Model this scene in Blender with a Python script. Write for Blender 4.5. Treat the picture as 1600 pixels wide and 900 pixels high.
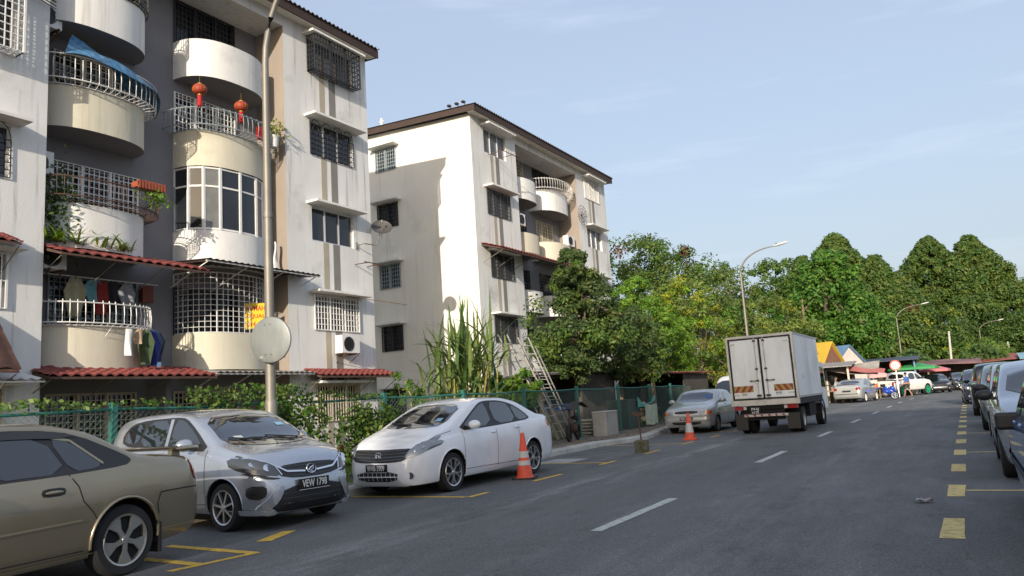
import bpy, bmesh, math, random
import numpy as np
from math import sin, cos, pi, radians as R
from mathutils import Vector, Matrix
from mathutils.bvhtree import BVHTree
random.seed(7); rng = np.random.default_rng(7)
S = bpy.context.scene
for o in list(bpy.data.objects): bpy.data.objects.remove(o)
COL = S.collection

# ------------------------------------------------------------------ camera
cd = bpy.data.cameras.new('camera'); cam = bpy.data.objects.new('camera', cd); COL.objects.link(cam); S.camera = cam
cd.sensor_width = 36; cd.lens = 27.0; cd.clip_start = .05; cd.clip_end = 3000
_rx = Vector((0.85926574, 0.50755436, -0.06364721)); _f = Vector((-0.49484067, 0.85629556, 0.14795481)); _u = Vector((0.12959593, -0.09563727, 0.98694397))
m = Matrix((_rx, _u, -_f)).transposed().to_4x4(); m.translation = Vector((0, 0, 1.33)); cam.matrix_world = m
# ------------------------------------------------------------------ light
SUN = Vector((.28, -1, .30)).normalized()
W = bpy.data.worlds.new('World'); S.world = W; W.use_nodes = True
nt = W.node_tree; nt.nodes.clear()
def N(t, typ, **k):
    n = t.nodes.new(typ)
    for a, b in k.items(): setattr(n, a, b)
    return n
wo = N(nt, 'ShaderNodeOutputWorld'); bg = N(nt, 'ShaderNodeBackground'); sky = N(nt, 'ShaderNodeTexSky')
sky.sky_type = 'NISHITA'; sky.sun_disc = False; sky.sun_elevation = math.asin(SUN.z)
sky.sun_rotation = math.atan2(SUN.x, SUN.y)
sky.air_density = 1.35; sky.dust_density = 4.5; sky.ozone_density = 1.6; sky.altitude = 50
tc = N(nt, 'ShaderNodeTexCoord'); mp = N(nt, 'ShaderNodeMapping'); mp.inputs['Scale'].default_value = (1.2, 1.2, 9); mp.inputs['Rotation'].default_value = (0, .12, .3)
nz = N(nt, 'ShaderNodeTexNoise'); nz.inputs['Scale'].default_value = 2.6; nz.inputs['Detail'].default_value = 7; nz.inputs['Roughness'].default_value = .55
rp = N(nt, 'ShaderNodeValToRGB'); rp.color_ramp.elements[0].position = .56; rp.color_ramp.elements[1].position = .88
rp.color_ramp.elements[1].color = (.22, .22, .22, 1)
mx = N(nt, 'ShaderNodeMix', data_type='RGBA'); mx.inputs[7].default_value = (6.0, 6.5, 7.2, 1)
L = nt.links.new
L(tc.outputs['Generated'], mp.inputs[0]); L(mp.outputs[0], nz.inputs['Vector']); L(nz.outputs[0], rp.inputs[0])
hz = N(nt, 'ShaderNodeMix', data_type='RGBA'); hz.inputs[0].default_value = .58; hz.inputs[7].default_value = (3.0, 3.45, 4.5, 1)
L(sky.outputs[0], hz.inputs[6]); L(rp.outputs[0], mx.inputs[0]); L(hz.outputs[2], mx.inputs[6]); L(mx.outputs[2], bg.inputs[0]); L(bg.outputs[0], wo.inputs[0])
bg.inputs[1].default_value = .15
sd = bpy.data.lights.new('sun', 'SUN'); sd.energy = 3.9; sd.angle = R(.6); sd.color = (1, .91, .77)
so = bpy.data.objects.new('sun', sd); COL.objects.link(so); so.rotation_euler = SUN.to_track_quat('Z', 'Y').to_euler(); so.location = (0, -20, 40)
S.view_settings.view_transform = 'Standard'; S.view_settings.look = 'None'; S.view_settings.exposure = .45; S.view_settings.gamma = 1
S.render.engine = 'CYCLES'; S.cycles.max_bounces = 5; S.cycles.transparent_max_bounces = 12

# ------------------------------------------------------------------ materials
MC = {}
def mat(name, col, rough=.8, metal=0, var=.0, scale=3, stretch=(1, 1, 1), dirt=None, dirt_amt=.4, bump=0, bscale=40, coat=0, spec=.5, island=0, trans=0, emit=0, streak=None):
    if name in MC: return MC[name]
    M = bpy.data.materials.new(name); M.use_nodes = True; t = M.node_tree; b = t.nodes['Principled BSDF']; l = t.links.new
    b.inputs['Base Color'].default_value = (*col, 1); b.inputs['Roughness'].default_value = rough; b.inputs['Metallic'].default_value = metal
    b.inputs['Coat Weight'].default_value = coat; b.inputs['Coat Roughness'].default_value = .04; b.inputs['Specular IOR Level'].default_value = spec
    co = N(t, 'ShaderNodeNewGeometry') if True else None
    src = None
    def noise(sc, st, det=5):
        mpn = N(t, 'ShaderNodeMapping'); mpn.inputs['Scale'].default_value = st
        l(co.outputs['Position'], mpn.inputs[0]); n = N(t, 'ShaderNodeTexNoise'); n.inputs['Scale'].default_value = sc; n.inputs['Detail'].default_value = det; n.inputs['Roughness'].default_value = .62
        l(mpn.outputs[0], n.inputs['Vector']); return n
    if var:
        n = noise(scale, (1, 1, 1)); h = N(t, 'ShaderNodeHueSaturation'); h.inputs['Color'].default_value = (*col, 1)
        mr = N(t, 'ShaderNodeMapRange'); mr.inputs[1].default_value = .3; mr.inputs[2].default_value = .7; mr.inputs[3].default_value = 1 - var; mr.inputs[4].default_value = 1 + var
        l(n.outputs[0], mr.inputs[0]); l(mr.outputs[0], h.inputs['Value']); src = h.outputs[0]
    if island:
        h = N(t, 'ShaderNodeHueSaturation'); h.inputs['Color'].default_value = (*col, 1)
        if src: l(src, h.inputs['Color'])
        mr = N(t, 'ShaderNodeMapRange'); mr.inputs[3].default_value = 1 - island; mr.inputs[4].default_value = 1 + island
        l(co.outputs['Random Per Island'], mr.inputs[0]); l(mr.outputs[0], h.inputs['Value'])
        m2 = N(t, 'ShaderNodeMapRange'); m2.inputs[3].default_value = .5 + .035; m2.inputs[4].default_value = .5 - .035
        l(co.outputs['Random Per Island'], m2.inputs[0]); l(m2.outputs[0], h.inputs['Hue']); src = h.outputs[0]
    if dirt:
        n = noise(scale * .9, stretch, 8); r = N(t, 'ShaderNodeMapRange'); r.inputs[1].default_value = .48; r.inputs[2].default_value = .78; r.inputs[4].default_value = dirt_amt
        l(n.outputs[0], r.inputs[0]); x = N(t, 'ShaderNodeMix', data_type='RGBA'); x.inputs[6].default_value = (*col, 1); x.inputs[7].default_value = (*dirt, 1)
        if src: l(src, x.inputs[6])
        l(r.outputs[0], x.inputs[0]); src = x.outputs[2]
    if streak:
        for sc, st, lo, hi, am in ((1.0, (5, 5, .28), .56, .80, streak[1]), (.55, (1, 1, 1), .58, .74, streak[1] * .6), (9, (1, 1, 1), .66, .76, streak[1] * .5)):
            n = noise(sc, st, 9); r = N(t, 'ShaderNodeMapRange'); r.inputs[1].default_value = lo; r.inputs[2].default_value = hi; r.inputs[4].default_value = am
            l(n.outputs[0], r.inputs[0]); x = N(t, 'ShaderNodeMix', data_type='RGBA'); x.inputs[6].default_value = (*col, 1); x.inputs[7].default_value = (*streak[0], 1)
            if src: l(src, x.inputs[6])
            l(r.outputs[0], x.inputs[0]); src = x.outputs[2]
    if src: l(src, b.inputs['Base Color'])
    if bump:
        n = noise(bscale, (1, 1, 1), 6); bp = N(t, 'ShaderNodeBump'); bp.inputs['Strength'].default_value = bump; bp.inputs['Distance'].default_value = .02
        l(n.outputs[0], bp.inputs['Height']); l(bp.outputs[0], b.inputs['Normal'])
    if trans:
        tr = N(t, 'ShaderNodeBsdfTranslucent'); tr.inputs[0].default_value = (*[c * 1.5 for c in col], 1)
        if src: l(src, tr.inputs[0])
        ms = N(t, 'ShaderNodeMixShader'); ms.inputs[0].default_value = trans
        l(b.outputs[0], ms.inputs[1]); l(tr.outputs[0], ms.inputs[2]); l(ms.outputs[0], t.nodes['Material Output'].inputs[0])
    if emit:
        b.inputs['Emission Color'].default_value = (*col, 1); b.inputs['Emission Strength'].default_value = emit
    MC[name] = M; return M

white = mat('white_plaster', (.74, .73, .70), .9, var=.05, scale=.6, stretch=(1.3, 1.3, .22), dirt=(.36, .34, .31), dirt_amt=.40, streak=((.18, .175, .165), .85), bump=.3, bscale=25)
gable = mat('cream_plaster', (.80, .76, .67), .9, var=.04, scale=.5, stretch=(1.3, 1.3, .22), dirt=(.48, .45, .38), dirt_amt=.3, streak=((.33, .30, .25), .5), bump=.25, bscale=25)
cream = mat('cream_balcony_paint', (.66, .61, .48), .88, var=.05, scale=.9, stretch=(1.6, 1.6, .25), dirt=(.38, .33, .22), dirt_amt=.42, streak=((.26, .22, .14), .55), bump=.25)
balw = mat('white_balcony_paint', (.78, .76, .72), .88, var=.05, scale=.9, stretch=(1.6, 1.6, .25), dirt=(.42, .40, .36), dirt_amt=.35, streak=((.26, .25, .22), .5), bump=.25)
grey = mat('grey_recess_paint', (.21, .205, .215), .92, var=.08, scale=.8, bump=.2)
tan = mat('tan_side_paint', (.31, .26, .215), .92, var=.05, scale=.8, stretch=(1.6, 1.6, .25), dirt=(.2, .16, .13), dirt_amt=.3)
bandt = mat('tan_band_paint', (.40, .35, .27), .92, var=.08, scale=2)
bandg = mat('grey_band_paint', (.21, .20, .18), .92, var=.08, scale=2)
conc = mat('concrete', (.40, .385, .36), .92, var=.12, scale=2, dirt=(.12, .11, .09), dirt_amt=.45, bump=.3)
kerbm = mat('kerb_concrete', (.46, .45, .41), .92, var=.12, scale=1.5, dirt=(.15, .13, .10), dirt_amt=.5, bump=.3)
dark = mat('dark_void', (.012, .012, .013), .9)
roofm = mat('brown_metal_roof', (.055, .035, .028), .6, var=.2)
fascia = mat('brown_fascia', (.045, .026, .02), .7, var=.1)
glass = mat('window_glass', (.018, .02, .024), .06, spec=.6, var=.3, scale=1)
curt = mat('curtained_glass', (.10, .10, .10), .35, var=.5, scale=2.5)
alum = mat('aluminium', (.62, .62, .62), .4, metal=.6)
wmetal = mat('white_painted_metal', (.75, .73, .70), .5, var=.08, scale=5)
bmetal = mat('black_painted_metal', (.022, .022, .024), .5)
ymetal = mat('cream_painted_metal', (.55, .48, .36), .5, var=.1)
gmetal = mat('greyblue_painted_metal', (.27, .32, .34), .5, var=.1)
rust = mat('rusty_metal', (.09, .05, .035), .8, var=.4, scale=9)
tile = mat('terracotta_tile', (.24, .055, .045), .75, var=.3, scale=4, dirt=(.10, .04, .03), dirt_amt=.5, island=.0)
tiled = mat('dark_brown_tile', (.075, .035, .025), .75, var=.3, scale=4)
green = mat('green_fence_paint', (.022, .145, .115), .55, var=.15, scale=6, dirt=(.10, .09, .06), dirt_amt=.35)
wire = mat('fence_wire', (.14, .22, .19), .5, metal=.4)
rubber = mat('tyre_rubber', (.016, .016, .017), .85)
plastic = mat('black_plastic', (.018, .018, .019), .45)
rimm = mat('alloy_rim', (.62, .62, .63), .28, metal=.9)
rimd = mat('dark_alloy_rim', (.10, .10, .11), .3, metal=.8)
chrome = mat('chrome', (.82, .82, .83), .1, metal=1)
cglass = mat('car_glass', (.012, .014, .017), .03, spec=.9, coat=1)
lampg = mat('headlight_glass', (.27, .285, .29), .08, metal=.5, coat=1, var=.12, scale=14)
redl = mat('red_lamp_lens', (.30, .012, .012), .12, coat=1)
oral = mat('orange_lamp_lens', (.55, .11, .015), .15, coat=1)
galv = mat('galvanised_steel', (.235, .215, .18), .55, metal=.45, var=.12, scale=3, dirt=(.2, .19, .17), dirt_amt=.3)
bark = mat('bark', (.13, .10, .075), .95, var=.3, scale=6, bump=.6, bscale=14)
wood = mat('old_wood', (.24, .17, .11), .9, var=.3, scale=5)
tin = mat('old_tin_sheet', (.33, .31, .29), .6, metal=.2, var=.25, scale=2, dirt=(.22, .11, .06), dirt_amt=.6)
redtin = mat('rusty_red_sheet', (.26, .07, .05), .7, var=.3, scale=2, dirt=(.30, .24, .2), dirt_amt=.5)
def paint(name, c, metal=.5, rough=.32): return mat(name, c, rough * .85, metal=metal, coat=1, var=.05, scale=2.5, dirt=tuple(q * .6 + .05 for q in c), dirt_amt=.25)
def leafm(name, c, tr=.38, isl=.26): return mat(name, c, .5, island=isl, trans=tr, spec=.35, var=.22, scale=.7)
LG = dict(glossy=leafm('leaf_dark_olive', (.075, .115, .032)), bright=leafm('leaf_bright_green', (.15, .28, .028)), yellow=leafm('leaf_yellow_green', (.27, .31, .03)),
          mid=leafm('leaf_mid_green', (.10, .175, .03)), forest=leafm('leaf_forest_green', (.075, .135, .03)), broad=leafm('leaf_broad_green', (.09, .20, .028)), conic=leafm('leaf_conic_green', (.09, .155, .03)), olive=leafm('leaf_olive', (.115, .165, .032)),
          vine=leafm('leaf_vine', (.12, .22, .035)), cane=leafm('leaf_cane', (.14, .21, .06), .3), pale=leafm('leaf_pale', (.18, .25, .05)), red=leafm('leaf_reddish', (.16, .07, .03)))

# ------------------------------------------------------------------ mesh helpers
def tag(o, label=None, cat=None, group=None, kind=None):
    if label: o['label'] = label
    if cat: o['category'] = cat
    if group: o['group'] = group
    if kind: o['kind'] = kind
    return o
def thing(name, label, cat, loc=(0, 0, 0), rz=0, group=None):
    o = bpy.data.objects.new(name, None); COL.objects.link(o); o.empty_display_size = .2
    o.matrix_world = Matrix.Translation(loc) @ Matrix.Rotation(rz, 4, 'Z')
    return tag(o, label, cat, group)
def rootm(p):
    while p.parent: p = p.parent
    return p.matrix_world
class MB:
    def __init__(s): s.v = []; s.f = []; s.mi = []; s.cur = 0
    def add(s, vs, fs):
        n = len(s.v); s.v += [tuple(v) for v in vs]; s.f += [tuple(i + n for i in f) for f in fs]; s.mi += [s.cur] * len(fs); return s
    def quad(s, a, b, c, d): return s.add([a, b, c, d], [(0, 1, 2, 3)])
    def box(s, x0, x1, y0, y1, z0, z1, M=None):
        vs = [Vector((x, y, z)) for z in (z0, z1) for y in (y0, y1) for x in (x0, x1)]
        if M: vs = [M @ v for v in vs]
        return s.add(vs, [(0, 2, 3, 1), (4, 5, 7, 6), (0, 1, 5, 4), (2, 6, 7, 3), (0, 4, 6, 2), (1, 3, 7, 5)])
    def fbox(s, F, u0, u1, v0, v1, n0, n1):
        vs = [F(u, v, n) for n in (n0, n1) for v in (v0, v1) for u in (u0, u1)]
        return s.add(vs, [(0, 2, 3, 1), (4, 5, 7, 6), (0, 1, 5, 4), (2, 6, 7, 3), (0, 4, 6, 2), (1, 3, 7, 5)])
    def bar(s, p0, p1, r, n=4, r1=None):
        p0, p1 = Vector(p0), Vector(p1); d = p1 - p0
        if d.length < 1e-6: return s
        q = d.to_track_quat('Z', 'Y'); r1 = r if r1 is None else r1
        a = [p0 + q @ Vector((r * cos(2 * pi * (i + .5) / n), r * sin(2 * pi * (i + .5) / n), 0)) for i in range(n)]
        b = [p1 + q @ Vector((r1 * cos(2 * pi * (i + .5) / n), r1 * sin(2 * pi * (i + .5) / n), 0)) for i in range(n)]
        return s.add(a + b, [(i, (i + 1) % n, n + (i + 1) % n, n + i) for i in range(n)] + [tuple(range(n))[::-1], tuple(range(n, 2 * n))])
    def tube(s, pts, r, n=6, rr=None):
        pts = [Vector(p) for p in pts]; rings = []
        for i, p in enumerate(pts):
            d = (pts[min(i + 1, len(pts) - 1)] - pts[max(i - 1, 0)]).normalized(); q = d.to_track_quat('Z', 'Y')
            rad = rr[i] if rr else r
            up = Vector((0, 0, 1)) if abs(d.z) < .95 else Vector((1, 0, 0)); a = d.cross(up).normalized(); b = d.cross(a)
            rings += [p + a * rad * cos(2 * pi * k / n) + b * rad * sin(2 * pi * k / n) for k in range(n)]
        fs = [(i * n + k, i * n + (k + 1) % n, (i + 1) * n + (k + 1) % n, (i + 1) * n + k) for i in range(len(pts) - 1) for k in range(n)]
        return s.add(rings, fs + [tuple(range(n))[::-1], tuple(range((len(pts) - 1) * n, len(pts) * n))])
    def lathe(s, prof, n=24, M=None, close=True):
        vs = [Vector((r * cos(2 * pi * k / n), r * sin(2 * pi * k / n), z)) for r, z in prof for k in range(n)]
        if M: vs = [M @ v for v in vs]
        fs = [(i * n + k, i * n + (k + 1) % n, (i + 1) * n + (k + 1) % n, (i + 1) * n + k) for i in range(len(prof) - 1) for k in range(n)]
        if close: fs += [tuple(range(n))[::-1], tuple(range((len(prof) - 1) * n, len(prof) * n))]
        return s.add(vs, fs)
    def prism(s, poly, axis, a, b, M=None):   # poly 2D extruded along axis between a and b
        def P(p, t): return Vector((t, p[0], p[1])) if axis == 'x' else Vector((p[0], t, p[1])) if axis == 'y' else Vector((p[0], p[1], t))
        n = len(poly); vs = [P(p, a) for p in poly] + [P(p, b) for p in poly]
        if M: vs = [M @ v for v in vs]
        return s.add(vs, [(i, (i + 1) % n, n + (i + 1) % n, n + i) for i in range(n)] + [tuple(range(n))[::-1], tuple(range(n, 2 * n))])
    def ell(s, c, rx, ry, rz, n=12, k=8, M=None):
        vs = []; 
        for i in range(1, k):
            for j in range(n):
                a = pi * i / k; b = 2 * pi * j / n; vs.append(Vector((c[0] + rx * sin(a) * cos(b), c[1] + ry * sin(a) * sin(b), c[2] + rz * cos(a))))
        vs += [Vector((c[0], c[1], c[2] + rz)), Vector((c[0], c[1], c[2] - rz))]
        if M: vs = [M @ v for v in vs]
        fs = [(i * n + j, i * n + (j + 1) % n, (i + 1) * n + (j + 1) % n, (i + 1) * n + j) for i in range(k - 2) for j in range(n)]
        t = (k - 1) * n; fs += [(t, (j + 1) % n, j) for j in range(n)] + [(t + 1, (k - 2) * n + j, (k - 2) * n + (j + 1) % n) for j in range(n)]
        return s.add(vs, fs)
    def sheet(s, fn, nu, nv):
        vs = [fn(i / nu, j / nv) for j in range(nv + 1) for i in range(nu + 1)]
        return s.add(vs, [(j * (nu + 1) + i, j * (nu + 1) + i + 1, (j + 1) * (nu + 1) + i + 1, (j + 1) * (nu + 1) + i) for j in range(nv) for i in range(nu)])
    def build(s, name, m, parent=None, smooth=0, world=False, origin=None, fixn=True):
        me = bpy.data.meshes.new(name); vs = [Vector(v) for v in s.v]
        if world and parent:
            inv = rootm(parent).inverted(); vs = [inv @ v for v in vs]
        if origin: o_ = Vector(origin); vs = [v - o_ for v in vs]
        me.from_pydata([tuple(v) for v in vs], [], s.f)
        for mm in (m if isinstance(m, (list, tuple)) else [m]): me.materials.append(mm)
        if any(s.mi): me.polygons.foreach_set('material_index', s.mi)
        if fixn:
            bm = bmesh.new(); bm.from_mesh(me); bmesh.ops.recalc_face_normals(bm, faces=bm.faces); bm.to_mesh(me); bm.free()
        if smooth:
            me.polygons.foreach_set('use_smooth', [True] * len(me.polygons)); me.set_sharp_from_angle(angle=R(smooth))
        o = bpy.data.objects.new(name, me); COL.objects.link(o)
        if parent: o.parent = parent
        if origin: o.location = origin
        return o
def copy_tree(o, parent=None):
    c = o.copy(); COL.objects.link(c)
    if parent: c.parent = parent
    for ch in [x for x in bpy.data.objects if x.parent == o]: copy_tree(ch, c)
    return c
def move(o, loc, rz=0, sc=1): o.matrix_world = Matrix.Translation(loc) @ Matrix.Rotation(rz, 4, 'Z') @ Matrix.Scale(sc, 4); return o
def pchip(pts):
    xs = [p[0] for p in pts]; ys = [p[1] for p in pts]; n = len(xs); h = [xs[i + 1] - xs[i] for i in range(n - 1)]; d = [(ys[i + 1] - ys[i]) / h[i] for i in range(n - 1)]
    m = [d[0]] + [0 if d[i - 1] * d[i] <= 0 else 2 * d[i - 1] * d[i] / (d[i - 1] + d[i]) for i in range(1, n - 1)] + [d[-1]]
    def f(x):
        if x <= xs[0]: return ys[0]
        if x >= xs[-1]: return ys[-1]
        i = max(j for j in range(n - 1) if xs[j] <= x); t = (x - xs[i]) / h[i]
        return (2 * t**3 - 3 * t * t + 1) * ys[i] + (t**3 - 2 * t * t + t) * h[i] * m[i] + (-2 * t**3 + 3 * t * t) * ys[i + 1] + (t**3 - t * t) * h[i] * m[i + 1]
    return f
def text_mesh(txt, size, depth=.004, fit=None):
    c = bpy.data.curves.new('t', 'FONT'); c.body = txt; c.size = size; c.extrude = depth / 2; c.align_x = 'CENTER'; c.align_y = 'CENTER'; c.offset = size * .012
    o = bpy.data.objects.new('t', c); COL.objects.link(o); dg = bpy.context.evaluated_depsgraph_get(); dg.update()
    me = bpy.data.meshes.new_from_object(o.evaluated_get(dg)); bpy.data.objects.remove(o)
    vs = [v.co.copy() for v in me.vertices]; fs = [tuple(p.vertices) for p in me.polygons]
    if fit and vs:
        w = max(v.x for v in vs) - min(v.x for v in vs); vs = [Vector((v.x * fit / w, v.y, v.z)) for v in vs]
    return vs, fs
def add_text(mb, txt, size, M, fit=None, depth=.004):   # text lies in local XY, normal +Z, mapped by M
    vs, fs = text_mesh(txt, size, depth, fit); mb.add([M @ v for v in vs], fs)
def frameM(o, x, n):   # matrix: local x->x, z->n
    x = Vector(x).normalized(); n = Vector(n).normalized(); y = n.cross(x); return Matrix.Translation(o) @ Matrix((x, y, n)).transposed().to_4x4()

# ------------------------------------------------------------------ leaves
def leaf_mesh(name, C_, Nn, size, m, parent=None, origin=(0, 0, 0), asp=.45, jit=.35, mats=None, mi=None):
    n = len(C_); C_ = np.asarray(C_, float) - np.array(origin)
    Nn = Nn + rng.normal(0, jit, (n, 3)); Nn /= np.linalg.norm(Nn, axis=1)[:, None] + 1e-9
    T = rng.normal(0, 1, (n, 3)); T[:, 2] -= .35; T -= (T * Nn).sum(1)[:, None] * Nn; T /= np.linalg.norm(T, axis=1)[:, None] + 1e-9
    B = np.cross(Nn, T); s = (size * rng.uniform(.6, 1.3, n))[:, None]
    V = np.empty((n, 4, 3)); V[:, 0] = C_ - T * s * .5; V[:, 1] = C_ + B * s * asp * .5 - Nn * s * .08; V[:, 2] = C_ + T * s * .5 - Nn * s * .1; V[:, 3] = C_ - B * s * asp * .5 - Nn * s * .08
    me = bpy.data.meshes.new(name); me.vertices.add(n * 4); me.vertices.foreach_set('co', V.ravel()); me.loops.add(n * 4); me.loops.foreach_set('vertex_index', np.arange(n * 4, dtype=np.int32))
    me.polygons.add(n); me.polygons.foreach_set('loop_start', np.arange(0, n * 4, 4, dtype=np.int32)); me.polygons.foreach_set('loop_total', np.full(n, 4, dtype=np.int32))
    for x in (mats or [m]): me.materials.append(x)
    if mi is not None: me.polygons.foreach_set('material_index', np.asarray(mi, dtype=np.int32))
    me.update(); o = bpy.data.objects.new(name, me); COL.objects.link(o)
    if parent: o.parent = parent
    else: o.location = origin
    return o
def clump_points(centers, radii, per, flat=.75):
    P = []; Q = []
    for c, r in zip(centers, radii):
        d = rng.normal(0, 1, (per, 3)); d /= np.linalg.norm(d, axis=1)[:, None]; rad = r * rng.uniform(.25, 1, per)[:, None] ** .6
        p = d * rad * np.array([1, 1, flat]); P.append(np.array(c) + p); nn = d.copy(); nn[:, 2] = nn[:, 2] * .6 + .55; Q.append(nn)
    return np.vstack(P), np.vstack(Q)
def crown_centers(lobes, k, shape='round'):
    out = []; rr = []
    for (cx, cy, cz, rx, ry, rz) in lobes:
        for _ in range(k):
            d = rng.normal(0, 1, 3); d /= np.linalg.norm(d)
            if shape == 'cone':
                t = rng.uniform(0, 1) ** 1.25; a = rng.uniform(0, 2 * pi); w = (1.04 - t) ** .92 * rng.uniform(.72, 1.02)
                out.append((cx + rx * w * cos(a), cy + ry * w * sin(a), cz - rz + 2 * rz * t)); rr.append(min(rx, rz) * rng.uniform(.13, .22) * (1.2 - .65 * t))
            else:
                f = rng.uniform(.62, .98); out.append((cx + rx * f * d[0], cy + ry * f * d[1], cz + rz * f * d[2])); rr.append(min(rx, ry, rz) * rng.uniform(.2, .42))
    return out, rr
def tree(name, label, base, lobes, k, per, leaf, lm, trunk_r=.2, shape='round', group=None, mats=None, mixw=None, asp=.45, limbs=9, flat=.75):
    t = thing(name, label, 'tree', base, 0, group); b = Vector(base)
    lobes = [(l[0], l[1], l[2], l[3], l[4], l[5]) for l in lobes]
    cs, rs = crown_centers(lobes, k, shape); P, Q = clump_points(cs, rs, per, flat)
    ok = P[:, 2] > .3; P = P[ok]; Q = Q[ok]; mi = None
    if mats:
        cid = np.repeat(np.arange(len(cs)), per)[ok]; pick = rng.choice(len(mats), len(cs), p=mixw); mi = pick[cid]
    o = leaf_mesh('crown', P, Q, leaf, lm, t, asp=asp, mats=mats, mi=mi)
    mb = MB(); top = max(l[2] for l in lobes); cx = np.mean([l[0] for l in lobes]); cy = np.mean([l[1] for l in lobes])
    zz = [0, .15, .35, .6, .85, 1]; wob = [(0, 0)] + [(rng.normal(0, trunk_r * .5), rng.normal(0, trunk_r * .5)) for _ in zz[1:]]
    pts = [(cx * z + w[0], cy * z + w[1], top * z) for z, w in zip(zz, wob)]; mb.tube(pts, 0, 8, [trunk_r * (1.25 - z * .95) for z in zz])
    idx = rng.choice(len(cs), min(limbs, len(cs)), replace=False)
    for i in idx:
        c = Vector(cs[i]); s0 = Vector(pts[int(rng.integers(2, 5))]); md = (s0 + c) / 2 + Vector((0, 0, -.06 * (c - s0).length))
        mb.tube([s0, md, c], 0, 5, [trunk_r * .42, trunk_r * .26, trunk_r * .08])
    mb.build('trunk', bark, t, smooth=60)
    return t

# ================================================================== GROUND, ROAD
def bend(y): return .0035 * max(0, y - 46) ** 2
def asphalt():
    M = bpy.data.materials.new('asphalt'); M.use_nodes = True; t = M.node_tree; b = t.nodes['Principled BSDF']; l = t.links.new
    g = N(t, 'ShaderNodeNewGeometry'); sx = N(t, 'ShaderNodeSeparateXYZ'); l(g.outputs['Position'], sx.inputs[0])
    def noise(sc, st=(1, 1, 1), det=4, ro=.6):
        a = N(t, 'ShaderNodeMapping'); a.inputs['Scale'].default_value = st; l(g.outputs['Position'], a.inputs[0]); n = N(t, 'ShaderNodeTexNoise'); n.inputs['Scale'].default_value = sc; n.inputs['Detail'].default_value = det; n.inputs['Roughness'].default_value = ro; l(a.outputs[0], n.inputs['Vector']); return n.outputs[0]
    def mr(v, a, c, d, e):
        n = N(t, 'ShaderNodeMapRange'); n.inputs[1].default_value = a; n.inputs[2].default_value = c; n.inputs[3].default_value = d; n.inputs[4].default_value = e; l(v, n.inputs[0]); return n.outputs[0]
    def ma(op, a, c):
        n = N(t, 'ShaderNodeMath', operation=op)
        for i, v in enumerate((a, c)):
            if isinstance(v, (int, float)): n.inputs[i].default_value = v
            else: l(v, n.inputs[i])
        return n.outputs[0]
    base = mr(noise(.35, (1, .25, 1), 5), .3, .7, .092, .135)
    sp = mr(noise(48, det=3, ro=.85), .35, .68, .50, 1.7)            # stone speckle
    fine = mr(noise(16, det=4), .3, .7, .86, 1.14)
    wob = ma('MULTIPLY', ma('SUBTRACT', noise(.5, (1, .5, 1)), .5), .8)
    def stripe(x0, w, amt, sc, thr):
        d = ma('ABSOLUTE', ma('SUBTRACT', ma('ADD', sx.outputs[0], wob), x0), 0); k = mr(d, 0, w, amt, 0)
        return ma('MULTIPLY', k, mr(noise(sc, (2, .25, 1), 6, .7), thr, thr + .22, 0, 1))
    tot = ma('ADD', ma('ADD', stripe(-5.45, .5, .12, 1.6, .42), stripe(-2.0, 1.0, .05, 1.3, .42)), ma('ADD', stripe(-.9, .7, .03, 1.2, .4), stripe(-7.4, 1.1, .05, .9, .5)))
    v = ma('MULTIPLY', ma('MULTIPLY', ma('ADD', base, tot), sp), fine)
    # hairline cracks
    vo = N(t, 'ShaderNodeTexVoronoi', feature='DISTANCE_TO_EDGE'); vo.inputs['Scale'].default_value = .32
    dm = N(t, 'ShaderNodeMapping'); va = N(t, 'ShaderNodeVectorMath', operation='ADD'); nn_ = N(t, 'ShaderNodeTexNoise'); nn_.inputs['Scale'].default_value = 1.3; nn_.inputs['Detail'].default_value = 8; l(g.outputs['Position'], nn_.inputs['Vector']); vs_ = N(t, 'ShaderNodeVectorMath', operation='SCALE'); vs_.inputs[3].default_value = 1.6; l(nn_.outputs['Color'], vs_.inputs[0]); l(g.outputs['Position'], va.inputs[0]); l(vs_.outputs[0], va.inputs[1]); l(va.outputs[0], dm.inputs[0]); l(dm.outputs[0], vo.inputs['Vector'])
    cr = mr(vo.outputs['Distance'], 0, .005, .72, 1); v = ma('MULTIPLY', v, cr)
    v = ma('MULTIPLY', v, mr(noise(.8, (1, .5, 1), 8, .75), .52, .66, 1, .66)); v = ma('MULTIPLY', v, mr(noise(2.4, (1, .3, 1), 9, .8), .50, .72, 1, 1.45))
    cc = N(t, 'ShaderNodeCombineColor'); l(ma('MULTIPLY', v, 1.0), cc.inputs[0]); l(ma('MULTIPLY', v, 1.0), cc.inputs[1]); l(ma('MULTIPLY', v, .985), cc.inputs[2]); l(cc.outputs[0], b.inputs['Base Color'])
    b.inputs['Roughness'].default_value = .78; b.inputs['Specular IOR Level'].default_value = .4
    bp = N(t, 'ShaderNodeBump'); bp.inputs['Strength'].default_value = .55; bp.inputs['Distance'].default_value = .01; l(noise(60, det=4, ro=.8), bp.inputs['Height']); l(bp.outputs[0], b.inputs['Normal'])
    return M
ASPH = asphalt()
dirtm = mat('trodden_earth', (.16, .125, .085), .95, var=.25, scale=1.2, dirt=(.05, .06, .025), dirt_amt=.7, bump=.5, bscale=8)
pave = mat('mossy_pavement', (.20, .175, .145), .95, var=.25, scale=1.6, dirt=(.07, .06, .03), dirt_amt=.75, bump=.4, bscale=18)
yel = mat('yellow_road_paint', (.74, .46, .06), .8, var=.12, scale=14, dirt=(.10, .09, .07), dirt_amt=.95)
yelr = mat('pale_yellow_road_paint', (.68, .52, .20), .8, var=.12, scale=12, dirt=(.10, .09, .08), dirt_amt=.9)
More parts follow.
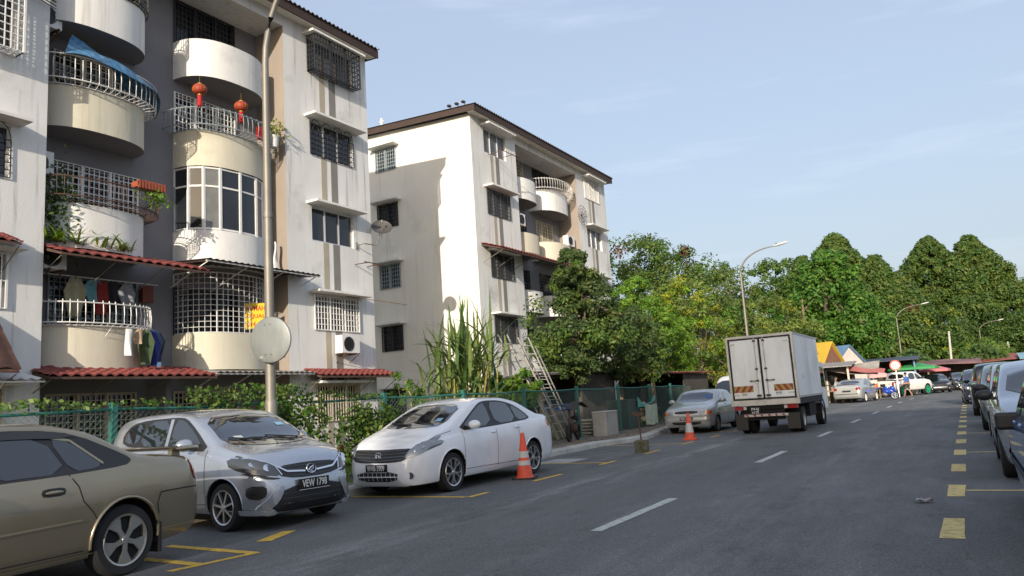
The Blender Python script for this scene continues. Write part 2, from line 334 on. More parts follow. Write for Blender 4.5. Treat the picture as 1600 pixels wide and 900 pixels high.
wht = mat('white_road_paint', (.52, .54, .50), .8, var=.12, scale=14, dirt=(.10, .10, .10), dirt_amt=.9)
def flat(name, pts, z, m, kind='structure'):
    mb = MB(); mb.add([(x, y, z) for x, y in pts], [tuple(range(len(pts)))]); o = mb.build(name, m); tag(o, kind=kind); return o
flat('ground', [(-700, -300), (700, -300), (700, 1200), (-700, 1200)], -.03, dirtm)
mb = MB(); ys = [-70, -30, 0, 20, 46] + [46 + 4 * i for i in range(1, 30)]
for i in range(len(ys) - 1):
    a, c = ys[i], ys[i + 1]; mb.quad((-8.9 + bend(a), a, 0), (2.15 + bend(a), a, 0), (2.15 + bend(c), c, 0), (-8.9 + bend(c), c, 0))
tag(mb.build('road', ASPH), kind='structure')
# pavements with kerbs
def strip3(name, xf, ylist, h, w, m):
    mb = MB()
    for i in range(len(ylist) - 1):
        a, c = ylist[i], ylist[i + 1]; xa, xc = xf(a), xf(c); xb, xd = xa - w, xc - w
        mb.add([(xa, a, -.02), (xc, c, -.02), (xa - .035 * (1 if w > 0 else -1), a, h), (xc - .035 * (1 if w > 0 else -1), c, h), (xb, a, h), (xd, c, h)], [(0, 1, 3, 2), (2, 3, 5, 4)])
    return tag(mb.build(name, m), kind='structure')
def kx(y):
    if y < 19.8: return -8.85
    if y < 21.4: return -8.85 + .4 * (y - 19.8) / 1.6
    if y < 22.2: return -8.45
    if y < 30: return -8.45 - 1.0 * min(1, (y - 22.2) / 5)
    return -9.45 + bend(y)
yl = [9.35 + .75 * i for i in range(28)] + [30.5 + 3 * i for i in range(25)]
mb = MB()
for i in range(len(yl) - 1):      # kerb stones with open joints
    a, c = yl[i] + .006, yl[i + 1] - .006; xa, xc = kx(a), kx(c); j = rng.uniform(-.008, .008); z = .135 + rng.uniform(-.006, .008)
    mb.add([(xa + j, a, -.03), (xc + j, c, -.03), (xa + j - .02, a, z - .03), (xc + j - .02, c, z - .03), (xa + j - .06, a, z), (xc + j - .06, c, z), (xa - .32, a, z), (xc - .32, c, z), (xa - .32, a, -.03), (xc - .32, c, -.03)],
           [(0, 1, 3, 2), (2, 3, 5, 4), (4, 5, 7, 6), (6, 7, 9, 8), (0, 2, 4, 6, 8), (1, 3, 5, 7, 9)])
tag(mb.build('kerb', kerbm), kind='structure')
strip3('pavement', lambda y: kx(y) - .31, yl, .128, 2.2, pave)
strip3('pavement', lambda y: 2.15 + bend(y), [-60, -20, 10, 30, 46] + [46 + 4 * i for i in range(1, 24)], .13, -2.4, pave)
flat('earth_verge', [(-17.6, -30), (-11.05, -30), (-11.05, 52), (-17.6, 52)], .05, dirtm)
# painted markings, each worn
def mark(x0, x1, y0, y1, m, sk=0, name='road_marking', z=.004):
    mb = MB(); n = max(2, int(abs(y1 - y0) / .25)); w = abs(x1 - x0)
    vs = []
    for i in range(n + 1):
        y = y0 + (y1 - y0) * i / n; e = rng.uniform(-.006, .006, 2); vs += [(x0 + e[0] + bend(y), y, z), (x1 + e[1] + bend(y), y + sk, z)]
    mb.add(vs, [(2 * i, 2 * i + 1, 2 * i + 3, 2 * i + 2) for i in range(n)]); return mb
mb = MB()
for a, c in ((.9, 3.1), (7.3, 9.68), (14.3, 16.66), (20.9, 22.9), (27.3, 29.5), (33.8, 36), (40.3, 42.5), (47, 49), (53.5, 55.5), (60, 62), (67, 69)):
    q = mark(-3.49, -3.36, a, c, wht); mb.add(q.v, q.f)
tag(mb.build('centre_line', wht), kind='structure')
mb = MB()
for i in range(-2, 26):
    y = 7.43 + 2.53 * i; q = mark(-.37, -.19, y, y + 1.03, yelr); mb.add(q.v, q.f)
for y in (5.35, 10.43, 15.45, 20.4, 25.4, 30.5, 35.5): q = mark(-.185, 2.05, y, y + .1, yelr); mb.add(q.v, q.f)
tag(mb.build('parking_line', yelr), kind='structure')
mb = MB()
for (x0, x1, a, c) in ((-6.6, -6.5, 11.64, 12.7), (-6.6, -6.5, 16.87, 17.88), (-6.6, -6.5, 9.67, 10.2), (-6.6, -6.5, 14.4, 15.2), (-6.6, -6.5, 19.6, 20.5), (-6.6, -6.5, 22.1, 23.1), (-6.6, -6.5, 24.7, 25.6), (-6.6, -6.5, 29.8, 30.8), (-6.6, -6.5, 34.9, 35.9), (-6.6, -6.5, 40, 41)):
    q = mark(x0, x1, a, c, yel); mb.add(q.v, q.f)
for y in (9.62, 14.75, 19.75, 24.85, 29.9, 34.9, 37.5, 40, 42.5, 45): q = mark(-8.8, -6.605, y, y + .1, yel, .0); mb.add(q.v, q.f)
# skewed marks by the near cars
mb.add([(-7.22, 6.68, .004), (-7.08, 6.78, .004), (-6.82, 6.16, .004), (-6.98, 6.08, .004)], [(0, 1, 2, 3)])
mb.add([(-6.50, 4.70, .004), (-6.36, 5.60, .004), (-6.44, 5.64, .004), (-6.60, 4.70, .004)], [(0, 1, 2, 3)])
mb.add([(-7.9, 5.02, .004), (-6.56, 4.95, .004), (-6.55, 5.06, .004), (-7.9, 5.14, .004)], [(0, 1, 2, 3)])
mb.add([(-7.9, 5.60, .004), (-6.46, 5.52, .004), (-6.45, 5.63, .004), (-7.9, 5.72, .004)], [(0, 1, 2, 3)])
tag(mb.build('parking_line', yel), kind='structure')
# dark oil and pale scuffs on the bays
flat('drain_cover', [(-8.3, 14.9), (-7.5, 14.9), (-7.5, 15.9), (-8.3, 15.9)], .004, conc)

# ================================================================== APARTMENT BUILDINGS
FX = -17.0; RX = -18.2; ROWS = [1.14, 3.94, 6.74, 9.54, 12.34]
def holes_wall(mb, F, w, h, holes, t=.14):
    us = sorted({0, w, *[a for q in holes for a in (q[0], q[2])]}); vs = sorted({0, h, *[a for q in holes for a in (q[1], q[3])]})
    for i in range(len(us) - 1):
        for j in range(len(vs) - 1):
            uc, vc = (us[i] + us[i + 1]) / 2, (vs[j] + vs[j + 1]) / 2
            if any(q[0] < uc < q[2] and q[1] < vc < q[3] for q in holes): continue
            mb.quad(F(us[i], vs[j], 0), F(us[i + 1], vs[j], 0), F(us[i + 1], vs[j + 1], 0), F(us[i], vs[j + 1], 0))
    for u0, v0, u1, v1 in holes:
        for (a, b) in (((u0, v0), (u1, v0)), ((u1, v0), (u1, v1)), ((u1, v1), (u0, v1)), ((u0, v1), (u0, v0))):
            mb.quad(F(*a, 0), F(*b, 0), F(*b, -t), F(*a, -t))
def window(b, F, u0, v0, w, h, kind='flat', gm=None, fm=None, lintel=True, panes=3, pm=None, ow=.2):
    fm = fm or alum; gm = gm or bmetal; fr = MB(); n0, n1 = -.12, -.06
    for a in (0, w - .045): fr.fbox(F, u0 + a, u0 + a + .045, v0, v0 + h, n0, n1)
    for a in (0, h - .045): fr.fbox(F, u0 + .045, u0 + w - .045, v0 + a, v0 + a + .045, n0, n1)
    for k in range(1, panes): x = u0 + w * k / panes; fr.fbox(F, x - .022, x + .022, v0 + .045, v0 + h - .045, n0 + .002, n1 - .002)
    wn = fr.build('window', fm, b, world=True)
    p = MB(); p.quad(F(u0, v0, -.10), F(u0 + w, v0, -.10), F(u0 + w, v0 + h, -.10), F(u0, v0 + h, -.10)); p.build('pane', pm or glass, wn, world=True)
    if lintel:
        l = MB(); l.fbox(F, u0 - .22, u0 + w + .22, v0 + h + .05, v0 + h + .12, .0, .48); l.build('lintel', balw, wn, world=True)
    g = MB()
    if kind in ('flat', 'bars', 'cage'):
        r = .011; off = .03 if kind != 'cage' else .34; e = .0 if kind != 'cage' else .04
        U0, U1, V0, V1 = u0 - e, u0 + w + e, v0 - e, v0 + h + e; nu = max(3, round((U1 - U0) / (.13 if kind != 'bars' else .11))); nv = round((V1 - V0) / (.17 if kind != 'bars' else .5))
        for i in range(nu + 1): x = U0 + (U1 - U0) * i / nu; g.fbox(F, x - r, x + r, V0, V1, off, off + .02)
        for j in range(nv + 1): y = V0 + (V1 - V0) * j / nv; g.fbox(F, U0, U1, y - r, y + r, off - .006, off + .014)
        for x in [U0 + (U1 - U0) * k / panes for k in range(panes + 1)]: g.fbox(F, x - .022, x + .022, V0 - .01, V1 + .01, off - .012, off + .026)
        if kind == 'cage':
            for x in (U0, U1):
                for k in (0, .33, .66): g.fbox(F, x - r, x + r, V0, V1, .01 + k * .33, .03 + k * .33)
                for j in range(nv + 1): y = V0 + (V1 - V0) * j / nv; g.fbox(F, x - r, x + r, y - r, y + r, .0, off)
            for k in (.02, .14, .25): g.fbox(F, U0, U1, V0 - r, V0 + r, k, k + .02)
            for i in range(nu + 1): x = U0 + (U1 - U0) * i / nu; g.fbox(F, x - r, x + r, V0 - r, V0 + r, 0, off)
        g.build('grille', gm, wn, world=True)
    elif kind == 'arch':
        for i in range(9):
            x = u0 + w * i / 8; g.fbox(F, x - .01, x + .01, v0, v0 + h * .72, .02, .04)
        for j in range(6): y = v0 + h * .72 * j / 5; g.fbox(F, u0, u0 + w, y - .01, y + .01, .024, .044)
        for q in range(4):
            cx = u0 + w * (q + .5) / 4; rr = w / 8
            for r2 in (rr, rr * .55):
                pts = [F(cx + r2 * cos(a), v0 + h * .72 + r2 * 1.5 * sin(a), .03) for a in [pi * i / 8 for i in range(9)]]; g.tube(pts, .011, 4)
        g.build('grille', gm, wn, world=True)
    return wn
def Dpath(ya, yb, off=0, n=26, xb=RX, depth=1.0, cut=None):
    yc, a = (ya + yb) / 2, (yb - ya) / 2 + off; dd = depth + .12 + off; p = []
    for i in range(n + 1):
        t = pi * i / n; s_, c_ = abs(sin(t)) ** (2 / 2.5), (1 if cos(t) > 0 else -1) * abs(cos(t)) ** (2 / 2.5); p.append((xb + dd * s_, yc - a * c_))
    return p
def balcony(b, ya, yb, z0, z1, m, t=.1):
    o = Dpath(ya, yb); i = Dpath(ya + t, yb - t, 0, depth=1.0 - t); mb = MB(); n = len(o)
    vs = [(x, y, z0) for x, y in o] + [(x, y, z1) for x, y in o] + [(x, y, z1) for x, y in i] + [(x, y, z0 + .15) for x, y in i]
    fs = [(k, k + 1, n + k + 1, n + k) for k in range(n - 1)] + [(n + k, n + k + 1, 2 * n + k + 1, 2 * n + k) for k in range(n - 1)] + [(2 * n + k, 2 * n + k + 1, 3 * n + k + 1, 3 * n + k) for k in range(n - 1)]
    mb.add(vs, fs + [tuple(range(3 * n, 4 * n))]); o_ = mb.build('balcony', m, b, smooth=40, world=True)
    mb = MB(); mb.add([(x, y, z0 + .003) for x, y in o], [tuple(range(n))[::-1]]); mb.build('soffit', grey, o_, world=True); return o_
def basket_rail(par, ya, yb, z0, z1, m, out=.2, base=.02, step=.12, r=.011, curl=True, t0=0, t1=1, hoop=False):
    mb = MB(); P0 = Dpath(ya, yb, base, 60); P1 = Dpath(ya, yb, base + out, 60); k0, k1 = int(60 * t0), int(60 * t1)
    mb.tube([(x, y, z0) for x, y in P1[k0:k1 + 1]], r * 1.4, 5); mb.tube([(x, y, z1 - (.06 if curl else 0)) for x, y in P1[k0:k1 + 1]], r * 1.5, 5); mb.tube([(x, y, z0 - .05) for x, y in P0[k0:k1 + 1]], r * 1.3, 5)
    ln = 0; last = None
    for k in range(k0, k1 + 1):
        if last is not None: ln += math.dist(P1[k], P1[k - 1])
        if last is None or ln >= step:
            ln = 0; last = k; a, c = P0[k], P1[k]; q = lambda f, z: (a[0] + (c[0] - a[0]) * f, a[1] + (c[1] - a[1]) * f, z)
            pts = [q(0, z0 - .05), q(1.0, z0), q(1.06, z0 + (z1 - z0) * .5), q(.98, z1 - .08)] + ([q(.85, z1 + .0), q(.68, z1 - .05)] if curl else [])
            mb.tube(pts, r, 4)
    return mb.build('railing', m, par, world=True)
def wave_tiles(y0, y1, xw, xf, zw, zf, tw=.21, rows=4, ends=True):
    nt_ = max(2, round((y1 - y0) / tw)); per = 8; mb = MB(); nU = nt_ * per; prof = [.0, .022, .036, .04, .034, .018, -.004, -.012]
    for r in range(rows):
        f0, f1 = r / rows, (r + 1) / rows
        def pt(i, f, dz):
            y = y0 + (y1 - y0) * i / nU; h = prof[i % per]; x = xw + (xf - xw) * f; z = zw + (zf - zw) * f + h + dz; return (x, y, z)
        vs = [pt(i, f0, .0) for i in range(nU + 1)] + [pt(i, f1, .03) for i in range(nU + 1)] + [pt(i, f1, -.006) for i in range(nU + 1)]
        n = nU + 1; mb.add(vs, [(i, i + 1, n + i + 1, n + i) for i in range(nU)] + [(n + i, n + i + 1, 2 * n + i + 1, 2 * n + i) for i in range(nU)])
    return mb
def awning(name, label, y0, y1, xw, xf, zw, zf, m, tw=.25, rows=4, under=rust):
    t = thing(name, label, 'awning', (xw, (y0 + y1) / 2, zw)); wave_tiles(y0, y1, xw, xf, zw, zf, tw, rows).build('tiles', m, t, smooth=50, world=True)
    u = MB(); u.add([(xw, y0 + .03, zw - .03), (xf, y0 + .03, zf - .03), (xf, y1 - .03, zf - .03), (xw, y1 - .03, zw - .03), (xw, y0 + .03, zw - .10), (xf, y0 + .03, zf - .075), (xf, y1 - .03, zf - .075), (xw, y1 - .03, zw - .10)], [(0, 1, 2, 3), (4, 5, 6, 7), (0, 1, 5, 4), (1, 2, 6, 5), (2, 3, 7, 6)])
    u.build('soffit', under, t, world=True)
    n = max(2, int((y1 - y0) / 1.2))
    for i in range(n + 1):
        y = y0 + .06 + (y1 - y0 - .12) * i / n; s_ = MB(); s_.bar((xf + .05 if xf < xw else xf - .05, y, zf - .09), (xw, y, zf - .5), .012, 4); s_.build('bracket', galv, t, world=True)
    return t
def corr_roof(b, y0, y1, xe, xr, ze, zr):   # corrugated metal roof, ribs run along x
    n = int((y1 - y0) / .09); mb = MB(); prof = [0, .035, .045, .02]
    vs = []; 
    for i in range(n * 4 + 1):
        y = y0 + (y1 - y0) * i / (n * 4); h = prof[i % 4] if n else 0
        h = .028 * (1 + sin(2 * pi * y / .19)); vs += [(xe, y, ze + h), (xr, y, zr + h), (xe, y, ze + h - .03), (xr, y, zr + h - .03)]
    mb.add(vs, [(4 * i + a, 4 * i + 4 + a, 4 * i + 5 + a, 4 * i + 1 + a) for i in range(n * 4) for a in (0, 2)] + [(4 * i, 4 * i + 4, 4 * i + 6, 4 * i + 2) for i in range(n * 4)])
    return mb.build('roof', roofm, b, world=True)
def building(name, label, yw0, ya, yb, yw1, bal, gable_holes, wl, wr, mid=None):
    b = thing(name, label, 'apartment block', (FX - 5, (yw0 + yw1) / 2, 0)); top = 13.8; X2 = -29
    for (p, q, kinds) in ((yw0, ya, wl), (yb, yw1, wr)):
        F = lambda u, v, n, p=p: Vector((FX + n, p + u, v)); o = 1.05 if q - p > 3.5 else .9; hs = [(o, z, o + k[1], z + k[2]) for z, k in zip(ROWS, kinds) if k]
        mb = MB(); holes_wall(mb, F, q - p, top, hs)
        mb.build('wall', white, b, world=True)
        for s0, s1, mi in ((1.52, 1.76, 0), (1.96, 2.26, 1)):
            vv = [0] + [a for h in hs for a in (h[1], h[3] + .13)] + [top]
            for i in range(0, len(vv) - 1, 2): bm_ = MB(); bm_.fbox(F, s0, s1, vv[i] + .001, vv[i + 1] - .001, .001, .006); bm_.build('painted_band', [bandt, bandg][mi], b, world=True)
        for z, k in zip(ROWS, kinds):
            if k: window(b, F, o, z, k[1], k[2], k[0], gm=k[3], fm=k[4] if len(k) > 4 else None, panes=k[5] if len(k) > 5 else 3, pm=k[6] if len(k) > 6 else None)
    # recess: back wall, side walls, ceiling
    F = lambda u, v, n: Vector((RX + n, ya + u, v)); w = yb - ya; c = w / 2
    hs = []
    for k in range(5):
        z = .05 + 2.8 * k
        hs += [(.75, z, c - .55, z + 2.15), (c + .55, z, w - .9, z + 2.15)]
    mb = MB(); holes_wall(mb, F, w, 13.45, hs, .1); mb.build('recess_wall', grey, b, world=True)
    for (u0, v0, u1, v1) in hs:
        gmx = [bmetal, wmetal, gmetal, ymetal][int(rng.integers(0, 4))]
        window(b, F, u0, v0, u1 - u0, v1 - v0, 'flat', gm=gmx, fm=gmx, lintel=False, panes=3)
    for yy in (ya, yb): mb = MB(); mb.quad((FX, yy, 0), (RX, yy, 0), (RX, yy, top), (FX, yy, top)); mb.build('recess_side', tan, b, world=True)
    mb = MB(); mb.box(RX - .1, FX - .001, ya + .001, yb - .001, 13.45, 13.79); mb.build('recess_ceiling', white, b, world=True)
    mb = MB(); mb.box(FX - .12, FX, ya + .002, yb - .002, 13.44, 13.8); mb.build('eave_beam', white, b, world=True)
    # gables + rear
    Fg = lambda u, v, n: Vector((FX - u, yw0 - n, v)); W_ = FX - X2
    mb = MB(); hs = [(g[0], g[1], g[0] + g[2], g[1] + g[3]) for g in gable_holes]; holes_wall(mb, Fg, W_, top, hs)
    mb.add([Fg(0, top, 0), Fg(W_, top, 0), Fg(W_, top + .6, 0)], [(0, 1, 2)])
    mb.build('gable_wall', gable, b, world=True)
    for g in gable_holes: window(b, Fg, g[0], g[1], g[2], g[3], g[4], gm=g[5], fm=g[6], panes=2)
    mb = MB(); mb.quad((FX, yw1, 0), (X2, yw1, 0), (X2, yw1, top + .5), (FX, yw1, top)); mb.quad((X2, yw0, 0), (X2, yw1, 0), (X2, yw1, top + .5), (X2, yw0, top + .5)); mb.build('rear_wall', gable, b, world=True)
    for (p, q, zs, m_, hasb) in bal: pass
    corr_roof(b, yw0 - .35, yw1 + .2, FX + .52, X2 - .5, 14.02, 14.66)
    mb = MB(); mb.box(FX + .42, FX + .47, yw0 - .33, yw1 + .18, 13.72, 14.01)
    for y in (yw0 - .33, yw1 + .13): mb.add([(FX + .42, y, 13.74), (X2 - .4, y, 14.34), (X2 - .4, y, 14.62), (FX + .42, y, 14.0), (FX + .42, y + .05, 13.74), (X2 - .4, y + .05, 14.34), (X2 - .4, y + .05, 14.62), (FX + .42, y + .05, 14.0)], [(0, 1, 2, 3), (4, 5, 6, 7), (0, 1, 5, 4), (3, 2, 6, 7), (1, 2, 6, 5)])
    mb.build('fascia', fascia, b, world=True)
    mb = MB(); mb.quad((FX, yw0 - .28, 13.79), (FX + .42, yw0 - .28, 13.75), (FX + .42, yw1 + .13, 13.75), (FX, yw1 + .13, 13.79)); mb.build('soffit', gable, b, world=True)
    return b
def K(kind, w, h, gm=None, fm=None, panes=3, pm=None): return (kind, w, h, gm, fm, panes, pm)
# near block
yw0, ya, yb, yw1 = 5.25, 9.1, 16.15, 20.0
B1 = building('apartment_building', 'near white five storey walk-up with curved cream balconies, lanterns and hung laundry', yw0, ya, yb, yw1, [], [],
    [K('flat', 2.05, 1.15, ymetal), K('bars', 2.05, 1.15, wmetal), K('arch', 2.05, 1.15, bmetal), K('cage', 2.05, 1.5, wmetal), K('flat', 2.05, 1.15, bmetal)],
    [K('bars', 1.9, 1.1, ymetal, ymetal), K('flat', 2.0, 1.08, wmetal, wmetal), K('none', 1.9, 1.1, None, alum), K('arch', 2.0, 1.15, bmetal), K('cage', 2.05, 1.12, bmetal, rust, 3, curt)])
L_ = (9.14, 12.0); R_ = (13.15, 15.92)
bl = {}
for k, (z0, z1) in {1: (2.72, 3.70), 2: (5.48, 6.53), 3: (8.34, 9.36), 4: (10.95, 12.06)}.items():
    bl['L', k] = balcony(B1, *L_, z0, z1, [0, cream, balw, cream, balw][k])
    bl['R', k] = balcony(B1, *R_, z0, z1, [0, cream, balw, cream, balw][k])
mb = MB(); mb.box(RX - .02, FX - .45, 12.42, 12.58, 0, 2.7); mb.build('party_wall', grey, B1, world=True)
basket_rail(bl['L', 1], *L_, 3.74, 4.26, wmetal, .16)
basket_rail(bl['L', 2], *L_, 6.62, 7.12, rust, .3)
basket_rail(bl['L', 3], *L_, 9.42, 10.0, wmetal, .24, curl=False, step=.15)
basket_rail(bl['L', 4], *L_, 12.12, 12.7, bmetal, .05, curl=False, step=.1)
basket_rail(bl['R', 3], *R_, 9.42, 9.95, gmetal, .3)
# grille cage on the first-floor right balcony, glazed bay above it
def wrap_grid(par, ya, yb, z0, z1, m, su=.135, sv=.15, r=.009, off=-.03, thick=3, name='grille'):
    P = Dpath(ya, yb, off, 90); mb = MB(); ln = 0; cnt = 0
    for k in range(len(P)):
        if k: ln += math.dist(P[k], P[k - 1])
        if k == 0 or ln >= su:
            ln = 0; rr = r * 2.3 if cnt % 8 == 0 else r; mb.bar((*P[k], z0), (*P[k], z1), rr, 4); cnt += 1
    nv = round((z1 - z0) / sv)
    for j in range(nv + 1): mb.tube([(x, y, z0 + (z1 - z0) * j / nv) for x, y in P[::3]], r * (2 if j in (0, nv) else 1), 4)
    return mb.build(name, m, par, world=True)
wrap_grid(bl['R', 1], *R_, 3.72, 5.36, wmetal)
P = Dpath(*R_, -.05, 24); n = len(P); idx = [0, 3, 6, 9, 12, 15, 18, 21, 24]
panes_ = []; fr = MB(); Q = [P[i] for i in idx]
for i in range(len(Q) - 1):
    (x0, y0), (x1, y1) = Q[i], Q[i + 1]; d = Vector((x1 - x0, y1 - y0, 0)).normalized() * .03
    panes_.append(((x0, y0), (x1, y1)))
    for (u, v, w_) in ((Vector((x0, y0, 0)), None, 0),): fr.bar((x0, y0, 6.54), (x0, y0, 8.33), .05, 4)
    for z in (6.58, 7.78, 8.30): fr.bar((x0, y0, z), (x1, y1, z), .034, 4)
fr.bar((*Q[-1], 6.54), (*Q[-1], 8.33), .05, 4)
bay = fr.build('bay_window', wmetal, B1, world=True)
for i, ((x0, y0), (x1, y1)) in enumerate(panes_): gl = MB(); gl.quad((x0, y0, 6.55), (x1, y1, 6.55), (x1, y1, 8.32), (x0, y0, 8.32)); gl.build('pane', mat('pale_blind_glass', (.16, .16, .15), .25, var=.2) if i in (2, 5) else glass, bay, world=True)
# far block
K2 = lambda k, gm=bmetal, fm=None: K(k, 1.9, 1.12, gm, fm, 3, curt)
B2 = building('apartment_building', 'further white five storey walk-up standing beyond the gap, its cream gable half in shadow', 26.7, 30.55, 37.05, 41.0, [],
    [(4.1, ROWS[0], 1.15, 1.1, 'flat', bmetal, bmetal), (4.1, ROWS[1], 1.15, 1.1, 'flat', bmetal, bmetal), (4.1, ROWS[2], 1.15, 1.1, 'flat', gmetal, gmetal), (4.1, ROWS[3], 1.15, 1.1, 'flat', bmetal, bmetal), (4.1, ROWS[4] - .15, 1.15, 1.05, 'flat', gmetal, alum)],
    [K2('flat'), K2('flat', bmetal), K2('flat', bmetal), K2('flat'), K2('none', None, alum)],
    [K2('flat'), K2('flat'), K2('none', None, alum), K2('none', None, alum), K2('bars', wmetal, wmetal)])
L2 = (30.6, 33.3); R2 = (33.75, 36.9)
for k, (z0, z1) in {1: (2.72, 3.70), 2: (5.48, 6.53), 3: (8.34, 9.30), 4: (10.95, 12.0)}.items():
    balcony(B2, *L2, z0, z1, [0, balw, balw, cream, balw][k]); q = balcony(B2, *R2, z0, z1, [0, balw, balw, cream, balw][k])
    if k == 4: basket_rail(q, *R2, 12.06, 12.6, wmetal, .3, step=.13)
# unseen stand-in block, added behind the camera to throw shade over the street
b = thing('apartment_building', 'unseen stand-in block added behind the camera to shade the street', 'apartment block', (22, -44, 0))
mb = MB(); F = lambda u, v, n: Vector((9 + u, -40 + n, v)); hs = [(2 + 4.2 * i, 1.2 + 2.9 * j, 3.8 + 4.2 * i, 2.5 + 2.9 * j) for i in range(7) for j in range(7)]
holes_wall(mb, F, 32, 22.5, hs); mb.box(9, 41, -52, -40.15, 0, 22.5); mb.build('wall', gable, b, world=True)
mb = MB()
for h in hs: mb.quad(F(h[0], h[1], -.1), F(h[2], h[1], -.1), F(h[2], h[3], -.1), F(h[0], h[3], -.1))
mb.build('window_glass', glass, b, world=True)
mb = MB(); mb.box(8.6, 41.4, -52.4, -39.6, 22.5, 22.8); mb.build('roof', roofm, b, world=True)

# awnings on the near block
awning('tiled_awning', 'curved red tile awning over the first floor laundry balcony', 9.15, 12.95, -17.5, -16.45, 5.52, 5.2, tile)
awning('tiled_awning', 'long red tile awning over the ground floor left flat, behind the gold car', 8.9, 13.1, -17.5, -16.3, 2.78, 2.5, tile, rows=5)
awning('tiled_awning', 'short red tile awning over the ground floor right window, near the chain link fence', 16.7, 20.35, -17.0, -16.3, 2.72, 2.5, tile, rows=4)
awning('tiled_awning', 'small red tile awning cut by the left picture edge on the first floor', 5.6, 8.35, -17.0, -16.35, 5.5, 5.25, tile)
awning('tiled_awning', 'dark brown big-tile awning hanging low at the left picture edge', 4.6, 8.15, -17.0, -15.9, 3.85, 2.6, tiled, tw=.42, rows=3)
awning('tiled_awning', 'long red tile awning across the second floor of the further block', 27.05, 36.3, -17.0, -15.95, 8.12, 7.78, tile)
def flat_awning(label, y0, y1, xw, xf, zw, zf, m, fr=True):
    t = thing('sheet_awning', label, 'awning', (xw, (y0 + y1) / 2, zw)); n = int((y1 - y0) / .05); mb = MB(); vs = []
    for i in range(n + 1):
        y = y0 + (y1 - y0) * i / n; h = .02 * sin(2 * pi * y / .2); vs += [(xw, y, zw + h), (xf, y, zf + h), (xw, y, zw + h - .012), (xf, y, zf + h - .012)]
    mb.add(vs, [(4 * i + a, 4 * i + 4 + a, 4 * i + 5 + a, 4 * i + 1 + a) for i in range(n) for a in (0, 2)]); mb.build('sheet', m, t, smooth=60, world=True)
    s_ = MB()
    for i in range(4): y = y0 + .1 + (y1 - y0 - .2) * i / 3; s_.bar((xf - .05, y, zf - .04), (xw, y, zw - .04), .02, 4); s_.bar((xf - .1, y, zf - .05), (xw, y, zf - .55), .016, 4)
    s_.bar((xf - .06, y0, zf - .05), (xf - .06, y1, zf - .05), .022, 4); s_.build('bracket', wmetal, t, world=True); return t
flat_awning('thin dark metal sheet awning over the caged first floor balcony', 12.75, 16.75, -17.9, -16.25, 5.62, 5.48, mat('dark_sheet', (.05, .045, .042), .6, var=.2))
flat_awning('pale corrugated sheet awning over the ground floor, behind the vines', 13.15, 16.6, -17.9, -16.4, 2.75, 2.6, tin)
flat_awning('white corrugated plastic awning low at the left picture edge', 6.6, 8.75, -17.0, -16.1, 2.62, 2.42, wmetal)

# ================================================================== THINGS ON THE BUILDINGS
def ac_unit(label, loc, facing='x', w=.8):
    t = thing('air_conditioner', label, 'air conditioner', loc, 0 if facing == 'x' else -pi / 2, 'outdoor air conditioner units on the walls')
    mb = MB(); mb.box(-.15, .15, -w / 2, w / 2, 0, .56); body = mb.build('casing', wmetal, t)
    g = MB()
    M = Matrix.Translation((.151, -.1, .28)) @ Matrix.Rotation(pi / 2, 4, 'Y')
    g.lathe([(.23, 0), (.23, .012), (.21, .012), (.21, 0)], 24, M, False)
    for r in (.05, .1, .15, .19): g.lathe([(r, .004), (r, .012), (r - .008, .012), (r - .008, .004)], 20, M, False)
    for k in range(8): a = pi * k / 4; g.bar((.158, -.1, .28), (.158, -.1 + .21 * cos(a), .28 + .21 * sin(a)), .004, 4)
    g.build('fan_guard', bmetal, t)
    d = MB(); d.lathe([(0, 0), (.205, .002)], 24, M, False); d.build('fan', plastic, t)
    for y in (-w / 2 + .1, w / 2 - .1): k = MB(); k.box(-.3, .22, y - .02, y + .02, -.04, -.003); k.bar((.2, y, -.03), (-.28, y, -.32), .014, 4); k.build('bracket', rust, t)
    return t
ac_unit('white air conditioner under the near block window, right of the round mirror', (-16.78, 18.4, 3.22))
ac_unit('white air conditioner unit high beside the top left balcony of the near block', (-17.55, 9.35, 10.72), 'x', .5)
ac_unit('white air conditioner unit below the left third floor balcony, tucked in the recess corner', (-17.75, 9.35, 7.2), 'x', .5)
ac_unit('small white air conditioner unit under the tiled awning, over the laundry balcony', (-17.4, 9.5, 4.95), 'x', .5)
ac_unit('white air conditioner unit standing on the right second floor balcony of the further block', (-17.3, 36.3, 9.34))
ac_unit('white air conditioner unit hanging beside a left balcony of the further block', (-17.2, 30.95, 9.55), 'x', .45)
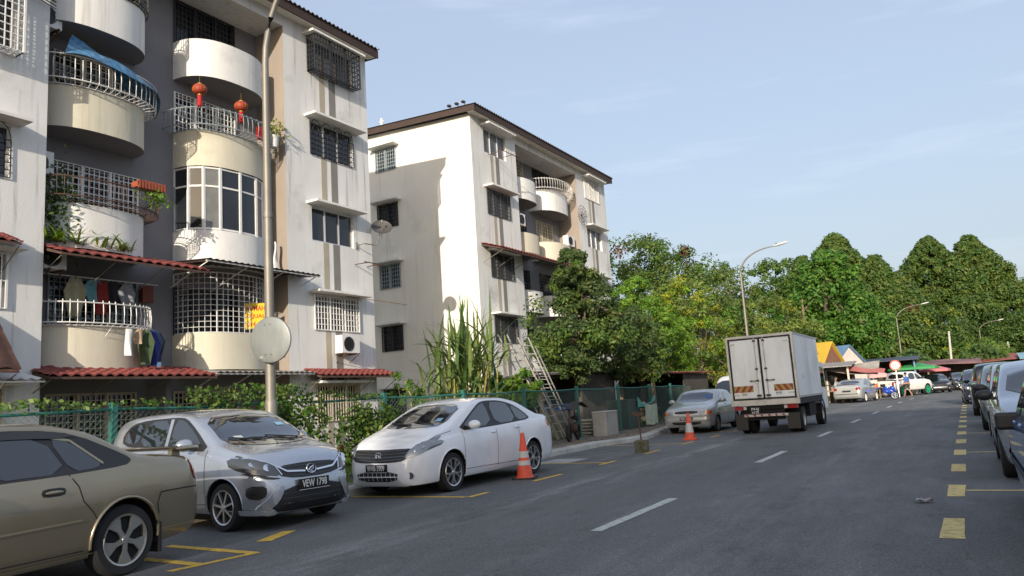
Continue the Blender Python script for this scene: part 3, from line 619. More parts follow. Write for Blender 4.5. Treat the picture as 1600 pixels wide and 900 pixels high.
def lantern(label, loc):
    t = thing('paper_lantern', label, 'lantern', loc, 0, 'red lanterns hanging under the balcony')
    rd = mat('lantern_red', (.30, .035, .012), .6, var=.25, scale=12); td = mat('tassel_red', (.48, .012, .015), .7); gd = mat('lantern_gold', (.55, .38, .08), .4, metal=.5)
    mb = MB(); n = 20; vs = []
    mb.lathe([(.07 + 0 * i, 0) if i in (0, 14) else (.215 * sin(pi * (i * .93 + .5) / 14) ** .75, -.165 * cos(pi * i / 14)) for i in range(15)][::1], 24)
    b_ = mb.build('shade', rd, t, smooth=50)
    g = MB(); g.lathe([(.075, -.19), (.075, -.155)], 12); g.lathe([(.075, .155), (.075, .19)], 12); g.bar((0, 0, .19), (0, 0, .45), .004, 4)
    for k in range(12): a = 2 * pi * k / 12; g.tube([(.218 * sin(pi * (i + .5) / 9) ** .75 * cos(a), .218 * sin(pi * (i + .5) / 9) ** .75 * sin(a), -.165 * cos(pi * (i + .5) / 9)) for i in range(9)], .003, 4)
    g.build('cap', gd, t)
    g = MB()
    for k in range(22): a = 2 * pi * k / 22; g.bar((.055 * cos(a), .055 * sin(a), -.2), (.068 * cos(a), .068 * sin(a), -.52 - .02 * (k % 3)), .011, 4)
    g.box(-.05, .05, -.05, .05, -.25, -.19); g.build('tassel', td, t); t.matrix_world = t.matrix_world @ Matrix.Scale(.88, 4); return t
lantern('left one of two round red paper lanterns with tassel, hanging under the top right balcony', (-16.9, 13.03, 10.27))
lantern('right one of two round red paper lanterns with tassel, nearer the lamp post', (-16.9, 14.42, 10.22))
cloth = {}
def cm(name, c): return mat('cloth_' + name, c, .9, var=.15, scale=9)
def shirt(name, label, loc, c, w=.44, h=.62, kind='shirt', rz=0, grp='washing hung out on the first floor balcony'):
    if kind == 'shirt': out = [(-.45, 0), (-.98, -.34), (-.82, -.44), (-.50, -.24), (-.50, -1.0), (.50, -1.0), (.50, -.24), (.82, -.44), (.98, -.34), (.45, 0), (.18, .05), (0, -.03), (-.18, .05)]
    elif kind == 'jeans': out = [(-.5, 0), (-.56, -.95), (-.48, -1.0), (-.08, -1.0), (0, -.35), (.10, -1.0), (.5, -.98), (.56, -.9), (.5, 0)]
    else: out = [(-.5, 0), (-.55, -1.0), (.5, -1.02), (.52, 0)]
    bm = bmesh.new(); f = bm.faces.new([bm.verts.new((0, x * w / 2, z * h)) for x, z in out]); bmesh.ops.triangulate(bm, faces=[f])
    for _ in range(3): bmesh.ops.subdivide_edges(bm, edges=[e for e in bm.edges if e.calc_length() > .06], cuts=1, use_grid_fill=False); bmesh.ops.triangulate(bm, faces=bm.faces)
    ph = random.uniform(0, 6)
    for v in bm.verts: v.co.x += .035 * sin(v.co.y * 26 + ph + v.co.z * 2) * (.3 - v.co.z / h) + .02 * sin(v.co.z * 9 + ph)
    r = bmesh.ops.extrude_face_region(bm, geom=bm.faces[:])
    for v in [g for g in r['geom'] if isinstance(g, bmesh.types.BMVert)]: v.co.x += .045
    bmesh.ops.recalc_face_normals(bm, faces=bm.faces); me = bpy.data.meshes.new(name); bm.to_mesh(me); bm.free(); me.materials.append(c)
    o = bpy.data.objects.new(name, me); COL.objects.link(o); o.location = loc; o.rotation_euler = (0, 0, rz); tag(o, label, {'shirt': 'shirt', 'jeans': 'trousers', 'towel': 'towel'}[kind], grp); return o
out = Dpath(9.14, 12.0, .30, 60)
def op(t): x, y = out[int(t * 60)]; return x, y
items = [('towel', 'white towel hung first on the balcony washing line', .56, 'towel', (.72, .72, .68), .26, .62), ('shirt', 'small peach shirt hanging next to the white towel', .61, 'shirt', (.42, .30, .2), .2, .34),
         ('shirt', 'dark green shirt with pale green front hanging outside the balcony', .655, 'shirt', (.045, .07, .03), .40, .82), ('shirt', 'royal blue shirt hanging in the middle of the outside line', .71, 'shirt', (.02, .03, .20), .42, .82),
         ('shirt', 'slate grey shirt hanging right of the royal blue shirt', .755, 'shirt', (.07, .12, .17), .40, .7), ('shirt', 'navy shirt hanging beside the jeans', .80, 'shirt', (.015, .025, .09), .4, .66),
         ('jeans', 'light blue jeans hanging near the end of the line', .845, 'jeans', (.07, .14, .25), .32, 1.0), ('jeans', 'darker blue jeans at the very end of the line', .885, 'jeans', (.04, .10, .22), .3, .92)]
for i, (nm, lb, t, kd, c, w_, h_) in enumerate(items):
    x, y = op(t); x2, y2 = op(min(1, t + .03)); shirt(nm, lb, (x, y, 3.62), cm('%d' % i, c), w_, h_, kd, -.25 + .35 * sin(i * 2.1))
for i, (y, c, lb, nm, kd, h_) in enumerate(((10.15, (.36, .33, .22), 'beige work shirt hanging inside the laundry balcony behind the white railing', 'shirt', 'shirt', .9), (10.62, (.15, .35, .40), 'pale blue shirt hanging inside the laundry balcony', 'shirt', 'shirt', .5), (10.8, (.22, .02, .02), 'red cloth hanging behind the pale blue shirt', 'towel', 'towel', .8), (11.1, (.02, .02, .025), 'black shirt hanging inside the laundry balcony', 'shirt', 'shirt', .72), (11.45, (.25, .26, .28), 'white and dark checked shirt at the right of the inside line', 'shirt', 'shirt', .62))):
    shirt(nm, lb, (-17.62 - .04 * (i % 2), y, 4.85), cm('in%d' % i, c), .5, h_, kd, random.uniform(-.2, .2))
mb = MB(); mb.bar((-17.6, 9.3, 4.9), (-17.6, 12.3, 4.9), .012, 5); tag(mb.build('clothes_rail', wmetal, origin=(-17.6, 9.3, 4.9)), 'metal clothes rail across the laundry balcony', 'clothes rail')
mb = MB(); mb.tube([(x, y, 3.66) for x, y in out[28:56]], .01, 5)
for k in (30, 42, 54): mb.bar((*out[k], 3.66), (*Dpath(9.14, 12.0, .02, 60)[k], 3.45), .01, 4)
tag(mb.build('clothes_rail', wmetal, origin=(out[46][0], out[46][1], 3.66)), 'metal rail holding washing outside the first floor balcony', 'clothes rail')
# tarp over the third floor basket
tp = mat('blue_tarp', (.05, .16, .30), .5, var=.45, scale=7, dirt=(.35, .5, .55), dirt_amt=.6)
def tarp(u, v):
    P = Dpath(9.14, 12.0, .34, 60); k = .30 + .66 * u; x, y = P[int(k * 60)]; zt = 10.75 - .75 * u
    x0 = RX + .35 + (x - RX) * .35; return (x0 + (x + .03 - x0) * v, 9.9 + (y - 9.9) * (v * .92 + .08) + 1.2 * u * (1 - v), zt + (10.02 - .25 * max(0, u - .5) * 2 - zt) * v + .07 * sin(11 * u + 6 * v) * v - .25 * max(0, v - .85) * 6 * (.2 + u))
mb = MB(); mb.sheet(tarp, 40, 16); tag(mb.build('tarpaulin', tp, smooth=60, origin=(-17.3, 10.8, 10.2)), 'blue tarpaulin stretched over the third floor basket railing', 'tarpaulin')
def pot_plant(name, label, loc, n, h, lm, pc, pr=.13, ph=.26, leaf=.22, spread=.3):
    t = thing(name, label, 'potted plant', loc); mb = MB(); mb.lathe([(pr * .75, 0), (pr, ph), (pr * .88, ph), (pr * .8, ph - .05)], 14); mb.build('pot', pc, t, smooth=40)
    P = rng.normal(0, 1, (n, 3)) * np.array([spread, spread, h * .35]) + np.array([0, 0, ph + h * .5]); Q = P - np.array([0, 0, ph]); leaf_mesh('foliage', P, Q, leaf, lm, t, asp=.3); return t
potw = mat('white_pot', (.6, .6, .58), .6); 
pot_plant('potted_plant', 'yellowish plant in a white hanging pot at the end of the grey basket railing', (-17.0, 15.7, 9.35), 110, .45, LG['yellow'], potw, .17, .36, .17, .17)
gnome = mat('red_bag', (.42, .02, .02), .6, var=.5, scale=18)
mb = MB(); mb.box(-16.96, -16.84, 15.0, 15.35, 9.42, 9.78); tag(mb.build('bag', gnome, origin=(-16.9, 15.3, 9.42)), 'red patterned bag hanging on the grey basket railing', 'bag')
# spiky plants over the first tiled awning
def spiky(name, label, cat, loc, n, ln, w, lm, spread=.25, up=.9, seg=5, droop=.55, stems=0, sh=1, group=None):
    t = thing(name, label, cat, loc, 0, group); mb = MB()
    for k in range(n):
        a = random.uniform(0, 2 * pi); el = random.uniform(.35, 1.25) * up; L_ = ln * random.uniform(.6, 1.1); bx, by, bz = random.gauss(0, spread), random.gauss(0, spread), random.uniform(0, sh) if stems else 0
        d = Vector((cos(a), sin(a), 0)); p = Vector((bx, by, bz)); pts = []; v = d * cos(el) + Vector((0, 0, sin(el))); side = Vector((-sin(a), cos(a), 0))
        for i in range(seg + 1):
            f = i / seg; ww = w * (1 - f) ** .6 * min(1, .35 + 3 * f); pts += [p - side * ww / 2, p + side * ww / 2 + Vector((0, 0, ww * .1))]; p = p + v * L_ / seg; v = (v + Vector((0, 0, -droop / seg * 1.6))).normalized()
        mb.add(pts, [(2 * i, 2 * i + 1, 2 * i + 3, 2 * i + 2) for i in range(seg)])
    mb.build('foliage', lm, t, smooth=40)
    if stems:
        s_ = MB()
        for k in range(stems):
            x, y = random.gauss(0, spread), random.gauss(0, spread); h = sh * random.uniform(.6, 1); s_.tube([(x, y, 0), (x * 1.15 + random.uniform(-.1, .1), y * 1.15, h * .5), (x * 1.4 + random.uniform(-.2, .2), y * 1.4, h)], 0, 6, [.03, .027, .016])
        s_.build('stem', mat('cane_stem', (.30, .26, .06), .6, var=.3), t, smooth=60)
    return t
for i, (y, z) in enumerate(((9.45, 5.62), (9.95, 5.6), (10.45, 5.58), (10.95, 5.57))):
    spiky('bromeliad', ['leftmost spiky green plant on the upper tiled awning', 'second spiky plant from the left on the upper tiled awning', 'third spiky plant from the left on the upper tiled awning', 'rightmost of the spiky plants on the upper tiled awning'][i], 'plant', (-17.2, y, z - .05), 46, .55, .07, LG['pale'] if i else LG['bright'], .12, 1, 4, .8, group='spiky plants over the first floor awning')
P = rng.normal(0, 1, (900, 3)) * np.array([.15, .25, .45]) + np.array([-17.35, 9.55, 6.35]); t = thing('climbing_plant', 'dark bushy plant hanging from the left second floor balcony', 'plant', (-17.3, 9.5, 5.7)); leaf_mesh('foliage', P - np.array([-17.3, 9.5, 5.7]), rng.normal(0, 1, (900, 3)), .13, LG['forest'], t)
P = rng.normal(0, 1, (160, 3)) * np.array([.08, .22, .1]) + np.array([-16.85, 11.7, 6.95]); t = thing('flower_box', 'small flowering plants in the right end of the rusty second floor basket', 'plant', (-16.85, 11.9, 6.8)); leaf_mesh('foliage', P - np.array([-16.85, 11.9, 6.8]), rng.normal(0, 1, (160, 3)), .12, LG['bright'], t)
mb = MB(); mb.box(-17.1, -16.8, 11.2, 11.95, 7.16, 7.3); 
for k in range(9): mb.box(-16.83 , -16.78, 11.2 + k * .085, 11.25 + k * .085, 7.12, 7.32)
tag(mb.build('planter_box', mat('orange_plastic', (.30, .075, .035), .6, var=.3, scale=12), origin=(-16.9, 11.8, 7.16)), 'orange planter box on the rusty second floor basket', 'planter')
# for-sale board on the cage
t = thing('sale_sign', 'yellow for-sale banner with red writing tied to the white cage, behind the mirror', 'sign', (-17.08, 15.0, 4.2))
ysg = mat('banner_yellow', (.72, .52, .02), .6, var=.08); rsg = mat('banner_red', (.5, .03, .02), .6)
nrm = Vector((.93, .36, 0)).normalized(); nrm = Vector((.80, -.6, 0)).normalized(); xr = Vector((0, 0, 1)).cross(nrm); o = Vector((-17.08, 15.0, 4.22)); M = frameM(o, xr, nrm)
M0 = t.matrix_world.inverted() @ M
mb = MB(); mb.box(-.29, .29, -.37, .37, -.006, 0, M0); mb.build('banner', ysg, t)
for s_, y, sz in (('RUMAH', .22, .2), ('DIJUAL', .0, .15), ('016-22', -.23, .17)): mb = MB(); add_text(mb, s_, sz, M0 @ Matrix.Translation((0, y, .004)), .5); mb.build('lettering', rsg, t)
def dish(label, wall, c, aim, r=.36):
    t = thing('satellite_dish', label, 'satellite dish', wall, 0, 'satellite dishes'); c = Vector(c) - Vector(wall); M = frameM(c, Vector(aim).cross(Vector((0, 0, 1))), aim)
    mb = MB(); mb.lathe([(0.02, -.0)] + [(r * k / 8, .10 * (k / 8) ** 2) for k in range(1, 9)] + [(r * .99, .115), (r * .6, .03), (.02, -.012)], 28, M, False); mb.build('dish', mat('dish_grey', (.07, .065, .06), .55, var=.2), t, smooth=40)
    mb = MB(); mb.tube([(0, 0, 0), (.35, .0, .02), (c.x * .8, c.y * .75, .1), tuple(c)], .018, 6); mb.bar((0, 0, -.12), (0, 0, .12), .03, 4)
    p = c + Vector(aim).normalized() * .34; mb.bar(c - Vector((0, 0, r * .9)), p, .012, 5); mb.ell(p, .04, .04, .06, 8, 6); mb.build('arm', galv, t); return t
dish('round grey satellite dish on a long arm at the right edge of the near block', (-16.98, 19.2, 6.85), (-16.75, 20.25, 7.55), (.55, -.55, .62), .36)
mb = MB(); mb.bar((-16.98, 19.1, 6.2), (-16.4, 19.15, 6.2), .02, 4); mb.bar((-16.98, 19.7, 6.2), (-16.4, 19.7, 6.2), .02, 4); mb.bar((-16.45, 18.95, 6.2), (-16.45, 19.95, 6.2), .02, 4); mb.bar((-16.98, 18.4, 5.1), (-15.6, 20.0, 4.75), .016, 4)
tag(mb.build('laundry_bracket', rust, origin=(-16.98, 19.4, 6.2)), 'rusty laundry bracket and pole jutting from the near block wall below the dish', 'bracket')
t = thing('satellite_dish', 'wire mesh dish on the side wall above the far right balcony', 'satellite dish', (-17.0, 37.1, 11.1))
mb = MB()
for r_ in (.2, .38, .55): mb.tube([(.25, r_ * cos(a), r_ * sin(a)) for a in [2 * pi * k / 20 for k in range(21)]], .012, 4)
for k in range(10): a = 2 * pi * k / 10; mb.bar((.2, 0, 0), (.27, .56 * cos(a), .56 * sin(a)), .01, 4)
mb.bar((0, 0, 0), (.2, 0, 0), .02, 4); mb.build('dish', rust, t)
mb = MB(); mb.bar((-16.97, 28.0, 12.25), (-16.1, 28.0, 12.28), .018, 4); mb.bar((-16.97, 28.8, 12.25), (-16.1, 28.8, 12.28), .018, 4); mb.bar((-16.2, 27.6, 12.28), (-16.2, 29.4, 12.28), .018, 4)
tag(mb.build('laundry_bracket', rust, origin=(-16.97, 28.4, 12.25)), 'rusty laundry bracket under the top window of the further block', 'bracket')
mb = MB(); mb.bar((-22.4, 27.4, 14.3), (-22.4, 27.4, 15.1), .06, 8); mb.bar((-22.55, 27.4, 14.95), (-22.25, 27.4, 14.95), .03, 6); tag(mb.build('vent_pipe', wmetal, origin=(-22.4, 27.4, 14.3)), 'white vent pipe on the roof of the further block', 'pipe')
mb = MB()
for dx in (0, .35, .75): mb.bar((-17.2 - dx, 26.8, 14.1), (-17.25 - dx, 26.75, 14.36), .025, 4); mb.ell((-17.3 - dx, 26.75, 14.4), .10, .13, .06, 8, 6)
tag(mb.build('ridge_ornament', roofm, origin=(-17.5, 26.8, 14.1)), 'dark metal scrap on the roof corner of the further block', 'roof ornament')
for i, dz in enumerate((0, .1, .17)):
    mb = MB(); mb.tube([(-16.9, 5.4 + .42 * k, 12.0 - .9 * (k / 9) - dz + .0 * k) for k in range(10)], .012 + .006 * (i == 0), 5); tag(mb.build('cable', bmetal, origin=(-16.9, 8, 11.5 - dz)), ['thickest and uppermost black cable crossing the near block wall at top left', 'middle black cable of the three at top left', 'lowest thin black cable of the three at top left'][i], 'cable', 'cables at the top left')
t = thing('wall_shrine', 'small red shrine on the dark wall beside the laundry balcony', 'shrine', (-18.1, 12.25, 4.5)); mb = MB(); mb.box(0, .18, -.16, .16, 0, .05); mb.box(0, .16, -.15, .15, .05, .42); mb.build('cabinet', mat('shrine_wood', (.18, .04, .02), .6, var=.4), t)
# windsock-like white cloth by the bay
shirt('towel', 'white cloth hanging at the right end of the glazed bay', (-17.2, 15.85, 6.5), cm('w', (.6, .6, .6)), .3, .95, 'towel', .5, None)

# ================================================================== STREET LAMPS, MIRROR, CONES
def lamp_post(label, base, h=8.1, arm=2.1, rise=1.45, r=.095, ang=0):
    t = thing('street_lamp', label, 'street lamp', base, ang, 'curved-arm street lamps'); mb = MB()
    pts = [(0, 0, 0), (0, 0, h * .35), (0, 0, h * .7), (0, 0, h)]; 
    for k in range(1, 13): a = pi / 2 * k / 12; pts.append((arm * (1 - cos(a)) * .98, 0, h + rise * sin(a) ** .9))
    rr = [r, r * .9, r * .78, r * .66] + [r * (.62 - .3 * k / 12) for k in range(1, 13)]
    mb.tube(pts, 0, 10, rr); mb.lathe([(r * 1.18, 0), (r * 1.18, 1.5), (r * .98, 1.55)], 8); mb.lathe([(r * .93, h * .62), (r * .93, h * .62 + .12)], 10)
    mb.build('post', galv, t, smooth=50)
    e = Vector(pts[-1]); M = Matrix.Translation(e) @ Matrix.Rotation(-.17, 4, 'Y'); hd = MB(); hd.ell((.42, 0, .0), .46, .13, .075, 14, 8, M); hd.build('lamp_head', mat('lamp_head_white', (.62, .62, .58), .45), t, smooth=60)
    k = MB(); k.lathe([(.035, .06), (.035, .13), (.02, .15)], 8, M @ Matrix.Translation((.2, 0, 0))); k.build('photocell', plastic, t)
    return t
lamp_post('tall street lamp post in front of the near block, with a round traffic mirror', (-10.80, 9.80, .12), 7.9, 2.4, 2.2, .095)
lamp_post('street lamp rising behind the truck against the sky', (-10.9, 46.3, .12), 7.9)
lamp_post('street lamp over the market stalls, middle distance', (-5.95, 94.8, 0), 7.7, 2.6)
lamp_post('most distant street lamp, over the parked cars at right', (2.45, 138, 0), 7.6, 2.6)
def plain_post(label, base, top):
    mb = MB(); mb.bar(base, top, .16, 8, .11); return tag(mb.build('concrete_post', mat('pale_concrete', (.50, .47, .42), .9, var=.1), origin=base, smooth=50), label, 'pole', 'plain concrete poles in the distance')
plain_post('plain concrete pole beyond the stalls, left of the last lamp', (-1.45, 98, -.2), (-1.15, 97.6, 6.1))
plain_post('leaning concrete pole at the far right edge', (5.95, 131.8, -.2), (5.55, 131, 5.5))
t = thing('traffic_mirror', 'round traffic mirror seen from its pale grey back, fixed to the lamp post', 'traffic mirror', (-10.62, 9.66, 2.72))
M = frameM(Vector((.02, -.05, 0)), (1, .27, 0), (.26, -.965, -.03)); mb = MB(); mb.lathe([(.02, .0), (.2, .0), (.36, -.006), (.405, -.02), (.415, -.045), (.40, -.05)], 40, M); mb.build('disc', mat('mirror_back', (.19, .205, .20), .5, metal=.25, var=.06, scale=3, stretch=(4, 4, .5), dirt=(.38, .36, .3), dirt_amt=.3), t, smooth=40)
mb = MB(); 
for z in (-.3, .3): mb.box(-.2, .2, -.10 + 0, .0 + .06, z - .02, z + .02, Matrix.Rotation(.4, 4, 'Z') @ Matrix.Translation((0, .08, 0)))
mb.build('clamp', galv, t)
mb = MB()
for u, v in ((-.09, .27), (.02, .28), (-.09, -.26), (.02, -.26)): mb.lathe([(.009, .001), (.009, .012)], 6, M @ Matrix.Translation((u, v, 0)))
mb.build('bolt', rust, t)
orange = mat('cone_orange', (.72, .085, .03), .5, var=.12, scale=10, dirt=(.2, .08, .05), dirt_amt=.4); refl = mat('cone_reflective', (.52, .52, .50), .35, var=.15, scale=20)
def cone(label, loc, h=.72, tilt=(0, 0), pale=False, rz=.3):
    t = thing('traffic_cone', label, 'traffic cone', loc, rz, 'traffic cones beside the bays'); t.matrix_world = t.matrix_world @ Matrix.Rotation(tilt[0], 4, 'X') @ Matrix.Rotation(tilt[1], 4, 'Y')
    mb = MB(); mb.prism([(.2 * x + .02 * sx if 0 else x * .2, y * .2) for x, y, sx in ((-1, -.8, 0), (-.8, -1, 0), (.8, -1, 0), (1, -.8, 0), (1, .8, 0), (.8, 1, 0), (-.8, 1, 0), (-1, .8, 0))], 'z', 0, .03); mb.build('base', plastic if not pale else orange, t)
    R_ = lambda z: .145 - (.145 - .03) * (z - .03) / (h - .03)
    mb = MB(); mb.lathe([(.165, .03), (.15, .055), (R_(.08), .08), (R_(h - .01), h - .01), (.022, h)], 24); mb.build('body', orange, t, smooth=40)
    for a, c in (((.30, .40), (.46, .60)) if not pale else ((.28, .62),)):
        mb = MB(); mb.lathe([(R_(h * a) + .002, h * a), (R_(h * c) + .002, h * c)], 24, close=False); mb.build('reflective_band', refl, t, smooth=40)
    return t
cone('large orange traffic cone with two grey bands beside the white sedan', (-6.93, 12.02, .0), .80)
cone('orange traffic cone with a worn white band in front of the old silver sedan', (-6.9, 21.35, 0), .74, pale=True, rz=.1)
cone('small orange traffic cone half hidden by vines behind the fence', (-11.2, 12.0, .13), .62, rz=1)
t = thing('post_in_bucket', 'rusty post set in a mossy concrete block standing on the road', 'bollard', (-6.75, 17.25, 0), .2)
mb = MB(); mb.prism([(-.15, -.12), (-.12, -.15), (.12, -.15), (.15, -.12), (.15, .12), (.12, .15), (-.12, .15), (-.15, .12)], 'z', 0, .27); mb.lathe([(.13, .27), (.12, .285)], 12); mb.build('block', mat('mossy_block', (.10, .10, .065), .95, var=.4, scale=9, bump=.6, bscale=20), t)
mb = MB(); mb.bar((0, 0, .27), (-.03, .0, .92), .018, 6); mb.box(-.16, .1, -.012, .012, .84, .93); mb.build('post', rust, t)
mb = MB()
def litf(u, v): return (-.66 + .16 * u + .02 * sin(9 * v), 9.4 + .13 * v + .05 * u, .012 + .03 * abs(sin(5 * u + 4 * v)))
mb.sheet(litf, 8, 6); tag(mb.build('litter', mat('plastic_litter', (.30, .27, .26), .4, var=.6, scale=25), origin=(-.6, 9.4, .01)), 'crumpled plastic bag lying on the road near the yellow dashes', 'litter')

# ================================================================== FENCE
t = thing('chain_link_fence', 'green chain link fence along the pavement, overgrown with vines at its left', 'fence', (-10.6, 16, .1))
fy_ = [0.6, 4.0, 7.2, 10.3, 13.2, 15.9, 18.55, 21.95, 25.45, 28.95, 31.6, 34.6]; fx_ = lambda y: -11.45 if y < 9.5 else -11.45 + .87 * (y - 9.5) / 8.5 if y < 18 else -10.58 if y < 22 else -10.58 - .03 * (y - 22)
for i, y in enumerate(fy_):
    mb = MB(); ln_ = rng.uniform(-.03, .03); M = Matrix.Translation((fx_(y), y, .1)) @ Matrix.Rotation(ln_, 4, 'X'); mb.box(-.045, .045, -.045, .045, 0, 1.60, M); mb.box(-.055, .055, -.055, .055, 1.60, 1.63, M); mb.build('post', green, t, world=True)
mb = MB()
for i in range(len(fy_) - 1): mb.tube([(fx_(fy_[i]), fy_[i], 1.63), (fx_(fy_[i]), (fy_[i] + fy_[i + 1]) / 2, 1.60), (fx_(fy_[i + 1]), fy_[i + 1], 1.63)], .026, 6)
mb.build('top_rail', green, t, world=True)
mb = MB(); z0, z1 = .16, 1.58; sp = .10; H_ = z1 - z0
n = int((34.6 - .6) / sp)
for i in range(-int(H_ / sp), n):
    for s_ in (1, -1):
        ya_ = .6 + i * sp; yb_ = ya_ + H_
        if s_ < 0: P0, P1 = (ya_, z1), (yb_, z0)
        else: P0, P1 = (ya_, z0), (yb_, z1)
        if P0[0] < .6: f = (.6 - P0[0]) / H_; P0 = (.6, P0[1] + (P1[1] - P0[1]) * f)
        if P1[0] > 34.6: f = (34.6 - P0[0]) / (P1[0] - P0[0]) ; P1 = (34.6, P0[1] + (P1[1] - P0[1]) * f)
        mb.bar((fx_(P0[0]) + .004 * s_ + .05, P0[0], P0[1]), (fx_(P1[0]) + .004 * s_ + .05, P1[0], P1[1]), .0025, 3)
mb.build('wire_mesh', wire, t, world=True)

# ================================================================== PLANTS BY THE FENCE
def scatter_plant(name, label, cat, pts, size, lm, loc, asp=.7, n=None, stems=None, group=None):
    t = thing(name, label, cat, loc, 0, group); P = np.array(pts) - np.array(loc); Q = rng.normal(0, 1, P.shape); Q[:, 0] += .8; Q[:, 2] += .6; leaf_mesh('foliage', P, Q, size, lm, t, asp=asp)
    mb = MB()
    for s_ in (stems or []): mb.tube([Vector(p) - Vector(loc) for p in s_], .008, 4)
    if stems: mb.build('stem', bark, t)
    return t
pts = []
for _ in range(4600):     # mass along the rail
    y = rng.uniform(2.5, 13.0); d = .5 + .5 * sin(y * 2.3) * cos(y * 1.1); dn = (1 if y > 8.6 else .03 + .30 * d * d) if y < 11.4 else .28
    if rng.uniform() > dn: continue
    top = 1.66 + .16 * d + (.30 if 8.3 < y < 11 else 0) * rng.uniform(0, 1); z = top - abs(rng.normal(0, .04 + (.26 if 8.8 < y < 11.6 else .03) * (.3 + d))); pts.append((fx_(y) + .08 + rng.normal(0, .10), y, z))
scatter_plant('climbing_vine', 'leafy green vine matted along the top rail of the left fence', 'vine', pts, .08, LG['mid'], (-10.5, 7, .2))
pts = []; st = []
for _ in range(44):
    y = rng.uniform(9.2, 13.2); z = rng.uniform(1.2, 1.6); p = [(-10.9, y, z)]
    for k in range(26):
        y += rng.normal(0, .05); z -= rng.uniform(.01, .07); 
        if z < .2: break
        p.append((-10.9 + rng.normal(0, .03), y, z)); pts += [(-10.88 + rng.normal(0, .04), y + rng.normal(0, .04), z + rng.normal(0, .03)) for _ in range(5)]
    st.append(p)
scatter_plant('climbing_vine', 'trailing vine strands hanging down the wire mesh left of the white sedan', 'vine', pts, .085, LG['mid'], (-10.9, 10.5, .2), stems=st)
pts = [(-11.3 + rng.normal(0, .2), 10.5 + rng.normal(0, .5) * (1.25 - .35 * q), .95 + .55 * (q - 1) + rng.normal(0, .16)) for _ in range(1900) for q in [rng.uniform(0, 2)]]
scatter_plant('shrub', 'bright leafy shrub growing behind the lamp post at the fence', 'shrub', [p for p in pts if p[2] > .15], .085, LG['bright'], (-11.3, 10.6, .1))
pts = [(-10.75 + rng.normal(0, .1), 12.6 + rng.normal(0, .3), .55 + rng.normal(0, .25)) for _ in range(450)]
scatter_plant('shrub', 'yellow-green young shrub at the fence foot left of the white sedan', 'shrub', [p for p in pts if p[2] > .15], .12, LG['pale'], (-10.75, 12.6, .1), group=None)
pts = [(-9.9 + rng.normal(0, .3), rng.uniform(9.5, 12.5), .16 + abs(rng.normal(0, .07))) for _ in range(2200)]
o = leaf_mesh('grass', np.array(pts), np.tile([.6, -.5, .3], (len(pts), 1)), .12, LG['bright'], origin=(0, 0, 0), asp=.14); tag(o, 'low grass and fallen leaves on the pavement between the cars', 'grass', kind='stuff')
pts = [(-9.15 - abs(rng.normal(0, .55)), rng.uniform(16, 33), .132 + abs(rng.normal(0, .006))) for _ in range(900)]
o = leaf_mesh('fallen_leaves', np.array(pts), np.tile([0, 0, 1.], (len(pts), 1)), .085, mat('dead_leaf', (.22, .12, .04), .9, island=.5), origin=(0, 0, 0), asp=.5, jit=.2); tag(o, 'dry fallen leaves scattered on the pavement', 'leaves', kind='stuff')
pts = [(-rng.uniform(11.3, 16.8), rng.uniform(4, 36), .08 + abs(rng.normal(0, .12))) for _ in range(14000)]
o = leaf_mesh('weeds', np.array(pts), np.tile([.3, -.3, .4], (len(pts), 1)), .16, LG['mid'], origin=(0, 0, 0), asp=.2); tag(o, 'weeds growing behind the fence', 'weeds', kind='stuff')
pts = [(-10.25 + rng.normal(0, .18), 18.1 + rng.normal(0, .45), .4 + rng.normal(0, .22)) for _ in range(1300)]
scatter_plant('shrub', 'dark weedy bush at the fence behind the boot of the white sedan', 'shrub', [p for p in pts if p[2] > .13], .13, LG['forest'], (-10.25, 18.1, .13), asp=.25)
spiky('sugar_cane', 'tall clump of sugar cane with long drooping leaves behind the white sedan', 'sugar cane', (-11.8, 17.6, .1), 300, 1.9, .11, LG['cane'], .40, 1.4, 9, .75, stems=26, sh=2.7)
spiky('sugar_cane', 'smaller sugar cane clump leaning over the fence left of the tall one', 'sugar cane', (-12.2, 16.4, .1), 50, 1.4, .075, LG['cane'], .28, 1.3, 8, .7, stems=7, sh=1.9)
tree('small_tree', 'low leafy bright green sapling behind the roof of the white sedan', (-11.5, 19.9, .1), [(0, 0, 1.7, .7, 1.25, .6), (0, -.8, 1.3, .5, .6, .45)], 30, 60, .2, LG['bright'], .04, limbs=8, asp=.35)
tree('small_tree', 'feathery green sapling at the left of the sugar cane', (-11.9, 15.0, .1), [(0, 0, 1.5, .45, .65, .7)], 22, 45, .14, LG['vine'], .03, limbs=8, asp=.3)

# ladders, crates and junk behind the fence
def ladder(label, base, top, w=.4, m=wmetal, n=11):
    t = thing('ladder', label, 'ladder', base, 0, 'pale ladders leaning behind the fence'); d = Vector(top) - Vector(base); sd_ = Vector((.35, .94, 0)) * w / 2; s_ = MB()
    for k in (-1, 1): s_.bar(sd_ * k, d + sd_ * k, .022, 4)
    s_.build('rail', m, t); r = MB()
    for i in range(1, n + 1): p = d * i / (n + 1); r.bar(p - sd_, p + sd_, .013, 6)
    r.build('rung', m, t); return t
for i, (y, dy, dx, lb) in enumerate(((18.6, 1.6, -2.0, 'leftmost pale ladder leaning towards the block'), (19.2, 1.5, -2.0, 'second pale ladder from the left'), (19.8, 1.75, -2.1, 'third pale ladder from the left, in the bundle'), (20.2, 1.4, -1.9, 'rightmost pale ladder of the leaning bundle'))):
    ladder(lb, (-11.0 - .08 * i, y + 2.5, .12), (-11.7 - .08 * i, y + .9 + .15 * i, 3.35 - .25 * (i % 2)), .34 + .04 * i, [mat('weathered_aluminium', (.42, .40, .36), .6, var=.2), ymetal, MC['weathered_aluminium'], tin][i])
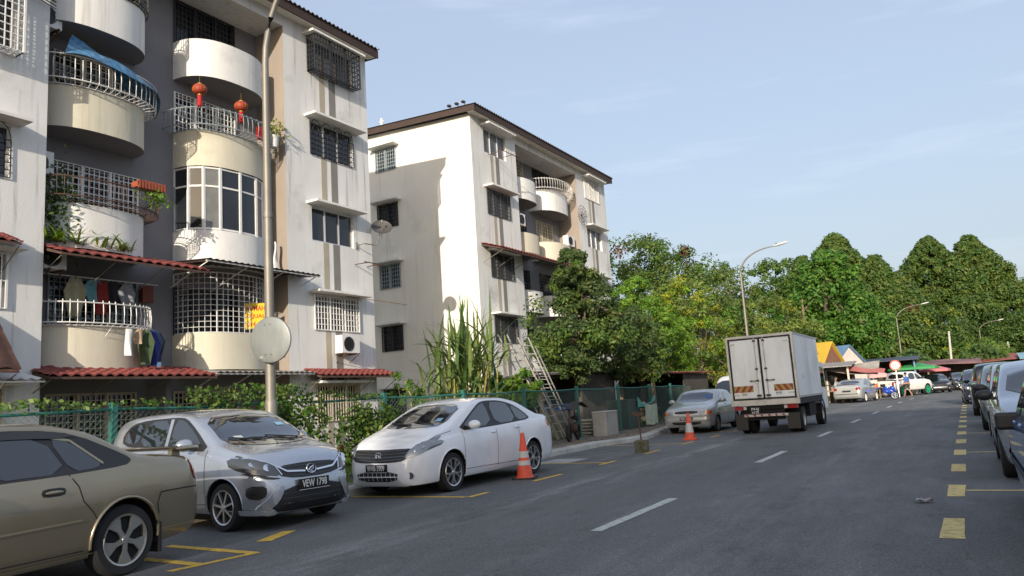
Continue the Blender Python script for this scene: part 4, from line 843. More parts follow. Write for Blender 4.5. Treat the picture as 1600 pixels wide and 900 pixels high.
def junkbox(name, label, cat, loc, d, m, rz=0):
    mb = MB(); x, y, z = d; mb.box(-x / 2, x / 2, -y / 2, y / 2, 0, z); mb.box(-x / 2 - .015, x / 2 + .015, -y / 2 - .015, y / 2 + .015, z * .93, z * .97 + .01); o = mb.build(name, m); o.location = loc; o.rotation_euler = (0, 0, rz)
    bv = o.modifiers.new('b', 'BEVEL'); bv.width = .012; return tag(o, label, cat)
junkbox('concrete_block', 'pale weathered concrete block standing against the fence', 'concrete block', (-10.12, 22.9, .12), (.45, 1.05, .78), conc, .05)
junkbox('crate', 'old wooden crate just behind the fence right of the concrete block', 'crate', (-11.0, 24.9, .1), (.6, .9, .75), wood)
junkbox('water_tank', 'dark plastic tank behind the fence posts', 'tank', (-11.1, 26.9, .1), (.8, 1.2, 1.1), mat('dark_green_plastic', (.03, .05, .04), .6))
junkbox('cabinet', 'grey steel cabinet lying behind the fence', 'cabinet', (-11.7, 22.9, .1), (.5, 1.0, .9), galv)
junkbox('crate', 'blue plastic crate under the dark tree behind the fence', 'crate', (-12.3, 24.0, .1), (.6, .9, 1.1), mat('blue_plastic', (.03, .08, .25), .5))
junkbox('washing_machine', 'old white washing machine in the yard behind the fence', 'washing machine', (-12.2, 20.9, .1), (.6, .6, .9), wmetal)
t = thing('pallet_stack', 'stack of pale planks behind a green fence post', 'planks', (-10.95, 23.3, .1)); mb = MB()
for k in range(6): mb.box(-.3, .3, -.35, .35, .1 * k, .1 * k + .05, Matrix.Rotation(.1 * (k % 3 - 1), 4, 'Z'))
mb.build('plank', ymetal, t)
nety = mat('green_net', (.10, .33, .29), .8, var=.3, scale=8)
mb = MB(); mb.sheet(lambda u, v: (-10.62 - .03 * sin(9 * u), 27.1 + 1.9 * u, 1.28 - .45 * v * (1 - .5 * u) - .28 * sin(pi * u) * (1 - v) + .03 * sin(14 * u)), 16, 8); tag(mb.build('green_net', nety, smooth=60, origin=(-10.6, 28, 1.1)), 'pale green net hung over the fence between two posts', 'net')
mb = MB(); mb.sheet(lambda u, v: (-10.5 - .02 * sin(9 * u), 27.5 + 1.3 * u, .95 - .75 * v + .02 * sin(9 * u)), 10, 6); tag(mb.build('banner', mat('pale_banner', (.42, .48, .36), .8, var=.3, scale=5), origin=(-10.5, 28, .6)), 'pale green plastic banner tied low on the fence', 'banner')
# broken scooter under a burnt umbrella canopy
def wheel_simple(mb, c, r, w, ax='x', seg=20, tr=.18):
    M = Matrix.Translation(c) @ (Matrix.Rotation(pi / 2, 4, 'Y') if ax == 'x' else Matrix.Rotation(pi / 2, 4, 'X')); mb.lathe([(r * .78, -w / 2), (r * .93, -w / 2), (r, -w / 4), (r, w / 4), (r * .93, w / 2), (r * .78, w / 2), (r * .78, -w / 2)], seg, M, False)
t = thing('scrap_scooter', 'rusty scrap scooter frame leaning at a green fence post under a torn black sheet', 'scooter', (-10.1, 20.5, .13), .2)
for q in (-.5, .5): mb = MB(); wheel_simple(mb, (0, q, .24), .24, .08); mb.build('wheel', rubber, t)
mb = MB(); mb.tube([(0, -.5, .24), (.02, -.35, .8), (0, -.3, .9)], .025, 6); mb.tube([(0, -.35, .6), (0, -.1, .3), (0, .25, .35), (0, .5, .6)], .035, 6); mb.tube([(-.25, -.3, .9), (.25, -.3, .92)], .015, 6); mb.ell((0, .1, .38), .12, .2, .13); mb.bar((0, .3, .4), (0, .5, .24), .03, 6); mb.build('frame', rust, t, smooth=50)
mb = MB(); mb.ell((0, .32, .66), .13, .32, .06); mb.build('seat', plastic, t, smooth=60)
mb = MB(); mb.sheet(lambda u, v: (-.35 + .7 * v, -1.0 + 1.9 * u, 1.02 + .10 * sin(pi * u) + .05 * sin(7 * u + 5 * v) - .12 * abs(v - .5)), 16, 8); tag(mb.build('torn_sheet', mat('black_sheet', (.02, .018, .018), .7, var=.5, scale=6), smooth=60, origin=(0, 0, 0)), 'torn black sheet lying over the scrap scooter', 'sheet').matrix_world = Matrix.Translation((-10.1, 20.5, .13)) @ Matrix.Rotation(.2, 4, 'Z')
# traffic cone heap between the cars
mb = MB(); mb.sheet(lambda u, v: (-10.2 + .3 * v, 12.1 + .5 * u, .17 + .12 * sin(pi * u) * sin(pi * v)), 10, 6); tag(mb.build('orange_cloth', mat('orange_rag', (.6, .2, .05), .8), smooth=60, origin=(-10, 12.3, .15)), 'orange rag on the pavement edge by the white sedan', 'cloth')

# ================================================================== VEHICLES
seam = mat('door_seam', (.01, .01, .01), .8)
under = mat('car_underside', (.012, .012, .012), .95)
def chaikin(p, n=1, closed=True):
    for _ in range(n):
        q = []
        for i in range(len(p)):
            a, c = p[i], p[(i + 1) % len(p)]; q += [(a[0] * .78 + c[0] * .22, a[1] * .78 + c[1] * .22), (a[0] * .22 + c[0] * .78, a[1] * .22 + c[1] * .78)]
        p = q
    return p
class Car:
    def __init__(s, name, label, cat, body, Lg, Wd, top, belt, bottom, axF, axR, rw, plan, paintm, loc, rz, tumble=.30, archm=None, group=None, arch=1.12):
        s.t = thing(name, label, cat, loc, rz, group); s.L, s.W = Lg, Wd; s.paint = paintm; s.rw = rw; s.ax = (axF, axR)
        T, B, Z0 = pchip(top), pchip(belt), pchip(bottom); Pn = pchip(plan); s.T, s.B, s.Pn = T, B, Pn
        h = Lg / 2; xs = []
        x = -h
        while x < h: xs.append(x); e = min(x + h, h - x); x += .012 if e < .04 else .03 if e < .2 else .06
        xs.append(h); rings = []; per = None
        for x in xs:
            zt, zb = T(x), Z0(x); w = Pn(x) * Wd / 2; cr = .035 if abs(x) < h - .1 else .01; zbe = min(B(x), zt - .05); zb = min(zb, zbe - .05); H = zbe - zb; g = zt - zbe
            half = [(0, zb), (w * .55, zb), (w * .86, zb), (w * .93, zb + .015), (w * .965, zb + .06), (w * .978, zb + .15 * H + .03), (w * .992, zb + .35 * H), (w, zb + .52 * H), (w * .998, zb + .68 * H), (w * .985, zb + .84 * H), (w * .968, zbe - .02), (w * .955, zbe + .0), (w * .94, zbe + .012)]
            if g > .12:
                wt = w * .93 - tumble * (g - .05)
                for k in (.08, .25, .5, .75): f = k; half.append((w * .93 + (wt - w * .93) * f, zbe + .02 + (g - .07) * f))
                half += [(wt, zt - .05), (wt - .022, zt - .022), (wt - .06, zt - .006), (wt * .75, zt + .012), (wt * .4, zt + .028), (0, zt + .034)]
            else:
                g2 = max(g, .02); wt = w * .90
                for k in (.1, .25, .45, .7): half.append((w * .94 - (w * .04 + .02) * k, zbe + .012 + (g2 - .012) * k))
                half += [(wt - .03, zt - g2 * .12), (wt - .07, zt - .002), (wt - .12, zt + .004), (wt * .7, zt + cr * .4), (wt * .35, zt + cr * .7), (0, zt + cr * .8)]
            ring = [(x, y, z) for y, z in half] + [(x, -y, z) for y, z in half[-2:0:-1]]; rings.append(ring)
        n = len(rings[0]); vs = [v for r in rings for v in r]; fs = [(i * n + k, i * n + (k + 1) % n, (i + 1) * n + (k + 1) % n, (i + 1) * n + k) for i in range(len(rings) - 1) for k in range(n)]
        for base in (0, (len(rings) - 1) * n):
            fs.append(tuple(range(base, base + n)) if base else tuple(range(base, base + n))[::-1])
        me = bpy.data.meshes.new('body'); me.from_pydata(vs, [], fs); bm = bmesh.new(); bm.from_mesh(me); bmesh.ops.recalc_face_normals(bm, faces=bm.faces); bm.to_mesh(me); bm.free()
        s.raw = BVHTree.FromPolygons([Vector(v) for v in vs], [tuple(f) for f in fs])
        me.materials.append(paintm); me.materials.append(under); o = bpy.data.objects.new('body', me); COL.objects.link(o)
        ra = rw * arch; cut = []
        for a in (axF, axR):
            for sg in (1, -1):
                c = MB(); y0, y1 = (Wd / 2 - .30, Wd / 2 + .3) if sg > 0 else (-Wd / 2 - .3, -Wd / 2 + .30); k_ = 28
                c.prism([(a + ra * cos(2 * pi * i / k_), rw + .02 + ra * sin(2 * pi * i / k_)) for i in range(k_)], 'y', y0, y1); cut.append(c)
        cc = MB(); [cc.add(c.v, c.f) for c in cut]; co = cc.build('cut', under)
        md = o.modifiers.new('b', 'BOOLEAN'); md.object = co; md.operation = 'DIFFERENCE'; md.solver = 'EXACT'
        dg = bpy.context.evaluated_depsgraph_get(); dg.update(); m2 = bpy.data.meshes.new_from_object(o.evaluated_get(dg)); bpy.data.objects.remove(co); o.modifiers.clear(); o.data = m2
        m2.name = 'body'
        while len(m2.materials) < 2: m2.materials.append(under)
        m2.materials[0] = paintm; m2.materials[1] = under
        for p in m2.polygons:
            c = p.center; inn = any(abs(math.hypot(c.x - a, c.z - rw - .02) - ra) < .03 and abs(p.normal.y) < .4 or (math.hypot(c.x - a, c.z - rw - .02) < ra + .01 and abs(p.normal.y) > .9 and abs(c.y) < Wd / 2 - .27) for a in (axF, axR))
            p.material_index = 1 if inn or (p.normal.z < -.8 and c.z < .35) else 0; p.use_smooth = True
        m2.set_sharp_from_angle(angle=R(38)); o.parent = s.t; s.body = o
        # arch lip
        s.bvh = s.raw
    def ray(s, plane, a, c, sg=1):
        if plane == 'side': h = s.raw.ray_cast(Vector((a, 3 * sg, c)), Vector((0, -sg, 0)))
        elif plane == 'front': h = s.raw.ray_cast(Vector((6, a, c)), Vector((-1, 0, 0)))
        elif plane == 'rear': h = s.raw.ray_cast(Vector((-6, a, c)), Vector((1, 0, 0)))
        elif plane == 'top': h = s.raw.ray_cast(Vector((a, c, 5)), Vector((0, 0, -1)))
        return h
    def panel(s, name, outline, plane, m, sg=1, off=.005, parent=None, maxe=.06, mirror=False, sm=1, rim=.012):
        pl = chaikin(outline, sm) if sm else outline
        bm = bmesh.new(); f = bm.faces.new([bm.verts.new((p[0], p[1], 0)) for p in pl]); bmesh.ops.triangulate(bm, faces=[f])
        for _ in range(6):
            e = [e for e in bm.edges if e.calc_length() > maxe]
            if not e: break
            bmesh.ops.subdivide_edges(bm, edges=e, cuts=1); bmesh.ops.triangulate(bm, faces=[f for f in bm.faces if len(f.verts) > 3])
        bmesh.ops.remove_doubles(bm, verts=bm.verts, dist=.0005)
        bad = []
        for v in bm.verts:
            a, c = v.co.x, v.co.y; h = s.ray(plane, a, c, sg)
            if h[0] is None: bad.append(v); continue
            nn = h[1]; d = {'side': Vector((0, sg, 0)), 'front': Vector((1, 0, 0)), 'rear': Vector((-1, 0, 0)), 'top': Vector((0, 0, 1))}[plane]
            if nn.dot(d) < 0: nn = -nn
            v.co = h[0] + nn * off
        bmesh.ops.delete(bm, geom=bad, context='VERTS')
        if rim:
            r = bmesh.ops.extrude_edge_only(bm, edges=[e for e in bm.edges if e.is_boundary]); d = {'side': Vector((0, -sg, 0)), 'front': Vector((-1, 0, 0)), 'rear': Vector((1, 0, 0)), 'top': Vector((0, 0, -1))}[plane]
            for v in [g for g in r['geom'] if isinstance(g, bmesh.types.BMVert)]: v.co += d * rim
        bmesh.ops.recalc_face_normals(bm, faces=bm.faces)
        me = bpy.data.meshes.new(name); bm.to_mesh(me); bm.free(); me.materials.append(m)
        for p in me.polygons: p.use_smooth = True
        me.set_sharp_from_angle(angle=R(50)); o = bpy.data.objects.new(name, me); COL.objects.link(o); o.parent = parent or s.t
        if mirror: s.panel(name, [(-a if plane in ('front', 'rear') else a, c) for a, c in outline] if plane != 'side' else outline, plane, m, -sg, off, parent, maxe, False, sm, rim)
        return o
    def line(s, mb, pts, plane, w=.005, sg=1, off=.0035):
        P = []
        for i in range(len(pts) - 1):
            n = max(1, int(math.dist(pts[i], pts[i + 1]) / .05))
            for k in range(n + (i == len(pts) - 2)): f = k / n; P.append((pts[i][0] + (pts[i + 1][0] - pts[i][0]) * f, pts[i][1] + (pts[i + 1][1] - pts[i][1]) * f))
        H = [s.ray(plane, a, c, sg) for a, c in P]; H = [h for h in H if h[0] is not None]
        for h, g in zip(H, H[1:]):
            if (h[0] - g[0]).length > .3: continue
            nn = h[1]; d = (g[0] - h[0]).normalized(); t_ = nn.cross(d).normalized() * w / 2; o = nn * off
            if plane == 'side' and nn.y * sg < 0: o = -o
            mb.quad(h[0] + o - t_, h[0] + o + t_, g[0] + o + t_, g[0] + o - t_)
    def wheels(s, style='5y', rm=None, dark_=None, ins=.02, steer=0, w=.19):
        rm = rm or rimm; r = s.rw; rr = r * .72
        for a in s.ax:
            for sg in (1, -1):
                M = Matrix.Translation((a, sg * (s.W / 2 - ins - w / 2), r)) @ Matrix.Rotation(steer if a == s.ax[0] else 0, 4, 'Z') @ Matrix.Rotation(-sg * pi / 2, 4, 'X')
                mb = MB(); mb.lathe([(rr * .9, -w / 2), (rr * .95, w * .28), (rr * .2, w * .30), (0.001, w * .30)], 28, M, False); wh = mb.build('wheel', under, s.t, smooth=40)
                mb = MB(); mb.lathe([(rr, -w / 2), (r * .93, -w / 2), (r * .985, -w * .40), (r, -w * .25), (r, w * .25), (r * .985, w * .40), (r * .93, w / 2), (rr * 1.02, w / 2 - .002), (rr, w / 2 - .02)], 36, M, False); mb.build('tyre', rubber, wh, smooth=30)
                mb = MB(); mb.lathe([(rr * 1.015, w / 2 - .004), (rr * 1.0, w / 2 + .003), (rr * .93, w / 2 - .002), (rr * .9, w * .3), (rr * .88, -w * .3)], 36, M, False)
                mb.lathe([(.0, w / 2 + .004), (rr * .15, w / 2 + .002), (rr * .18, w / 2 - .012), (rr * .18, w * .25)], 16, M, False)
                nsp = {'5y': 5, '5fan': 5, '8': 7, 'disc': 0}[style]
                for k in range(nsp):
                    Q = M @ Matrix.Rotation(2 * pi * k / nsp + .3, 4, 'Z'); z1, z0 = w / 2 - .004, w / 2 - .035
                    if style == '5fan': pl = [(.1, -.10), (.45, -.09), (.92, -.33), (.92, .33), (.45, .09), (.1, .10)]; mb.prism([(p[0] * rr, p[1] * rr) for p in pl], 'z', z0, z1, Q)
                    elif style == '8': mb.prism([(p[0] * rr, p[1] * rr) for p in [(.1, -.07), (.93, -.055), (.93, .055), (.1, .07)]], 'z', z0, z1, Q)
                    else:
                        mb.prism([(p[0] * rr, p[1] * rr) for p in [(.1, -.09), (.50, -.085), (.50, .085), (.1, .09)]], 'z', z0, z1, Q)
                        for q in (1, -1): mb.prism([(p[0] * rr, p[1] * rr * q) for p in [(.45, -.02), (.50, .10), (.93, .34), (.93, .19)]], 'z', z0, z1, Q)
                if style == 'disc':
                    mb.lathe([(rr * .92, w / 2 - .02), (rr * .75, w / 2 - .002), (rr * .45, w / 2 - .012), (rr * .2, w / 2 + .005), (0.001, w / 2 + .008)], 28, M, False)
                    
                mb.build('rim', rm, wh, smooth=35)
    def mirror(s, x, z, m, sides=(1, -1), sz=1.0, arm=.09):
        for sg in sides:
            h = s.ray('side', x, z - .04, sg); y = h[0].y if h[0] else s.W / 2 * sg
            c = (x - .02, y + sg * (.09 + arm * .5) * sz, z + .02); mb = MB(); mb.ell(c, .075 * sz, .115 * sz, .075 * sz, 16, 10)
            o = mb.build('side_mirror', m, s.t, smooth=60); mb = MB(); mb.bar((x, y - sg * .02, z - .03), (x, y + sg * .07, z - .02), .022, 6)
            mb.ell((c[0] - .02, c[1], c[2]), .062 * sz, .10 * sz, .062 * sz, 12, 8); mb.build('mirror_mount', plastic, o)
    def plate(s, txt, plane, z, y=0, w=.44, h=.12, th=.10, m=None, off=.02, lines=None):
        hh = s.ray(plane, y, z); x = hh[0].x; d = 1 if plane == 'front' else -1; o = Vector((x + d * off, y, z)); M = frameM(o, (0, d, 0), (d, 0, .0))
        mb = MB(); mb.box(-w / 2, w / 2, -h / 2, h / 2, -.03, 0, M); p = mb.build('number_plate', mat('plate_black', (.008, .008, .009), .35), s.t)
        mb = MB(); mb.box(-w / 2 - .006, w / 2 + .006, h / 2, h / 2 + .006, -.01, .003, M); mb.box(-w / 2 - .006, w / 2 + .006, -h / 2 - .006, -h / 2, -.01, .003, M)
        for i, tx in enumerate(lines or [txt]):
            n = len(lines or [1]); add_text(mb, tx, th, M @ Matrix.Translation((0, (0 if n == 1 else (.5 - i) * h / n * .95), .003)), w * .84 if n == 1 else w * .7)
        mb.build('plate_lettering', mat('plate_white', (.70, .70, .68), .5), p)
def disc_on(s, y, z, r, m, name, par=None, plane='front', off=.012, n=20, th=.014):
    h = s.ray(plane, y, z); d = 1 if plane == 'front' else -1
    M = frameM(h[0] + Vector((d * off, 0, 0)), (0, d, 0), (h[1] if h[1].x * d > 0 else -h[1])); mb = MB(); mb.lathe([(r, -th), (r, 0), (r * .8, .004), (r * .55, -.004), (0.001, .002)], n, M, False); return mb.build(name, m, par or s.t, smooth=50)
def door_lines(s, xs, zb, zt_f, extra=(), sides=(1, -1)):
    for sg in sides:
        mb = MB()
        for x in xs: s.line(mb, [(x[0], zb), (x[0] + x[1] * .5, (zb + zt_f) / 2), (x[0] + x[1], zt_f)], 'side', .008, sg)
        for e in extra: s.line(mb, e, 'side', .008, sg)
        mb.build('door_seam', seam, s.t, fixn=False)
def handles(s, pos, m, sides=(1, -1), recess=False):
    for sg in sides:
        for x, z in pos:
            if recess: s.panel('handle_recess', [(x - .10, z - .035), (x + .08, z - .035), (x + .10, z), (x + .08, z + .035), (x - .10, z + .035), (x - .12, z)], 'side', plastic, sg, .004, rim=.004)
            h = s.ray('side', x, z, sg); y = h[0].y; mb = MB(); mb.ell((x, y + sg * .022, z), .085, .014, .017, 12, 6); mb.build('door_handle', m, s.t, smooth=60)
def arches(s, m, w=.02, sides=(1, -1)):
    for sg in sides:
        for a in s.ax:
            mb = MB(); ra = s.rw * 1.12 + .006; P = []
            for k in range(25):
                an = -.12 + (pi + .24) * k / 24; x, z = a + ra * cos(an), s.rw + .02 + ra * sin(an); h = s.ray('side', x, z, sg)
                if h[0] is not None: P.append(h[0] + Vector((0, sg * .004, 0)))
            if len(P) > 3: mb.tube(P, w * .5, 6); mb.build('arch_lip', m, s.t, smooth=60)
def hlogo(s, y, z, sz, plane='front'):
    h = s.ray(plane, y, z); M = frameM(h[0] + Vector((.03, 0, 0)), (0, 1, 0), (1, 0, .25)); mb = MB()
    mb.tube([M @ Vector((sz * .62 * x, sz * .5 * q, 0)) for x, q in ((-1, -.8), (-1.05, .6), (-.8, 1), (.8, 1), (1.05, .6), (1, -.8), (.75, -1), (-.75, -1), (-1, -.8))], sz * .05, 5)
    for q in (-1, 1): mb.tube([M @ Vector((sz * q * .52, sz * .40, .003)), M @ Vector((sz * q * .27, 0, .003)), M @ Vector((sz * q * .36, -sz * .42, .003))], sz * .085, 5)
    mb.tube([M @ Vector((-sz * .27, 0, .003)), M @ Vector((sz * .27, 0, .003))], sz * .07, 5); mb.build('badge', chrome, s.t)
def wipers(s, z, ln=.5):
    mb = MB()
    for y0, y1 in ((.45, -.02), (-.08, -.55)):
        P = []
        for k in range(7):
            y = y0 + (y1 - y0) * k / 6; h = s.ray('front', y, z + .05 * k / 6)
            if h[0] is not None: P.append(h[0] + Vector((.02, 0, .012)))
        mb.tube(P, .009, 4)
    mb.build('wiper', plastic, s.t)

# ---- white sedan
pw = paint('white_car_paint', (.84, .85, .87), .0, .3)
def side_glass(s, polys, m=cglass, frame=None, fo=None):
    if frame: s.panel('window_frame', frame, 'side', plastic, 1, .003, mirror=True, rim=.003)
    for p in polys: s.panel('side_window', p, 'side', m, 1, .008, mirror=True, rim=.008)
c = Car('parked_sedan', 'white modern sedan parked at the kerb beside the large traffic cone', 'car', None, 4.40, 1.695,
    [(-2.2, .62), (-2.17, .88), (-2.12, 1.03), (-2.0, 1.075), (-1.65, 1.11), (-1.45, 1.17), (-.9, 1.38), (-.45, 1.445), (.05, 1.45), (.35, 1.415), (.8, 1.25), (1.30, 1.03), (1.5, .97), (1.8, .87), (2.02, .75), (2.12, .66), (2.18, .55), (2.2, .45)],
    [(-2.2, .86), (-1.7, 1.0), (-.6, .97), (.5, .91), (1.3, .86), (1.9, .76), (2.2, .5)], [(-2.2, .38), (-2.05, .24), (-1.6, .20), (1.6, .18), (2.1, .17), (2.2, .30)], 1.31, -1.24, .305,
    [(-2.2, .74), (-2.14, .88), (-1.95, .95), (-1.3, .995), (0, 1), (1.2, .995), (1.7, .95), (1.95, .87), (2.08, .76), (2.16, .62), (2.2, .5)], pw, (-8.06, 11.66, 0), R(-90) - .02)
side_glass(c, [[(.98, .955), (.62, 1.17), (.30, 1.335), (.12, 1.375), (.06, .985)], [(-.06, .99), (-.0, 1.375), (-.35, 1.37), (-.62, 1.32), (-.74, 1.01)], [(-.79, 1.015), (-.68, 1.30), (-.86, 1.25), (-1.13, 1.10), (-1.16, 1.04)]], frame=[(1.12, .93), (.62, 1.20), (.30, 1.365), (.10, 1.405), (-.35, 1.40), (-.66, 1.345), (-.9, 1.27), (-1.2, 1.10), (-1.24, 1.02), (-.6, .985), (.1, .955)])
c.panel('windscreen', [(-.62, 1.04), (-.53, 1.36), (0, 1.385), (.53, 1.36), (.62, 1.04), (.3, 1.02), (-.3, 1.02)], 'front', cglass, off=.006, rim=.006)
c.panel('rear_window', [(-.58, 1.16), (-.50, 1.36), (.50, 1.36), (.58, 1.16)], 'rear', cglass, off=.006, rim=.006)
g = c.panel('grille', [(-.56, .60), (-.57, .73), (-.48, .735), (0, .725), (.48, .735), (.57, .73), (.56, .60), (.45, .545), (0, .53), (-.45, .545)], 'front', plastic, off=.006)
mb = MB()
for z, w_ in ((.70, .53), (.655, .54), (.61, .54), (.565, .48)): c.line(mb, [(-w_, z + .015), (0, z - .01), (w_, z + .015)], 'front', .013, 1, .016)
mb.build('grille_bar', mat('grille_silver', (.13, .135, .14), .3, metal=.8), g, fixn=False); hlogo(c, 0, .645, .085)
for sg in (1, -1):
    h_ = c.panel('headlight', [(sg * .50, .585), (sg * .56, .74), (sg * .72, .81), (sg * .80, .83), (sg * .80, .74), (sg * .68, .62)], 'front', lampg, off=.009)
    c.panel('headlight', [(2.06, .66), (1.96, .80), (1.60, .885), (1.50, .90), (1.62, .83), (1.85, .73)], 'side', lampg, sg, .009, parent=h_)
    for y, z in ((.62, .70), (.71, .755)): disc_on(c, sg * y, z, .042, chrome, 'reflector', h_)
    fl = disc_on(c, sg * .60, .335, .062, chrome, 'fog_light'); c.panel('tail_light', [(sg * .80, .82), (sg * .55, .84), (sg * .56, 1.0), (sg * .78, 1.0)], 'rear', redl, off=.008)
    c.panel('tail_light', [(-2.16, .80), (-1.98, .92), (-1.93, 1.0), (-2.08, 1.01), (-2.18, .95)], 'side', redl, sg, .008)
c.panel('lower_intake', [(-.42, .40), (.42, .40), (.38, .25), (-.38, .25)], 'front', plastic, off=.006)
mb = MB(); c.line(mb, [(-.4, .325), (.4, .325)], 'front', .014, 1, .013)
for k in range(-4, 5): c.line(mb, [(k * .09, .27), (k * .09, .39)], 'front', .008, 1, .012)
mb.build('intake_bar', pw, c.t, fixn=False); c.plate('WVB 5909', 'front', .455, -.0, .42, .115, .115, off=.03)
door_lines(c, [(.0, -.01), (-.78, .03), (1.0, -.02)], .28, .94, [[(1.05, .32), (-.9, .30)], [(1.25, .95), (1.6, .9), (1.95, .79)]]); handles(c, [(.10, .86), (-.70, .90)], pw); arches(c, pw); c.mirror(.80, 1.0, pw); wipers(c, 1.06); c.wheels('5y', rimm)
c.panel('road_tax_sticker', [(.38, 1.10), (.50, 1.10), (.49, 1.15), (.38, 1.15)], 'front', mat('sticker_blue', (.25, .45, .6), .5), off=.012, sm=0, rim=0)
mb = MB()

# ---- silver hatchback, nose to the road
ps = paint('silver_car_paint', (.44, .47, .52), .65, .30)
hb_top = [(-1.83, .75), (-1.81, 1.0), (-1.74, 1.22), (-1.62, 1.36), (-1.4, 1.435), (-.9, 1.475), (-.3, 1.485), (.1, 1.455), (.55, 1.27), (.98, 1.04), (1.2, .985), (1.5, .90), (1.68, .80), (1.77, .68), (1.82, .55), (1.83, .45)]
c = Car('parked_hatchback', 'silver hatchback parked nose to the road between the gold sedan and the white sedan', 'car', None, 3.66, 1.665, hb_top,
    [(-1.83, .95), (-1.2, 1.02), (0, .97), (1, .92), (1.5, .82), (1.83, .5)], [(-1.83, .42), (-1.7, .26), (-1.2, .2), (1.2, .18), (1.7, .17), (1.83, .3)], 1.13, -1.32, .29,
    [(-1.83, .8), (-1.75, .92), (-1.5, .97), (-1, 1), (.9, 1), (1.35, .96), (1.6, .89), (1.74, .78), (1.80, .66), (1.83, .55)], ps, (-9.10, 7.42, 0), R(-5), .27)
side_glass(c, [[(.66, 1.0), (.38, 1.22), (.10, 1.375), (-.10, 1.395), (-.14, 1.015)], [(-.26, 1.02), (-.22, 1.395), (-.75, 1.385), (-.88, 1.07)], [(-.93, 1.08), (-.82, 1.375), (-1.15, 1.34), (-1.32, 1.22), (-1.28, 1.12)]], frame=[(.82, .965), (.40, 1.25), (.12, 1.405), (-.12, 1.425), (-.8, 1.415), (-1.2, 1.365), (-1.4, 1.22), (-1.34, 1.08), (-.6, 1.01), (.1, .985)])
c.panel('windscreen', [(-.66, 1.04), (-.56, 1.39), (0, 1.415), (.56, 1.39), (.66, 1.04), (.3, 1.005), (-.3, 1.005)], 'front', cglass, off=.006, rim=.006)
g = c.panel('grille', [(-.50, .64), (-.47, .745), (0, .765), (.47, .745), (.50, .64), (.25, .585), (-.25, .585)], 'front', plastic, off=.006)
mb = MB()
for z, w_ in ((.73, .44), (.69, .46), (.615, .3)): c.line(mb, [(-w_, z), (0, z - .005), (w_, z)], 'front', .008, 1, .013)
mb.build('grille_bar', mat('grille_dark', (.10, .10, .11), .3, metal=.6), g, fixn=False)
mb = MB(); 
for sg in (1, -1): c.line(mb, [(sg * .50, .755), (sg * .36, .675), (sg * .09, .655)], 'front', .022, 1, .018)
mb.build('grille_trim', chrome, g, fixn=False)
h = c.ray('front', 0, .68); M = frameM(h[0] + Vector((.03, 0, 0)), (0, 1, 0), (1, 0, .2)); mb = MB()
mb.tube([M @ Vector((.072 * cos(a), .056 * sin(a), 0)) for a in [2 * pi * k / 24 for k in range(25)]], .008, 5); mb.tube([M @ Vector(p) for p in ((-.05, -.02, 0), (-.01, .012, 0), (.035, .03, 0), (.03, -.005, 0), (-.02, -.03, 0), (.02, -.045, 0))], .012, 5); mb.build('badge', chrome, c.t)
for sg in (1, -1):
    h_ = c.panel('headlight', [(sg * .44, .63), (sg * .50, .76), (sg * .70, .86), (sg * .79, .88), (sg * .80, .74), (sg * .72, .66)], 'front', mat('headlight_dark_glass', (.055, .06, .065), .05, metal=.2, coat=1), off=.009)
    c.panel('headlight_wing', [(1.62, .70), (1.58, .82), (1.36, .90), (1.30, .90), (1.36, .83), (1.48, .74)], 'side', MC['headlight_dark_glass'], sg, .009, parent=h_)
    mb = MB(); c.line(mb, [(sg * .445, .64), (sg * .505, .76), (sg * .70, .86), (sg * .78, .875)], 'front', .014, 1, .016); mb.build('lamp_trim', chrome, h_, fixn=False)
    c.panel('headlight_lower', [(sg * .44, .60), (sg * .62, .64), (sg * .78, .70), (sg * .74, .655), (sg * .6, .60)], 'front', plastic, off=.012, parent=h_)
    for y, z in ((.60, .745), (.71, .79)): disc_on(c, sg * y, z, .052, chrome, 'reflector', h_, off=.016)
    c.panel('bumper_vent', [(sg * .63, .53), (sg * .76, .54), (sg * .76, .40), (sg * .69, .37), (sg * .63, .42)], 'front', plastic, off=.006)
    c.panel('bumper_blade', [(sg * .42, .52), (sg * .53, .54), (sg * .60, .40), (sg * .72, .27), (sg * .62, .235), (sg * .50, .34)], 'front', ps, off=.022, rim=.03)
    c.panel('splitter', [(sg * .50, .235), (sg * .80, .27), (sg * .80, .215), (sg * .55, .19)], 'front', mat('splitter_silver', (.60, .62, .65), .3, metal=.6), off=.03, rim=.03)
    mb = MB(); c.line(mb, [(sg * .66, .655), (sg * .72, .62)], 'front', .01, 1, .01); mb.build('seam', seam, c.t, fixn=False)
c.panel('lower_intake', [(-.44, .50), (.44, .50), (.60, .27), (.45, .20), (-.45, .20), (-.60, .27)], 'front', plastic, off=.006)
mb = MB(); 
for z in (.42, .36, .30): c.line(mb, [(-.46, z), (.46, z)], 'front', .008, 1, .012)
mb.build('intake_bar', mat('grille_dark', (.1, .1, .1), .3), c.t, fixn=False)
c.plate('VEW 1798', 'front', .505, 0, .46, .13, .125, off=.045)
door_lines(c, [(-.20, 0), (-.98, .04), (.78, -.02)], .28, .98, [[(.8, .32), (-1.0, .30)], [(-.98, .5), (-.9, .33)]]); handles(c, [(-.10, .88), (-.86, .92)], ps); arches(c, ps); c.mirror(.50, 1.04, ps, sz=1.1); wipers(c, 1.06); c.wheels('8', rimm, steer=0)
for sg in (1, -1): c.panel('door_pillar', [(-.23, .99), (-.16, .99), (-.15, 1.40), (-.22, 1.40)], 'side', ps, sg, .012, sm=0, rim=.006)
c.panel('windscreen_sticker', [(-.46, 1.10), (-.34, 1.10), (-.34, 1.13), (-.46, 1.13)], 'front', mat('sticker_white', (.45, .5, .48), .5), off=.012, sm=0, rim=0)
